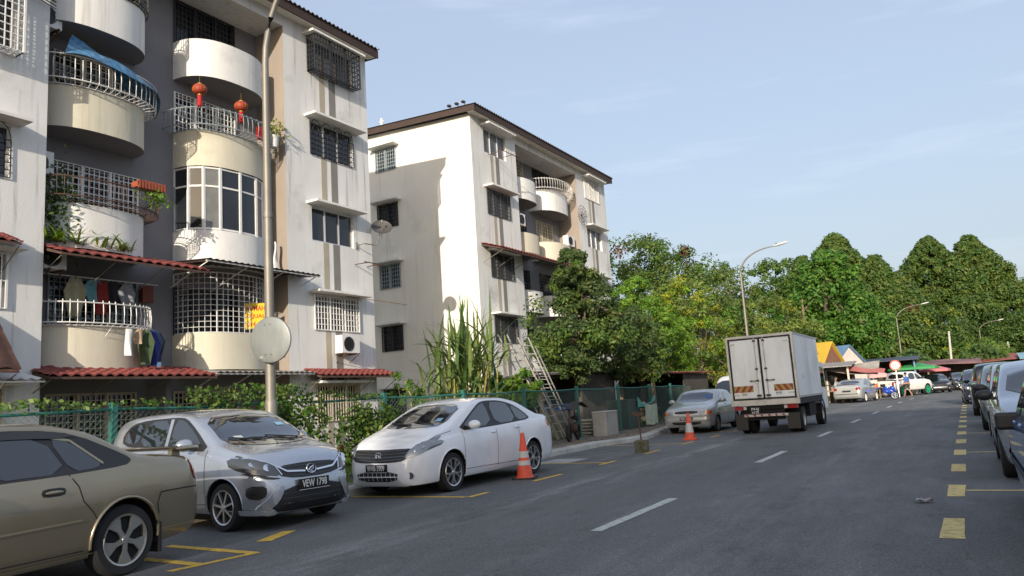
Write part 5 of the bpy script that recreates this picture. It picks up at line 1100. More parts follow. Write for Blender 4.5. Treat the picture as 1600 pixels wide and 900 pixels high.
c.panel('windscreen_sticker', [(.36, 1.23), (.50, 1.23), (.49, 1.27), (.36, 1.27)], 'front', mat('sticker_blue', (.25, .45, .6), .5), off=.012, sm=0, rim=0)
mb = MB(); mb.bar((-1.45, 0, 1.50), (-1.55, .0, 1.66), .006, 5); mb.build('antenna', plastic, c.t)

# ---- gold sedan, cut by the left edge
pg = paint('gold_car_paint', (.30, .25, .165), .7, .33)
c = Car('parked_sedan', 'dusty gold older sedan with a dented rear wing, cut by the left picture edge', 'car', None, 4.46, 1.74,
    [(-2.23, .60), (-2.215, .70), (-2.19, .82), (-2.15, .97), (-2.05, 1.02), (-1.7, 1.045), (-1.5, 1.08), (-.95, 1.335), (-.55, 1.405), (.0, 1.42), (.35, 1.39), (.8, 1.20), (1.2, 1.0), (1.5, .95), (1.95, .83), (2.12, .7), (2.2, .5), (2.23, .45)],
    [(-2.23, .78), (-2.0, .96), (-1.2, .97), (0, .93), (1.2, .88), (2.0, .76), (2.23, .5)], [(-2.23, .36), (-2.1, .27), (-1.7, .22), (1.6, .2), (2.1, .2), (2.23, .32)], 1.32, -1.28, .318,
    [(-2.23, .80), (-2.18, .90), (-2.0, .965), (-1.3, 1), (1.2, 1), (1.8, .94), (2.05, .84), (2.2, .66), (2.23, .55)], pg, (-7.55, 3.10, 0), R(-90) + R(6), .32, arch=1.16)
side_glass(c, [[(.90, .98), (.45, 1.22), (.25, 1.33), (.10, 1.345), (.09, .965)], [(-.03, .965), (.0, 1.30), (-.55, 1.285), (-.72, .975)], [(-.76, .98), (-.60, 1.28), (-.78, 1.245), (-1.06, 1.03), (-1.0, .99)]], frame=[(1.02, .945), (.42, 1.26), (.25, 1.365), (-.45, 1.365), (-.85, 1.31), (-1.33, 1.08), (-1.38, 1.03), (-1.30, .985), (-.6, .955), (.1, .945)])
mb = MB(); c.line(mb, [(-.60, 1.285), (-.79, 1.25), (-1.07, 1.025)], 'side', .022, 1, .012); c.line(mb, [(.03, .96), (.05, 1.32)], 'side', .075, 1, .012); mb.build('window_trim', pg, c.t, fixn=False)
vis = mat('smoked_visor', (.02, .017, .015), .2, coat=.5)
for sg in (1, -1): c.panel('wind_visor', [(.0, 1.29), (.02, 1.355), (-.6, 1.345), (-.85, 1.29), (-.7, 1.27), (-.4, 1.285)], 'side', vis, sg, .02, rim=.012); c.panel('wind_visor', [(.5, 1.23), (.3, 1.35), (.08, 1.36), (.07, 1.30), (.3, 1.29)], 'side', vis, sg, .02, rim=.012)
c.panel('windscreen', [(-.62, 1.02), (-.54, 1.33), (.54, 1.33), (.62, 1.02)], 'front', cglass, off=.006); c.panel('rear_window', [(-.60, 1.09), (-.52, 1.31), (.52, 1.31), (.60, 1.09)], 'rear', cglass, off=.006)
for sg in (1, -1):
    c.panel('tail_light', [(-2.19, .77), (-2.185, .95), (-2.10, .97), (-2.06, .95), (-2.12, .77)], 'side', redl, sg, .01); c.panel('tail_light', [(sg * .80, .76), (sg * .45, .76), (sg * .45, .93), (sg * .78, .95)], 'rear', redl, off=.01)
    c.panel('headlight', [(sg * .45, .62), (sg * .5, .74), (sg * .78, .76), (sg * .78, .64)], 'front', lampg, off=.01)
    mb = MB(); c.line(mb, [(-2.2, .70), (-1.95, .705), (-1.66, .70)], 'side', .012, sg, .004); c.line(mb, [(-1.66, .70), (-1.62, .60), (-1.64, .5)], 'side', .008, sg, .004); mb.build('bumper_seam', seam, c.t, fixn=False)
    for q, w_, o_ in (([(-2.1, .36), (-1.66, .355)], .010, .006), ([(-.82, .565), (.9, .535)], .016, .012), ([(-.95, .27), (.95, .25)], .012, .01)): mb = MB(); c.line(mb, q, 'side', w_, sg, o_); mb.build('trim_strip', mat('gold_trim', (.42, .36, .24), .3, metal=.6), c.t, fixn=False)
c.panel('number_plate', [(-.3, .86), (.3, .86), (.3, .76), (-.3, .76)], 'rear', plastic, off=.01, sm=0)
door_lines(c, [(.06, -.03)], .28, .94, [[(-.72, .96), (-.80, .85), (-.84, .72), (-.93, .62), (-1.0, .50)], [(1.0, .30), (-.86, .30)]]); handles(c, [(.25, .79), (-.56, .83)], pg, recess=True); arches(c, pg, .03); c.mirror(.72, 1.0, pg); c.wheels('5fan', mat('gold_rim', (.42, .41, .38), .3, metal=.8), w=.2)
t = c.t; mb = MB(); prof = [(-2.28, 1.075), (-2.22, 1.105), (-2.02, 1.115), (-1.96, 1.10), (-2.02, 1.075), (-2.2, 1.06)]; mb.prism(prof, 'y', -.70, .70)
for y in (-.55, .55): mb.box(-2.14, -2.04, y - .03, y + .03, .99, 1.08)
mb.ell((-2.13, .70, 1.085), .15, .06, .03, 12, 6); mb.ell((-2.13, -.70, 1.085), .15, .06, .03, 12, 6)
mb.build('spoiler', pg, t, smooth=40)
for y in (.80, -.80): mb = MB(); mb.box(-1.67, -1.645, y - .08, y + .06, .14, .42); mb.build('mud_flap', plastic, t)

# ---- generic builder for the rest
def simple_car(name, label, cat, kind, paintm, loc, rz, rim='5y', rimmat=None, plate=None, group=None, lampm=None, Lg=None):
    K_ = dict(
        sedan=dict(L=4.5, W=1.76, top=[(-2.25, .62), (-2.2, .95), (-2.1, 1.06), (-1.65, 1.10), (-1.45, 1.15), (-.9, 1.38), (-.4, 1.45), (.1, 1.45), (.4, 1.40), (1.25, 1.03), (1.6, .96), (2.0, .82), (2.18, .65), (2.25, .45)], belt=[(-2.25, .85), (-1.5, 1.0), (0, .95), (1.3, .88), (2.25, .55)], ax=(1.35, -1.30), g=[[(.98, .98), (.35, 1.34), (.1, 1.375), (.06, .99)], [(-.04, .99), (.0, 1.38), (-.5, 1.36), (-.75, 1.02)], [(-.8, 1.03), (-.6, 1.34), (-.85, 1.27), (-1.15, 1.09)]], ws=(1.03, 1.37, .62, .52)),
        box=dict(L=4.0, W=1.63, top=[(-2.0, .62), (-1.98, .9), (-1.9, .98), (-1.45, 1.0), (-1.3, 1.03), (-.95, 1.26), (-.7, 1.335), (0, 1.36), (.3, 1.33), (.95, .99), (1.1, .95), (1.75, .82), (1.93, .76), (1.98, .6), (2.0, .5)], belt=[(-2.0, .8), (-1.3, .92), (0, .88), (1.1, .84), (1.95, .70), (2.0, .6)], ax=(1.2, -1.18), g=[[(.75, .92), (.28, 1.25), (.0, 1.28), (-.0, .92)], [(-.1, .92), (-.1, 1.28), (-.65, 1.26), (-.85, .93)]], ws=(.985, 1.29, .60, .52)),
        hatch=dict(L=3.9, W=1.68, top=[(-1.95, .7), (-1.93, .95), (-1.85, 1.18), (-1.7, 1.38), (-1.4, 1.47), (-.8, 1.51), (-.2, 1.51), (.2, 1.45), (1.05, 1.04), (1.35, .97), (1.7, .84), (1.88, .66), (1.95, .45)], belt=[(-1.95, .95), (-1, 1.0), (0, .96), (1, .92), (1.7, .74), (1.95, .55)], ax=(1.22, -1.28), g=[[(.75, 1.0), (.15, 1.39), (-.1, 1.42), (-.12, 1.0)], [(-.22, 1.0), (-.2, 1.42), (-.8, 1.41), (-.92, 1.04)], [(-.98, 1.05), (-.88, 1.4), (-1.3, 1.36), (-1.4, 1.15)]], ws=(1.05, 1.42, .66, .55)),
        mpv=dict(L=4.3, W=1.70, top=[(-2.15, .7), (-2.13, 1.1), (-2.08, 1.45), (-1.95, 1.64), (-1.6, 1.70), (-.5, 1.73), (.1, 1.70), (.45, 1.6), (1.25, 1.12), (1.45, 1.04), (1.85, .92), (2.08, .7), (2.15, .45)], belt=[(-2.15, 1.05), (-1, 1.06), (0, 1.02), (1.2, .98), (1.9, .8), (2.15, .55)], ax=(1.42, -1.33), g=[[(1.0, 1.06), (.4, 1.50), (.1, 1.60), (.05, 1.06)], [(-.06, 1.06), (-.04, 1.62), (-.9, 1.62), (-.95, 1.08)], [(-1.05, 1.09), (-1.02, 1.62), (-1.75, 1.58), (-1.9, 1.12)]], ws=(1.12, 1.60, .68, .56)),
        van=dict(L=4.1, W=1.6, top=[(-2.05, .8), (-2.04, 1.3), (-1.98, 1.72), (-1.8, 1.84), (-.5, 1.87), (.9, 1.85), (1.2, 1.75), (1.75, 1.12), (1.95, .95), (2.03, .7), (2.05, .5)], belt=[(-2.05, 1.05), (0, 1.05), (1.6, 1.0), (2.05, .6)], ax=(1.45, -1.2), g=[[(1.45, 1.1), (1.0, 1.62), (.6, 1.68), (.58, 1.1)], [(.48, 1.1), (.48, 1.68), (-.6, 1.7), (-.6, 1.1)], [(-.7, 1.1), (-.7, 1.7), (-1.8, 1.68), (-1.85, 1.1)]], ws=(1.13, 1.68, .66, .58)))[kind]
    Lk = K_['L']; bt = [(-Lk / 2, .40), (-Lk / 2 + .15, .26), (-Lk / 2 + .6, .21), (Lk / 2 - .6, .19), (Lk / 2 - .1, .19), (Lk / 2, .32)]
    pn = [(-Lk / 2, .78), (-Lk / 2 + .07, .89), (-Lk / 2 + .25, .96), (-1.1, 1), (1.1, 1), (Lk / 2 - .5, .96), (Lk / 2 - .22, .87), (Lk / 2 - .07, .72), (Lk / 2, .58)]
    if kind in ('box', 'van'): pn = [(-Lk / 2, .86), (-Lk / 2 + .05, .93), (-Lk / 2 + .25, .98), (-1.1, 1), (1.1, 1), (Lk / 2 - .4, .975), (Lk / 2 - .1, .92), (Lk / 2 - .03, .84), (Lk / 2, .76)]
    s = Car(name, label, cat, None, Lk, K_['W'], K_['top'], K_['belt'], bt, *K_['ax'], .30 if kind != 'box' else .28, pn, paintm, loc, rz, .28, group=group)
    side_glass(s, K_['g']); z0, z1, w0, w1 = K_['ws']
    s.panel('windscreen', [(-w0, z0), (-w1, z1), (w1, z1), (w0, z0)], 'front', cglass, off=.006, rim=.006)
    rt = s.T(-Lk / 2 + .45) if kind in ('hatch', 'mpv', 'van') else None
    if rt: s.panel('rear_window', [(-w0 * .97, z0 + .06), (-w1, rt - .12), (w1, rt - .12), (w0 * .97, z0 + .06)], 'rear', cglass, off=.006, rim=.006)
    else: s.panel('rear_window', [(-w0 * .95, z0 + .12), (-w1, z1 - .03), (w1, z1 - .03), (w0 * .95, z0 + .12)], 'rear', cglass, off=.006, rim=.006)
    W2 = K_['W'] / 2; zf = s.T(Lk / 2 - .22) - .12
    for sg in (1, -1):
        if kind == 'box':
            h_ = s.panel('headlight', [(sg * .42, .585), (sg * .42, .70), (sg * .62, .70), (sg * .62, .585)], 'front', lampg, off=.01, sm=0); s.panel('indicator', [(sg * .63, .59), (sg * .63, .70), (sg * .765, .70), (sg * .765, .60)], 'front', oral, off=.01, sm=0)
            s.panel('indicator', [(1.96, .60), (1.94, .70), (1.80, .70), (1.80, .61)], 'side', oral, sg, .01, sm=0)
        else:
            h_ = s.panel('headlight', [(sg * .40, zf - .06), (sg * .45, zf + .03), (sg * .70, zf + .09), (sg * W2 * .93, zf + .09), (sg * W2 * .93, zf - .01), (sg * .62, zf - .08)], 'front', lampg, off=.01)
            s.panel('headlight', [(Lk / 2 - .18, zf - .05), (Lk / 2 - .24, zf + .07), (Lk / 2 - .62, zf + .14), (Lk / 2 - .45, zf + .0)], 'side', lampg, sg, .01, parent=h_); disc_on(s, sg * .60, zf, .05, chrome, 'reflector', h_); disc_on(s, sg * .6, .36, .05, chrome, 'fog_light')
        zr = .86 if kind in ('sedan', 'box') else 1.0; s.panel('tail_light', [(sg * W2 * .9, zr - .1), (sg * W2 * .62, zr - .08), (sg * W2 * .62, zr + .07), (sg * W2 * .88, zr + (.08 if kind in ('sedan', 'box') else .4))], 'rear', redl, off=.01)
    s.panel('grille', [(-.38, zf - .07), (-.38, zf + .02), (.38, zf + .02), (.38, zf - .07)], 'front', plastic, off=.008)
    s.panel('lower_intake', [(-.5, .42), (.5, .42), (.45, .28), (-.45, .28)], 'front', plastic, off=.008)
    s.panel('bumper_strip', [(-W2 * .8, .57), (W2 * .8, .57), (W2 * .8, .53), (-W2 * .8, .53)], 'rear', plastic, off=.01, sm=0)
    s.plate(plate or '', 'front', .47, 0, .42, .11, .10, off=.03) if plate else None
    s.panel('rear_plate', [(-.25, .78), (.25, .78), (.25, .67), (-.25, .67)], 'rear', plastic, off=.01, sm=0)
    door_lines(s, [(-.04, .0), (-.95, .0), (.98, -.02)], .28, .95); handles(s, [(.12, .88), (-.80, .9)], paintm)
    if 'black side mirror' not in label: s.mirror(.72 if kind != 'van' else 1.3, z0, plastic if 'dark mirror' in label else paintm); s.wheels(rim, rimmat)
    return s
pold = paint('old_silver_paint', (.46, .48, .50), .3, .42)
s = simple_car('parked_sedan', 'old boxy silver sedan parked at the kerb beside the truck', 'car', 'box', pold, (-7.95, 26.4, 0), R(-90), 'disc', rimd, 'PJA 8075')
mb = MB(); 
for z, w_ in ((.545, .055), (.40, .05)): s.line(mb, [(-.76, z), (.76, z)], 'front', w_, 1, .03)
mb.build('bumper', mat('grey_bumper', (.30, .30, .29), .5), s.t, fixn=False)
for sg in (1, -1):
    mb = MB(); s.line(mb, [(-1.9, .56), (1.95, .56)], 'side', .035, sg, .012); mb.build('rub_strip', mat('grey_bumper', (.3, .3, .29), .5), s.t, fixn=False)
s.panel('windscreen_sticker', [(.34, 1.09), (.50, 1.09), (.48, 1.16), (.34, 1.16)], 'front', mat('sticker_bright_blue', (.03, .12, .55), .5), off=.012, sm=0, rim=0)
simple_car('parked_van', 'white minivan behind the old silver sedan', 'van', 'van', paint('white_van_paint', (.66, .66, .64), 0, .4), (-8.2, 32.6, 0), R(-90), 'disc')
# right-hand row
pbl = paint('blue_car_paint', (.045, .20, .52), .3, .42); pgr = paint('dark_grey_paint', (.10, .11, .12), .6, .3); pss = paint('silver_blue_paint', (.42, .46, .52), .6, .3); psg = paint('sage_green_paint', (.23, .30, .27), .6, .34); pbk = paint('black_car_paint', (.012, .012, .015), .3, .25); pnv = paint('navy_car_paint', (.045, .055, .10), .5, .3)
s = simple_car('parked_car', 'faded blue car with a black side mirror, cut by the right picture edge', 'car', 'box', pbl, (1.10, 8.10, 0), R(90.5), 'disc', rimd)
mb = MB(); mb.box(.48, .60, .72, .93, .79, .95); mb.box(.52, .58, .66, .80, .84, .90); o = mb.build('side_mirror', plastic, s.t); bv = o.modifiers.new('b', 'BEVEL'); bv.width = .03; bv.segments = 3
for sg in (1, -1):
    mb = MB(); s.line(mb, [(-1.9, .50), (1.95, .50)], 'side', .06, sg, .014); mb.build('rub_strip', plastic, s.t, fixn=False)
    s.panel('side_repeater', [(1.62, .60), (1.70, .60), (1.70, .65), (1.62, .65)], 'side', oral, sg, .01, sm=0)
simple_car('parked_car', 'silver-blue hatchback with a dark mirror, next after the blue car', 'car', 'hatch', pss, (1.02, 13.0, 0), R(-90), '5y', rimd).t.matrix_world @= Matrix.Scale(.96, 4)
s = simple_car('parked_car', 'pale silver hatchback in the right row, behind the dark mirrored one', 'car', 'hatch', paint('pale_silver_paint', (.46, .49, .53), .5, .3), (1.06, 17.9, 0), R(-90), '5y'); s.t.matrix_world = s.t.matrix_world @ Matrix.Scale(.98, 4)
simple_car('parked_car', 'sage green hatchback facing the camera in the right row', 'car', 'hatch', psg, (1.0, 22.6, 0), R(-91), '5y')
s = simple_car('parked_car', 'black people carrier seen from behind in the right row', 'car', 'mpv', pbk, (.80, 30.0, 0), R(90), '5y'); s.t.matrix_world = s.t.matrix_world @ Matrix.Scale(.94, 4)
simple_car('parked_car', 'navy hatchback facing the camera at the far end of the right row', 'car', 'hatch', pnv, (.50, 41.2, 0), R(-88), '5y')
# stalls' cars
simple_car('parked_sedan', 'silver sedan seen from behind by the market stalls', 'car', 'sedan', paint('bright_silver_paint', (.52, .52, .50), .5, .35), (-6.25, 54.0, 0), R(82), '5y', mat('pale_rim', (.7, .66, .6), .4))
simple_car('parked_sedan', 'black sedan facing the camera between the white pickup and the right row', 'car', 'sedan', pbk, (-2.35, 70.5, 0), R(-78), '5y', rimd, 'WXY 812'[:0] or None)
simple_car('parked_sedan', 'dark car glimpsed far behind the navy hatchback', 'car', 'hatch', pgr, (-.6, 77, 0), R(-80), '5y')

# ---- white pickup with green wheels
c = Car('pickup_truck', 'white pickup with bright green wheels parked by the stalls', 'pickup', None, 5.1, 1.85,
    [(-2.55, .95), (-2.53, 1.12), (-2.45, 1.16), (-1.0, 1.17), (-.88, 1.22), (-.72, 1.70), (-.55, 1.76), (.3, 1.78), (.65, 1.70), (1.35, 1.26), (1.55, 1.18), (2.2, 1.08), (2.45, .9), (2.55, .6)],
    [(-2.55, 1.0), (-1, 1.1), (0, 1.1), (1.4, 1.06), (2.3, .95), (2.55, .7)], [(-2.55, .62), (-2.3, .5), (0, .42), (2.3, .42), (2.55, .55)], 1.6, -1.55, .39,
    [(-2.55, .93), (-2.45, .97), (-1.5, 1), (1.6, 1), (2.2, .94), (2.45, .82), (2.55, .66)], paint('white_pickup_paint', (.72, .71, .66), 0, .35), (-4.2, 64.6, 0), R(62), .22)
side_glass(c, [[(1.15, 1.2), (.6, 1.58), (.35, 1.66), (.3, 1.18)], [(.2, 1.18), (.22, 1.67), (-.45, 1.66), (-.6, 1.2)]])
c.panel('windscreen', [(-.68, 1.26), (-.6, 1.66), (.6, 1.66), (.68, 1.26)], 'front', cglass, off=.008); c.panel('rear_window', [(-.62, 1.3), (-.56, 1.62), (.56, 1.62), (.62, 1.3)], 'rear', cglass, off=.008)
for sg in (1, -1): c.panel('tail_light', [(sg * .86, .75), (sg * .72, .75), (sg * .72, 1.08), (sg * .86, 1.08)], 'rear', redl, off=.01, sm=0)
c.panel('tailgate_handle', [(-.2, .98), (.2, .98), (.2, .75), (-.2, .75)], 'rear', plastic, off=.01, sm=0); mb = MB(); mb.box(-2.68, -2.5, -.85, .85, .48, .62); mb.build('bumper', plastic, c.t)
c.wheels('5y', mat('green_rim', (.01, .35, .16), .4), w=.24); c.mirror(1.0, 1.28, plastic, sz=1.2)
mb = MB(); mb.box(-2.42, -1.02, -.78, .78, 1.18, 1.23); mb.build('bed_cover', plastic, c.t)

# ---- box truck
t = thing('box_truck', 'white box truck seen from behind, driving away in the left lane', 'truck', (-5.06, 22.75, 0), R(90.6))
bw = mat('truck_box_white', (.86, .89, .90), .45, var=.04, scale=1, stretch=(1, 1, .3), dirt=(.36, .35, .32), dirt_amt=.5, streak=((.30, .28, .25), .45)); bwt = bw
mb = MB(); mb.box(.0, 4.35, -.93, .93, 1.0, 2.80); mb.build('cargo_box', bw, t)
gk = mat('door_gasket', (.02, .022, .022), .8); al = mat('truck_aluminium', (.52, .52, .50), .42, metal=.5, var=.15, scale=4)
fr = MB()
for y in (-.945, .885): fr.box(-.035, .05, y, y + .06, .96, 2.82)
fr.box(-.035, .05, -.885, .885, 2.76, 2.825); fr.box(-.035, .06, -.95, .95, .82, .975)
for y in (-.945, .905): fr.box(.05, 4.38, y, y + .04, 2.775, 2.83); fr.box(.05, 4.38, y, y + .04, .97, 1.03)
fr.build('box_frame', al, t)
gs = MB()
for y in (-.888, -.025, .838): gs.box(-.022, -.001, y, y + .05, .985, 2.75)
gs.box(-.0225, -.0015, -.845, .845, 2.715, 2.75); gs.box(-.0225, -.0015, -.845, .845, .985, 1.02); gs.build('door_gasket', gk, t)
for sg in (1, -1):
    y0, y1 = (.035, .83) if sg > 0 else (-.83, -.035)
    mb = MB(); mb.box(-.03, -.002, y0, y1, 1.035, 2.70); dr = mb.build('rear_door', bw, t)
    lb = MB(); yb = sg * .13; lb.bar((-.055, yb + .01 * sg, .95), (-.055, yb - .01 * sg, 2.78), .013, 8)
    lb.bar((-.06, yb - .16 * sg * 0 - .14 * (1 if sg > 0 else -1) * -1, 1.52), (-.06, yb - .03 * sg, 1.52), .012, 6); lb.build('lock_bar', al, dr)
    k = MB()
    for z in (1.52, 1.85, 2.66): k.box(-.075, -.03, yb - .035, yb + .035, z - .025, z + .025)
    for z in (1.0, 1.09): k.box(-.08, -.03, yb - .06, yb + .06, z - .02, z + .03)
    k.box(-.07, -.05, min(yb, yb + sg * .22), max(yb, yb + sg * .22), 1.505, 1.535); k.build('lock_fitting', plastic, dr)
    hg = MB()
    for z in (1.14, 2.60): hg.box(-.045, -.03, sg * .84 - .16 * (sg > 0), sg * .84 + .16 * (sg < 0), z - .02, z + .02)
    hg.build('hinge', al, dr)
    # chevron strip
    cy_, cr_ = mat('chevron_yellow', (.42, .28, .06), .6), mat('chevron_red', (.26, .035, .03), .5)
    a, b_ = (.28, .83) if sg > 0 else (-.82, -.30); ch = MB(); zA, zB = 1.20, 1.385; n = 6; w_ = (b_ - a) / n; slant = .12 * -sg
    for i in range(-2, n + 2):
        p = [(a + i * w_, zA), (a + (i + 1) * w_, zA), (a + (i + 1) * w_ + slant, zB), (a + i * w_ + slant, zB)]
        # clip polygon to [a, b_]
        def clip(P, f, lim):
            out_ = []
            for q in range(len(P)):
                A, B_ = P[q], P[(q + 1) % len(P)]; ia, ib = f(A[0]), f(B_[0])
                if ia: out_.append(A)
                if ia != ib: tt = (lim - A[0]) / (B_[0] - A[0]); out_.append((lim, A[1] + tt * (B_[1] - A[1])))
            return out_
        p = clip(p, lambda v: v >= a, a); p = clip(p, lambda v: v <= b_, b_) if len(p) > 2 else []
        if len(p) > 2: ch.cur = i % 2; ch.add([(-.034, y, z) for y, z in p], [tuple(range(len(p)))])
    ch.build('chevron_strip', [cy_, cr_], dr)
mb = MB(); mb.box(-.034, -.0305, -.50, -.33, 1.09, 1.185); mb.build('sticker', mat('sticker_pale', (.60, .62, .66), .5), t)
M = frameM(Vector((-.036, -.415, 1.145)), (0, -1, 0), (-1, 0, 0)); mb = MB(); add_text(mb, 'BD 55', .05, M, .14); mb.build('sticker_lettering', mat('sticker_ink', (.05, .06, .25), .5), t)
mb = MB(); mb.box(-.034, -.0305, .47, .62, 1.11, 1.18); mb.build('sticker', mat('sticker_beige', (.5, .44, .34), .6), t)
M = frameM(Vector((1.05, -.932, 1.55)), (0, 0, 1), (0, -1, 0)); mb = MB(); add_text(mb, 'LBT', .09, M); mb.build('side_lettering', plastic, t)
mb = MB(); mb.box(.06, 4.34, -.925, -.895, .80, .998); mb.build('side_skirt', gk, t); mb = MB(); mb.box(.06, 4.34, .895, .925, .80, .998); mb.build('side_skirt', gk, t)
ch = MB()
for y in (-.4, .34): ch.box(.05, 5.3, y, y + .06, .55, .72)
ch.box(.02, .10, -.85, .85, .70, .81); ch.box(.2, 4.1, -.3, .3, .42, .68); ch.box(1.9, 3.1, -.88, -.45, .38, .78); ch.box(.06, .14, -.5, .7, .40, .69); ch.build('chassis', under, t)
mb = MB(); mb.box(-.02, .05, -.60, .62, .50, .57); rb = mb.build('rear_bar', mat('rear_bar_white', (.55, .53, .48), .6, dirt=(.3, .1, .08), dirt_amt=.8, scale=6), t)
mb = MB()
for i in range(6): y = -.52 + .2 * i; mb.add([(-.0215, y, .505), (-.0215, y + .06, .505), (-.0215, y + .09, .565), (-.0215, y + .03, .565)], [(0, 1, 2, 3)])
mb.build('rear_bar_stripe', mat('chevron_red', (.3, .03, .03), .5), t)
for sg in (1, -1):
    lm_ = MB(); y = sg * .72; lm_.box(-.03, .05, y - .16, y + .16, .70, .80); q = lm_.build('tail_light', redl, t); k = MB(); k.box(-.033, -.0305, y - sg * .155 - .03 * 1, y - sg * .155 + .05, .705, .795); k.build('reverse_lens', mat('clear_lens', (.5, .5, .48), .2), q)
    mb = MB(); mb.box(.05, .07, y - .17, y + .17, .13, .57); mb.build('mud_flap', plastic, t)
plt = MB(); M = frameM(Vector((-.02, .30, .66)), (0, -1, 0), (-1, 0, 0)); plt.box(-.14, .14, -.105, .105, -.02, 0, M); q = plt.build('number_plate', MC['plate_black'], t)
mb = MB(); add_text(mb, 'PHJ', .10, M @ Matrix.Translation((0, .05, .003)), .20); add_text(mb, '4175', .10, M @ Matrix.Translation((0, -.05, .003)), .20); mb.build('plate_lettering', MC['plate_white'], q)
def twheel(x, y, r, w, nm='wheel'):
    M = Matrix.Translation((x, y, r)) @ Matrix.Rotation(pi / 2 if y < 0 else -pi / 2, 4, 'X'); mb = MB(); mb.lathe([(r * .55, -w / 2), (r * .93, -w / 2), (r, -w * .35), (r, w * .35), (r * .93, w / 2), (r * .55, w / 2), (r * .5, w * .2), (.001, w * .2)], 30, M, False); o = mb.build(nm, rubber, t, smooth=35)
    mb = MB(); mb.lathe([(r * .56, w / 2 + .002), (r * .5, w * .3), (r * .2, w * .25), (r * .18, w * .45), (.001, w * .45)], 20, M, False); mb.build('rim', al, o, smooth=35)
for y in (-.78, -.56, .56, .78): twheel(.85, y, .36, .20)
for y in (-.76, .76): twheel(4.55, y, .36, .2)
cabp = bw
mb = MB(); mb.prism([(4.42, .55), (5.95, .50), (6.05, .75), (6.03, 1.15), (5.72, 1.95), (5.55, 2.05), (4.42, 2.05)], 'y', -.85, .85); cb = mb.build('cab', cabp, t)
for sg in (1, -1):
    mb = MB(); y = sg * .853; mb.add([(4.75, y, 1.22), (5.82, y, 1.18), (5.62, y, 1.85), (4.75, y, 1.9)], [(0, 1, 2, 3)]); mb.build('side_window', cglass, t)
    mb = MB(); mb.bar((5.8, sg * .86, 1.5), (5.9, sg * 1.06, 1.55), .014, 5); mb.bar((5.8, sg * .86, 1.25), (5.9, sg * 1.06, 1.2), .014, 5); mb.ell((5.9, sg * 1.07, 1.40), .05, .09, .17, 12, 8); mb.build('side_mirror', plastic, t, smooth=60)
    mb = MB(); mb.lathe([(.43, -.02), (.43, .02), (.40, .02), (.40, -.02)], 24, Matrix.Translation((4.6, sg * .86, .40)) @ Matrix.Rotation(pi / 2, 4, 'X'), False); mb.build('wheel_arch', under, t)

# ================================================================== TREES
tree('fence_tree', 'dark glossy leaved tree leaning over the fence in front of the further block', (-12.5, 25.6, .1),
     [(.2, .2, 3.7, 2.4, 2.5, 1.5), (.9, -1.5, 3.0, 1.5, 1.5, 1.1), (.5, 1.9, 3.5, 2.1, 2.2, 1.5), (.3, .9, 4.9, 1.3, 1.6, 1.0), (.1, .5, 5.9, .85, .9, 1.0), (.8, 3.6, 3.0, 1.8, 1.9, 1.4)], 44, 105, .17, LG['glossy'], .13, limbs=34, asp=.5, mats=[LG['glossy'], LG['olive'], LG['mid']], mixw=[.62, .25, .13])
tree('bright_tree', 'bright green feathery tree behind the dark glossy tree', (-12.9, 33.4, .1),
     [(0, 0, 4.3, 2.2, 2.2, 1.6), (.6, -1.4, 3.5, 1.5, 1.4, 1.2), (.4, 1.8, 3.6, 1.9, 1.8, 1.4), (-.2, .6, 5.8, 1.3, 1.3, 1.0), (.4, 3.2, 2.9, 1.4, 1.6, 1.2)], 42, 115, .19, LG['bright'], .15, limbs=16, asp=.3, flat=.6)
tree('yellow_tree', 'yellow-green tree left of the truck', (-12.2, 39.5, .1),
     [(0, 0, 4.2, 2.3, 2.3, 1.9), (.8, 1.6, 3.2, 1.8, 1.8, 1.6), (.3, -1.5, 5.6, 1.7, 1.6, 1.3), (1.5, 3.2, 2.6, 1.6, 1.6, 1.3)], 42, 105, .22, LG['yellow'], .14, limbs=14, asp=.35, mats=[LG['yellow'], LG['mid'], LG['pale'], LG['bright']], mixw=[.48, .12, .25, .15])
tree('tall_tree', 'tall spreading tree with reddish tips standing right of the further block', (-20.5, 55.5, 0),
     [(-.3, -1, 10.8, 3.9, 3.6, 2.9), (2.2, 1.5, 9.6, 3.6, 3.2, 2.6), (-2.4, 1.5, 10.2, 3.2, 3.2, 2.6), (4.8, 3.0, 8.6, 3.2, 3.0, 2.4), (.5, 0, 6.0, 4.2, 4, 2.8)], 46, 105, .30, LG['mid'], .3, limbs=18, asp=.4, mats=[LG['mid'], LG['olive'], LG['red']], mixw=[.67, .31, .02])
tree('pale_tree', 'loose pale green tree between the tall tree and the street lamp', (-15.6, 51, 0),
     [(0, 0, 7.2, 2.9, 2.8, 2.1), (2.2, 1.2, 5.6, 2.6, 2.6, 2.0), (.2, -1.4, 4.4, 2.6, 2.6, 2.2)], 40, 90, .26, LG['olive'], .2, limbs=14, asp=.35, mats=[LG['olive'], LG['pale'], LG['mid']], mixw=[.35, .4, .25])
tree('olive_tree', 'round olive-green tree rising behind the truck, right of the lamp', (-13.0, 63, 0),
     [(0, 0, 6.3, 3.0, 3.0, 2.3), (1.6, 2, 4.6, 2.8, 2.6, 2.2), (-2.4, 0, 5.2, 2.6, 2.6, 2.2)], 40, 90, .3, LG['pale'], .2, limbs=12, asp=.4, mats=[LG['olive'], LG['pale'], LG['yellow']], mixw=[.5, .4, .1])
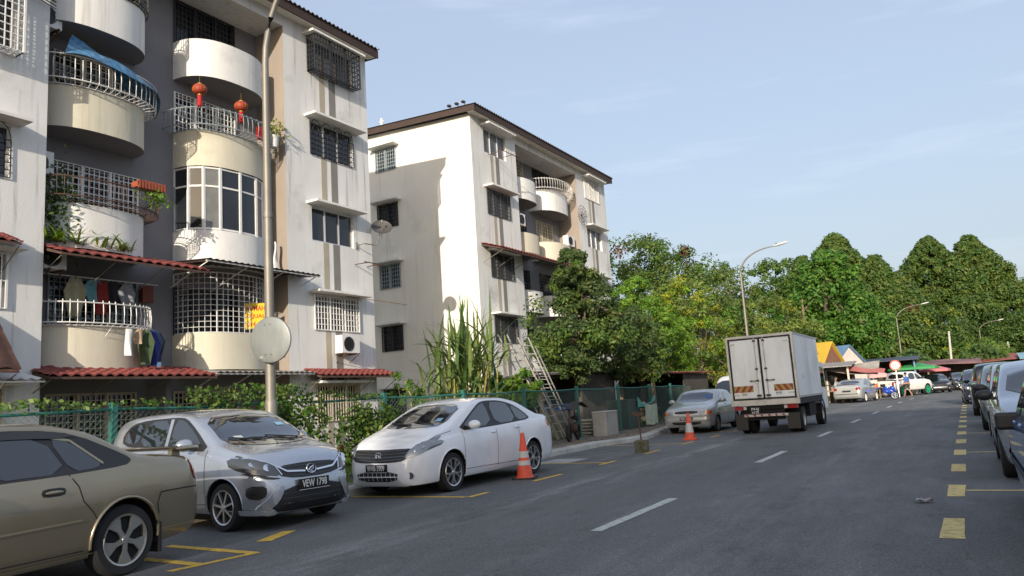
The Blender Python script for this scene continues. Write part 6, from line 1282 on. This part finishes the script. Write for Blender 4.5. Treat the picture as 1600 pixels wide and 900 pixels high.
tree('broad_tree', 'large bright broadleaf tree rising directly behind the yellow stall roof', (-10.8, 80, 0),
     [(0, 0, 9.0, 4.2, 3.6, 4.2), (-2.8, 0, 6.8, 3.6, 3.2, 3.4), (2.4, 0, 6.4, 3.0, 3.4, 3.4), (-.3, -1.5, 4.6, 4.4, 3.0, 2.8), (.4, 0, 12.0, 2.8, 2.4, 2.2)], 66, 90, .40, LG['broad'], .4, limbs=22, asp=.5)
tree('dark_tree', 'darker rough-edged tree left of the large bright broadleaf tree', (-15.8, 84, 0),
     [(0, 0, 11.8, 3.4, 3.0, 3.2), (-2.4, 0, 8.8, 3.4, 3.0, 3.0), (2.2, 0, 9.6, 2.8, 2.8, 2.8), (0, -1, 5.0, 3.4, 3, 2.6)], 60, 85, .40, LG['mid'], .35, limbs=18, asp=.5)
for i, (x, y, r, h, lb, mt) in enumerate(((-18.6, 117, 4.2, 19.5, 'shorter conical tree at the left of the forest behind', 'conic'), (-14.0, 117, 5.6, 22.2, 'tallest conical tree, above the large bright broadleaf tree', 'conic'), (-9.3, 119, 4.6, 18.6, 'conical tree right of the tallest one', 'conic'), (-6.9, 126, 4.2, 16.6, 'low conical tree in the dip of the skyline', 'forest'),
      (-3.1, 152, 6.2, 25.4, 'left of the twin pointed conical trees', 'conic'), (3.1, 156, 6.2, 25.2, 'right of the twin pointed conical trees', 'conic'))):
    tree('conical_tree', lb, (x, y, 0), [(0, 0, h - 6.2, r * 1.55, r * 1.3, 6.2), (0, 0, h - 8.2, r * 1.6, r * 1.3, 5.6)] , 430, 62, .56, LG[mt], .35, 'cone', 'conical trees on the skyline', limbs=10, asp=.5, mats=[LG[mt], LG['olive'], LG['forest']], mixw=[.5, .3, .2])
for i, (x, y, z, r, h, lb, mm) in enumerate(((9.0, 160, 11.8, 6.0, 6.2, 'broad olive tree sloping down at the right of the twin conical trees', ['olive', 'pale', 'forest']), (15.5, 145, 8.2, 6.5, 5.8, 'wide dark tree at the right edge of the skyline', ['forest', 'olive', 'mid']), (20, 126, 5.5, 6, 5.5, 'dark tree behind the cars at the far right edge', ['forest', 'mid', 'forest']),
      (-8.0, 118, 7.0, 4.6, 5.6, 'tree with reddish pods behind the dark stall roof', ['forest', 'mid', 'red']), (-3.2, 119, 6.0, 4.4, 5.2, 'dark green tree with yellow blossoms beside the concrete pole', ['mid', 'forest', 'yellow']), (2.0, 146, 7.5, 5.4, 6.6, 'dark tree behind the small round tree', ['forest', 'forest', 'mid']), (9.5, 146, 6.5, 5.6, 5.6, 'dark low tree under the right skyline', ['forest', 'mid', 'forest']), (15.5, 138, 6, 5.8, 5.6, 'dark low tree at the right edge behind the parked cars', ['forest', 'mid', 'forest']))):
    tree('forest_tree', lb, (x, y, 0), [(0, 0, z, r, r * .9, h), (-r * .5, 0, z * .7, r * .6, r * .6, h * .6), (r * .5, 0, z * .75, r * .6, r * .6, h * .6), (0, -1, h * .5 + .4, r * .9, r * .7, h * .5)], 62, 85, .46, LG[mm[0]], .35, limbs=14, asp=.5, mats=[LG[q] for q in mm], mixw=[.55, .33, .12])
tree('round_tree', 'small round yellow-green tree under the last street lamp', (2.1, 92, 0), [(0, 0, 2.9, 2.1, 2.0, 1.9), (1.2, 0, 2.4, 1.3, 1.3, 1.4)], 60, 90, .24, LG['pale'], .15, limbs=8, asp=.4, mats=[LG['pale'], LG['vine']], mixw=[.5, .5])
# the wooded hill closing the view
pts = []
for _ in range(26000):
    x = rng.uniform(-75, 60); y = 156 + rng.uniform(0, 14); h = 8.5 + 3 * sin(x * .13) + 2 * sin(x * .31 + 1); z = h * rng.uniform(0, 1) ** .7; pts.append((x, y - z * .3, z))
for _ in range(9000):
    x = rng.uniform(-60, -17); y = 66 + rng.uniform(0, 5) + .0 * x; h = 5.2 + 1.2 * sin(x * .4); pts.append((x, y, h * rng.uniform(0, 1) ** .7))
o = leaf_mesh('distant_wood', np.array(pts), np.tile([0, -.8, .5], (len(pts), 1)), 1.0, LG['forest'], asp=.6, jit=.6); tag(o, 'dark wood behind the row of trees', 'woodland', kind='stuff')
pts = []
for _ in range(9000):
    x = rng.uniform(-13, 10); y = 86 + .28 * abs(x) + rng.uniform(0, 3); pts.append((x, y, rng.uniform(0, 1) ** .8 * (3.2 + sin(x))))
o = leaf_mesh('undergrowth', np.array(pts), np.tile([0, -.8, .5], (len(pts), 1)), .5, LG['forest'], asp=.5, jit=.6); tag(o, 'dark undergrowth behind the stalls', 'undergrowth', kind='stuff')
mb = MB(); 
for a, b_, r in (((-12.8, 77.5, 6.6), (-12.7, 77.4, 9.4), .13), ((-12.75, 77.4, 8.2), (-11.6, 77.2, 9.3), .08), ((-14.4, 78, 6.2), (-15.0, 77.9, 7.2), .16)): mb.bar(a, b_, r, 6, r * .6)
tag(mb.build('dead_branch', mat('pale_dead_wood', (.22, .15, .10), .9), origin=(-12.8, 77.4, 6.6)), 'bare broken pale branches showing among the dark leaves', 'dead branch')

# ================================================================== MARKET STALLS
def post(mb, x, y, z0, z1, r=.06): mb.box(x - r, x + r, y - r, y + r, z0, z1)
def stall(name, label, loc, w, d, h, roofm_, rise=.5, backm=wood, fm=wood, rz=0, closed=False, sag=.0):
    t = thing(name, label, 'market stall', loc, rz); mb = MB()
    for x in (-w / 2 + .1, 0, w / 2 - .1):
        for y in (-d / 2 + .1, d / 2 - .1): post(mb, x, y, 0, h + (rise if y > 0 else 0) - .05)
    mb.build('post', fm, t); n = int(w / .06); vs = []; mb = MB()
    for i in range(n + 1):
        x = -w / 2 - .25 + (w + .5) * i / n; q = .022 * sin(2 * pi * x / .2) + sag * sin(x * 1.3); vs += [(x, -d / 2 - .5, h + q), (x, d / 2 + .3, h + rise + q), (x, -d / 2 - .5, h + q - .04), (x, d / 2 + .3, h + rise + q - .04)]
    mb.add(vs, [(4 * i + a, 4 * i + 4 + a, 4 * i + 5 + a, 4 * i + 1 + a) for i in range(n) for a in (0, 2)] + [(4 * i, 4 * i + 4, 4 * i + 6, 4 * i + 2) for i in range(n)]); mb.build('roof', roofm_, t, smooth=60)
    mb = MB(); mb.box(-w / 2, w / 2, d / 2 - .06, d / 2, 0, h + rise - .1); mb.box(-w / 2, -w / 2 + .05, -d / 2 + (0 if closed else d * .5), d / 2, 0, h); mb.box(w / 2 - .05, w / 2, -d / 2 + (0 if closed else d * .5), d / 2, 0, h); mb.build('back_wall', backm, t)
    mb = MB(); mb.box(-w / 2 + .2, w / 2 - .2, -d / 2 + .15, -d / 2 + .75, .72, .78); 
    for x in (-w / 2 + .3, w / 2 - .35): mb.box(x, x + .05, -d / 2 + .2, -d / 2 + .7, 0, .72)
    mb.build('counter', wood, t)
    g = MB()
    for k in range(14): x = rng.uniform(-w / 2 + .3, w / 2 - .3); s_ = rng.uniform(.1, .22); g.box(x, x + s_, -d / 2 + .2, -d / 2 + .2 + s_, .781, .78 + s_ * rng.uniform(.6, 1.6))
    g.build('goods', mat('mixed_goods', (.35, .28, .2), .7, var=.9, scale=2), t); return t
dk = mat('dark_stall_board', (.07, .055, .045), .9, var=.4); blue_r = mat('blue_roof_sheet', (.12, .22, .36), .55, var=.15); yel_r = mat('yellow_tarp_roof', (.55, .36, .04), .6, var=.08, scale=2); pink = mat('faded_pink_awning', (.50, .16, .13), .8, var=.2)
stall('market_stall', 'grey tin roofed stall with pale posts right of the truck', (-8.4, 56.0, 0), 3.6, 2.6, 2.35, tin, .35, dk, ymetal)
# yellow gable kiosk
def gable_roof(name, label, cat, loc, w, d, h0, h1, m_left, m_wall, rz=0):
    t = thing(name, label, cat, loc, rz); mb = MB(); mb.box(-w / 2, w / 2, -d / 2, d / 2, 0, h0); mb.add([(-w / 2, -d / 2, h0), (w / 2, -d / 2, h0), (0, -d / 2, h1), (-w / 2, d / 2, h0), (w / 2, d / 2, h0), (0, d / 2, h1)], [(0, 1, 2), (3, 5, 4)]); mb.build('wall', m_wall, t)
    e = .25; mb = MB()
    for s_ in (1, -1):
        a, b_ = (0, h1 + .04), (s_ * (w / 2 + e), h0 - e * (h1 - h0) / (w / 2) + .04); mb.add([(a[0], -d / 2 - e, a[1]), (b_[0], -d / 2 - e, b_[1]), (b_[0], d / 2 + e, b_[1]), (a[0], d / 2 + e, a[1]), (a[0], -d / 2 - e, a[1] + .05), (b_[0], -d / 2 - e, b_[1] + .05), (b_[0], d / 2 + e, b_[1] + .05), (a[0], d / 2 + e, a[1] + .05)], [(0, 1, 2, 3), (4, 5, 6, 7), (0, 1, 5, 4), (1, 2, 6, 5), (2, 3, 7, 6)])
    mb.build('roof', m_left, t); return t
brick = mat('brown_boarding', (.17, .08, .05), .85, var=.2)
yk = gable_roof('kiosk', 'small gabled kiosk with a bright yellow roof just right of the truck', 'kiosk', (-9.3, 60.6, 0), 2.4, 2.2, 2.65, 4.2, yel_r, brick, R(62))
mb = MB(); M = frameM(Vector((-.62, -.2, 3.4)), (0, -1, 0), (-.8, 0, .59)); add_text(mb, 'BEKAL', .3, M @ Matrix.Translation((0, .1, .14))); add_text(mb, '019-3', .24, M @ Matrix.Translation((0, -.25, .14))); mb.build('lettering', mat('ochre_ink', (.4, .2, .02), .7), yk)
gable_roof('shed', 'gabled shed with a pale blue sheet roof behind the tin stall', 'shed', (-8.9, 64.5, 0), 3.4, 3.2, 2.5, 4.0, blue_r, mat('pale_wall', (.55, .50, .45), .9, var=.1), R(55))
stall('market_stall', 'wide open stall with a dark blue sheet roof and blue posts behind the silver sedan', (-6.9, 70.5, 0), 7.0, 3.5, 2.75, mat('dark_blue_sheet', (.05, .065, .09), .6, var=.2), .35, dk, blue_r)
stall('market_stall', 'low stall with a faded red and blue awning behind the pickup', (-3.0, 80.5, 0), 8.0, 3, 2.3, mat('faded_red_sheet', (.22, .11, .10), .7, var=.5, scale=.6), .45, dk, wood, sag=.05)
stall('market_stall', 'brown shack with cluttered front at the end of the stalls', (2.6, 88, 0), 5.0, 3, 2.4, redtin, .6, mat('shack_boards', (.22, .16, .12), .9, var=.5), wood, sag=.05)
stall('market_stall', 'pale hut with a light blue roof glimpsed above the navy hatchback', (6.8, 86, 0), 4.5, 3, 2.4, mat('light_blue_sheet', (.22, .40, .46), .6, var=.2), .6, mat('pale_wall', (.55, .50, .45), .9, var=.1), wood, closed=True)
stall('tin_shack', 'low shack with rusty red roof sheets behind the fence and the old silver sedan', (-12.4, 33.6, 0), 3.0, 7.5, 2.15, redtin, .05, dk, wood, sag=.06)
stall('tin_shack', 'dark open shed roof under the trees behind the fence', (-13.4, 25.5, 0), 2.6, 6, 2.2, tin, .15, dk, wood, sag=.03)
mb = MB(); mb.sheet(lambda u, v: (-9.2 + 4.2 * u, 57.6 - 2.6 * v + .4 * u, 2.55 - .65 * u * v - .25 * v + .06 * sin(8 * u) + .04 * sin(11 * v)), 20, 10); tag(mb.build('canvas_awning', mat('grey_canvas', (.36, .32, .27), .9, var=.25), smooth=60, origin=(-7, 56, 2.3)), 'sagging grey canvas awning beside the tin stall', 'awning')
mb = MB(); mb.sheet(lambda u, v: (-6.9 + 2.3 * u, 56.4 - 1.5 * v, 2.32 - .32 * u - .30 * v + .03 * sin(9 * u)), 10, 6); tag(mb.build('canvas_awning', pink, smooth=60, origin=(-6, 56, 2)), 'faded red canvas awning over the silver sedan by the stalls', 'awning')
def parasol(label, loc, r, h, m):
    t = thing('market_umbrella', label, 'umbrella', loc, .2); mb = MB(); n = 8; vs = [(0, 0, h)] + [(r * cos(2 * pi * k / n), r * sin(2 * pi * k / n), h - .45 - .0) for k in range(n)] + [(r * .99 * cos(2 * pi * k / n), r * .99 * sin(2 * pi * k / n), h - .62) for k in range(n)]
    mb.add(vs, [(0, 1 + k, 1 + (k + 1) % n) for k in range(n)] + [(1 + k, 1 + (k + 1) % n, 9 + (k + 1) % n, 9 + k) for k in range(n)]); mb.build('canopy', m, t)
    mb = MB(); mb.bar((0, 0, 0), (0, 0, h), .03, 6); mb.lathe([(.25, 0), (.25, .1), (.08, .14)], 12)
    for k in range(8): a = 2 * pi * k / 8; mb.bar((0, 0, h - .75), (r * .6 * cos(a), r * .6 * sin(a), h - .34), .01, 4)
    mb.build('pole', galv, t); return t
parasol('bright green market umbrella behind the no-entry style sign', (-3.7, 70.5, 0), 1.9, 2.55, mat('green_canvas', (.05, .30, .10), .7))
parasol('pink market umbrella right of the green one', (-2.4, 73.5, 0), 1.3, 2.3, mat('pink_canvas', (.50, .17, .18), .7))
parasol('small pale pink umbrella left of the round sign', (-6.0, 66, 0), .9, 2.1, mat('pale_pink_canvas', (.65, .38, .36), .7))
t = thing('road_sign', 'round red-rimmed traffic sign with a diagonal bar on a pale post by the pickup', 'traffic sign', (-4.35, 61.5, 0), .07); mb = MB(); mb.bar((0, 0, 0), (0, 0, 2.0), .05, 8); mb.build('post', wmetal, t)
M = frameM(Vector((0, -.06, 2.25)), (1, 0, 0), (0, -1, 0)); mb = MB(); mb.lathe([(.36, -.02), (.36, 0), (.001, 0)], 32, M, False); mb.build('face', mat('sign_white', (.72, .66, .58), .5), t)
mb = MB(); mb.lathe([(.37, -.025), (.37, .006), (.28, .006), (.28, -.005)], 32, M, False); mb.prism([(-.25, .14), (-.23, .17), (.25, -.14), (.23, -.17)], 'z', .001, .005, M); mb.build('rim', mat('sign_red', (.60, .09, .06), .5), t)
for i, (x, y, c_, lb) in enumerate(((-6.6, 62.0, (.55, .05, .05), 'red crate stacked on a table in front of the dark stall'), (-6.0, 62.1, (.62, .55, .45), 'white crate next to the red crate'), (-7.6, 56.2, (.5, .42, .3), 'cardboard box at the foot of a pale stall post'))):
    zz = 0 if i == 2 else .8
    junkbox('crate', lb, 'crate', (x, y, zz), (.6, .45, .5), mat('crate_%s' % ['red', 'white', 'card'][i], c_, .7, var=.2))
t = thing('trestle_table', 'low table carrying the red and white crates', 'table', (-6.3, 62.05, 0)); mb = MB(); mb.box(-.8, .8, -.35, .35, .74, .795); mb.build('tabletop', wood, t)
for x in (-.7, .7): mb = MB(); mb.box(x - .03, x + .03, -.3, .3, 0, .74); mb.build('leg', wood, t)
mb = MB(); mb.box(-9.3, -8.6, 55.1, 55.6, .0, 1.55); mb.box(-9.25, -8.65, 55.05, 55.1, .8, 1.35); tag(mb.build('fridge', wmetal, origin=(-9, 55.4, 0)), 'white display fridge at the tin roofed stall', 'fridge')

# ================================================================== PEOPLE
skin = mat('skin', (.36, .20, .13), .6); hairm = mat('black_hair', (.012, .01, .01), .7)
def skinned(name, verts, edges, radii, m, par, sub=2, smooth=True):
    me = bpy.data.meshes.new(name); me.from_pydata([tuple(v) for v in verts], edges, []); o = bpy.data.objects.new(name, me); COL.objects.link(o)
    sm = o.modifiers.new('s', 'SKIN'); sm.use_smooth_shade = True
    for i, r in enumerate(radii): me.skin_vertices[0].data[i].radius = r if isinstance(r, tuple) else (r, r)
    me.skin_vertices[0].data[0].use_root = True
    sb = o.modifiers.new('u', 'SUBSURF'); sb.levels = sub; sb.render_levels = sub
    dg = bpy.context.evaluated_depsgraph_get(); dg.update(); m2 = bpy.data.meshes.new_from_object(o.evaluated_get(dg)); m2.materials.clear(); m2.materials.append(m); o.modifiers.clear(); o.data = m2; o.parent = par
    for p in m2.polygons: p.use_smooth = True
    return o
def person(label, loc, rz, shirtm, shortm, arms=((.10, .05), (-.10, .05)), stride=.18, hgt=1.68, longp=False, reach=None):
    t = thing('person', label, 'person', loc, rz); k = hgt / 1.75; J = lambda x, y, z: Vector((x, y, z)) * k     # faces +x
    hipz = .92; V = [J(0, 0, hipz), J(0, 0, 1.12), J(0, 0, 1.36), J(.01, 0, 1.47), J(.02, 0, 1.56)]; E = [(0, 1), (1, 2), (2, 3), (3, 4)]; Rr = [(.15, .11), (.135, .10), (.16, .11), (.065, .065), (.055, .055)]
    for sg, f in ((1, 1), (-1, -1)):
        i = len(V); fx = stride * f; V += [J(0, .09 * sg, .86), J(fx * .5 + .03, .10 * sg, .48), J(fx - (.06 if f < 0 else 0), .10 * sg, .09), J(fx + .13, .11 * sg, .03)]; E += [(0, i), (i, i + 1), (i + 1, i + 2), (i + 2, i + 3)]; Rr += [.085, .058, .038, .034]
        i = len(V); a = arms[0 if sg > 0 else 1]; sh = J(0, .17 * sg, 1.40)
        if reach and sg == reach: el = J(.24, .20 * sg, 1.22); wr = J(.46, .16 * sg, 1.10)
        else: el = J(a[0] * .4 - .02, .23 * sg, 1.12); wr = J(a[0] + .06, .24 * sg, .88)
        V += [sh, el, wr]; E += [(2, i), (i, i + 1), (i + 1, i + 2)]; Rr += [.055, .04, .028]
        # palm + fingers as short chains from the wrist
        d = (wr - el).normalized(); pl = wr + d * .07; i2 = len(V); V.append(pl); E.append((i + 2, i2)); Rr.append((.034, .02))
        for q in range(4): i3 = len(V); V += [pl + d * .045 + Vector((.0, .013 * (q - 1.5), 0)), pl + d * .085 + Vector((.012, .014 * (q - 1.5), 0))]; E += [(i2, i3), (i3, i3 + 1)]; Rr += [.009, .007]
        i3 = len(V); V += [wr + d * .05 + Vector((.035, 0, 0))]; E.append((i2, i3)); Rr.append(.010)
    Rr = [(r * k, r * k) if not isinstance(r, tuple) else (r[0] * k, r[1] * k) for r in Rr]
    skinned('body', V, E, Rr, skin, t, 1)
    hd = MB(); hd.ell(J(.03, 0, 1.655), .098 * k, .078 * k, .118 * k, 18, 12); hd.ell(J(.128, 0, 1.645), .018, .012, .02, 8, 6)
    for sg in (1, -1): hd.ell(J(.02, .08 * sg, 1.65), .02, .012, .03, 8, 6)
    hd.build('head', skin, t, smooth=60); hr = MB(); hr.ell(J(.012, 0, 1.69), .105 * k, .087 * k, .10 * k, 18, 10); hr.build('hair', hairm, t, smooth=60)
    ey = MB(); [ey.ell(J(.118, .03 * sg, 1.665), .008, .012, .007, 8, 6) for sg in (1, -1)]; ey.ell(J(.12, 0, 1.60), .006, .024, .006, 8, 6); ey.build('face_feature', hairm, t)
    Vs = [J(0, 0, .98), J(0, 0, 1.15), J(0, 0, 1.36), J(0, 0, 1.44)]; Es = [(0, 1), (1, 2), (2, 3)]; Rs = [(.185, .14), (.165, .13), (.185, .135), (.10, .09)]
    for sg in (1, -1):
        i = len(Vs); q = V[[j for j, v in enumerate(V) if (v - J(0, .17 * sg, 1.40)).length < 1e-4][0] + 1]; Vs += [J(0, .18 * sg, 1.40), J(0, .18 * sg, 1.40).lerp(q, .75)]; Es += [(2, i), (i, i + 1)]; Rs += [(.075, .075), (.066, .066)]
    skinned('shirt', Vs, Es, [(a * k, b_ * k) for a, b_ in Rs], shirtm, t, 1)
    Vp = [J(0, 0, .95)]; Ep = []; Rp = [(.175, .135)]
    for sg, f in ((1, 1), (-1, -1)):
        i = len(Vp); fx = stride * f; Vp += [J(0, .09 * sg, .86), J(fx * .45 + .02, .10 * sg, .52)]; Ep += [(0, i), (i, i + 1)]; Rp += [(.11, .11), (.09, .09)]
        if longp: Vp.append(J(fx - .02, .10 * sg, .12)); Ep.append((i + 1, i + 2)); Rp.append((.065, .065))
    skinned('trousers' if longp else 'shorts', Vp, Ep, [(a * k, b_ * k) for a, b_ in Rp], shortm, t, 1); return t
person('man in a bright blue shirt and dark shorts walking beside the white pickup', (-3.75, 61.0, 0), R(150), cm('blue_shirt', (.04, .12, .42)), cm('dark_shorts', (.07, .07, .055)), stride=.2)
person('person in a pale shirt reaching out from the tin roofed stall', (-7.55, 54.9, 0), R(20), cm('pale_grey', (.38, .40, .40)), cm('grey_trousers', (.16, .17, .18)), stride=.05, longp=True, reach=-1)
person('person in an orange top standing at the left end of the tin roofed stall', (-9.7, 54.6, 0), R(-70), cm('orange_top', (.55, .20, .12)), cm('grey_trousers', (.16, .17, .18)), stride=.06, longp=True)
person('person in a pale yellow shirt inside the open stall behind the silver sedan', (-7.9, 61.0, 0), R(-80), cm('pale_yellow', (.55, .52, .30)), cm('dark_shorts', (.07, .07, .055)), stride=.05)

# ---- motorcycle
t = thing('motorcycle', 'blue sport motorcycle with an orange rear wheel cover parked behind the silver sedan', 'motorcycle', (-4.75, 55.6, 0), R(-15))
blm = paint('bike_blue_paint', (.02, .07, .45), .3, .3); orm = mat('bike_orange', (.75, .20, .03), .5)
for x, m_ in ((.68, mat('bike_rim_pale', (.5, .55, .65), .4)), (-.68, orm)):
    mb = MB(); M = Matrix.Translation((x, 0, .30)) @ Matrix.Rotation(pi / 2, 4, 'X'); mb.lathe([(.22, -.05), (.28, -.05), (.30, 0), (.28, .05), (.22, .05), (.22, -.05)], 28, M, False); w_ = mb.build('wheel', rubber, t, smooth=40)
    mb = MB(); mb.lathe([(.225, -.04), (.225, .04), (.19, .03), (.19, -.03), (.225, -.04)], 28, M, False)
    for k in range(5): a = 2 * pi * k / 5; mb.bar((x, 0, .30), (x + .2 * cos(a), 0, .3 + .2 * sin(a)), .02, 5)
    mb.build('rim', m_, w_)
mb = MB(); mb.ell((.25, 0, .62), .42, .17, .24, 16, 10); mb.ell((.55, 0, .82), .20, .15, .16, 14, 8); mb.ell((.1, 0, .84), .26, .15, .12, 14, 8); mb.ell((-.55, 0, .86), .26, .09, .07, 12, 8); mb.ell((.68, 0, .62), .2, .07, .05, 10, 6); mb.build('fairing', blm, t, smooth=60)
mb = MB(); mb.ell((-.22, 0, .83), .25, .13, .06, 14, 8); mb.build('seat', plastic, t, smooth=60)
mb = MB(); mb.bar((.68, .07, .3), (.5, .07, .85), .025, 6); mb.bar((.68, -.07, .3), (.5, -.07, .85), .025, 6); mb.bar((.42, -.34, .95), (.42, .34, .95), .014, 6); mb.bar((-.68, .07, .3), (-.1, .07, .45), .025, 6); mb.bar((-.68, -.07, .3), (-.1, -.07, .45), .025, 6); mb.ell((.0, 0, .42), .24, .14, .17, 10, 8); mb.bar((-.2, -.16, .32), (-.65, -.18, .42), .045, 8); mb.build('frame', galv, t, smooth=50)
for sg in (1, -1): mb = MB(); mb.bar((.5, .1 * sg, .95), (.48, .28 * sg, 1.1), .008, 4); mb.ell((.48, .32 * sg, 1.12), .02, .06, .035, 10, 6); mb.build('mirror', plastic, t)
mb = MB(); mb.ell((.73, 0, .84), .03, .1, .05, 10, 6); mb.build('headlight', lampg, t)
# second person-sized helmet box behind
mb = MB(); mb.box(-.85, -.5, -.18, .18, .93, 1.22); mb.build('top_box', orm, t); t.matrix_world = t.matrix_world @ Matrix.Scale(.88, 4)
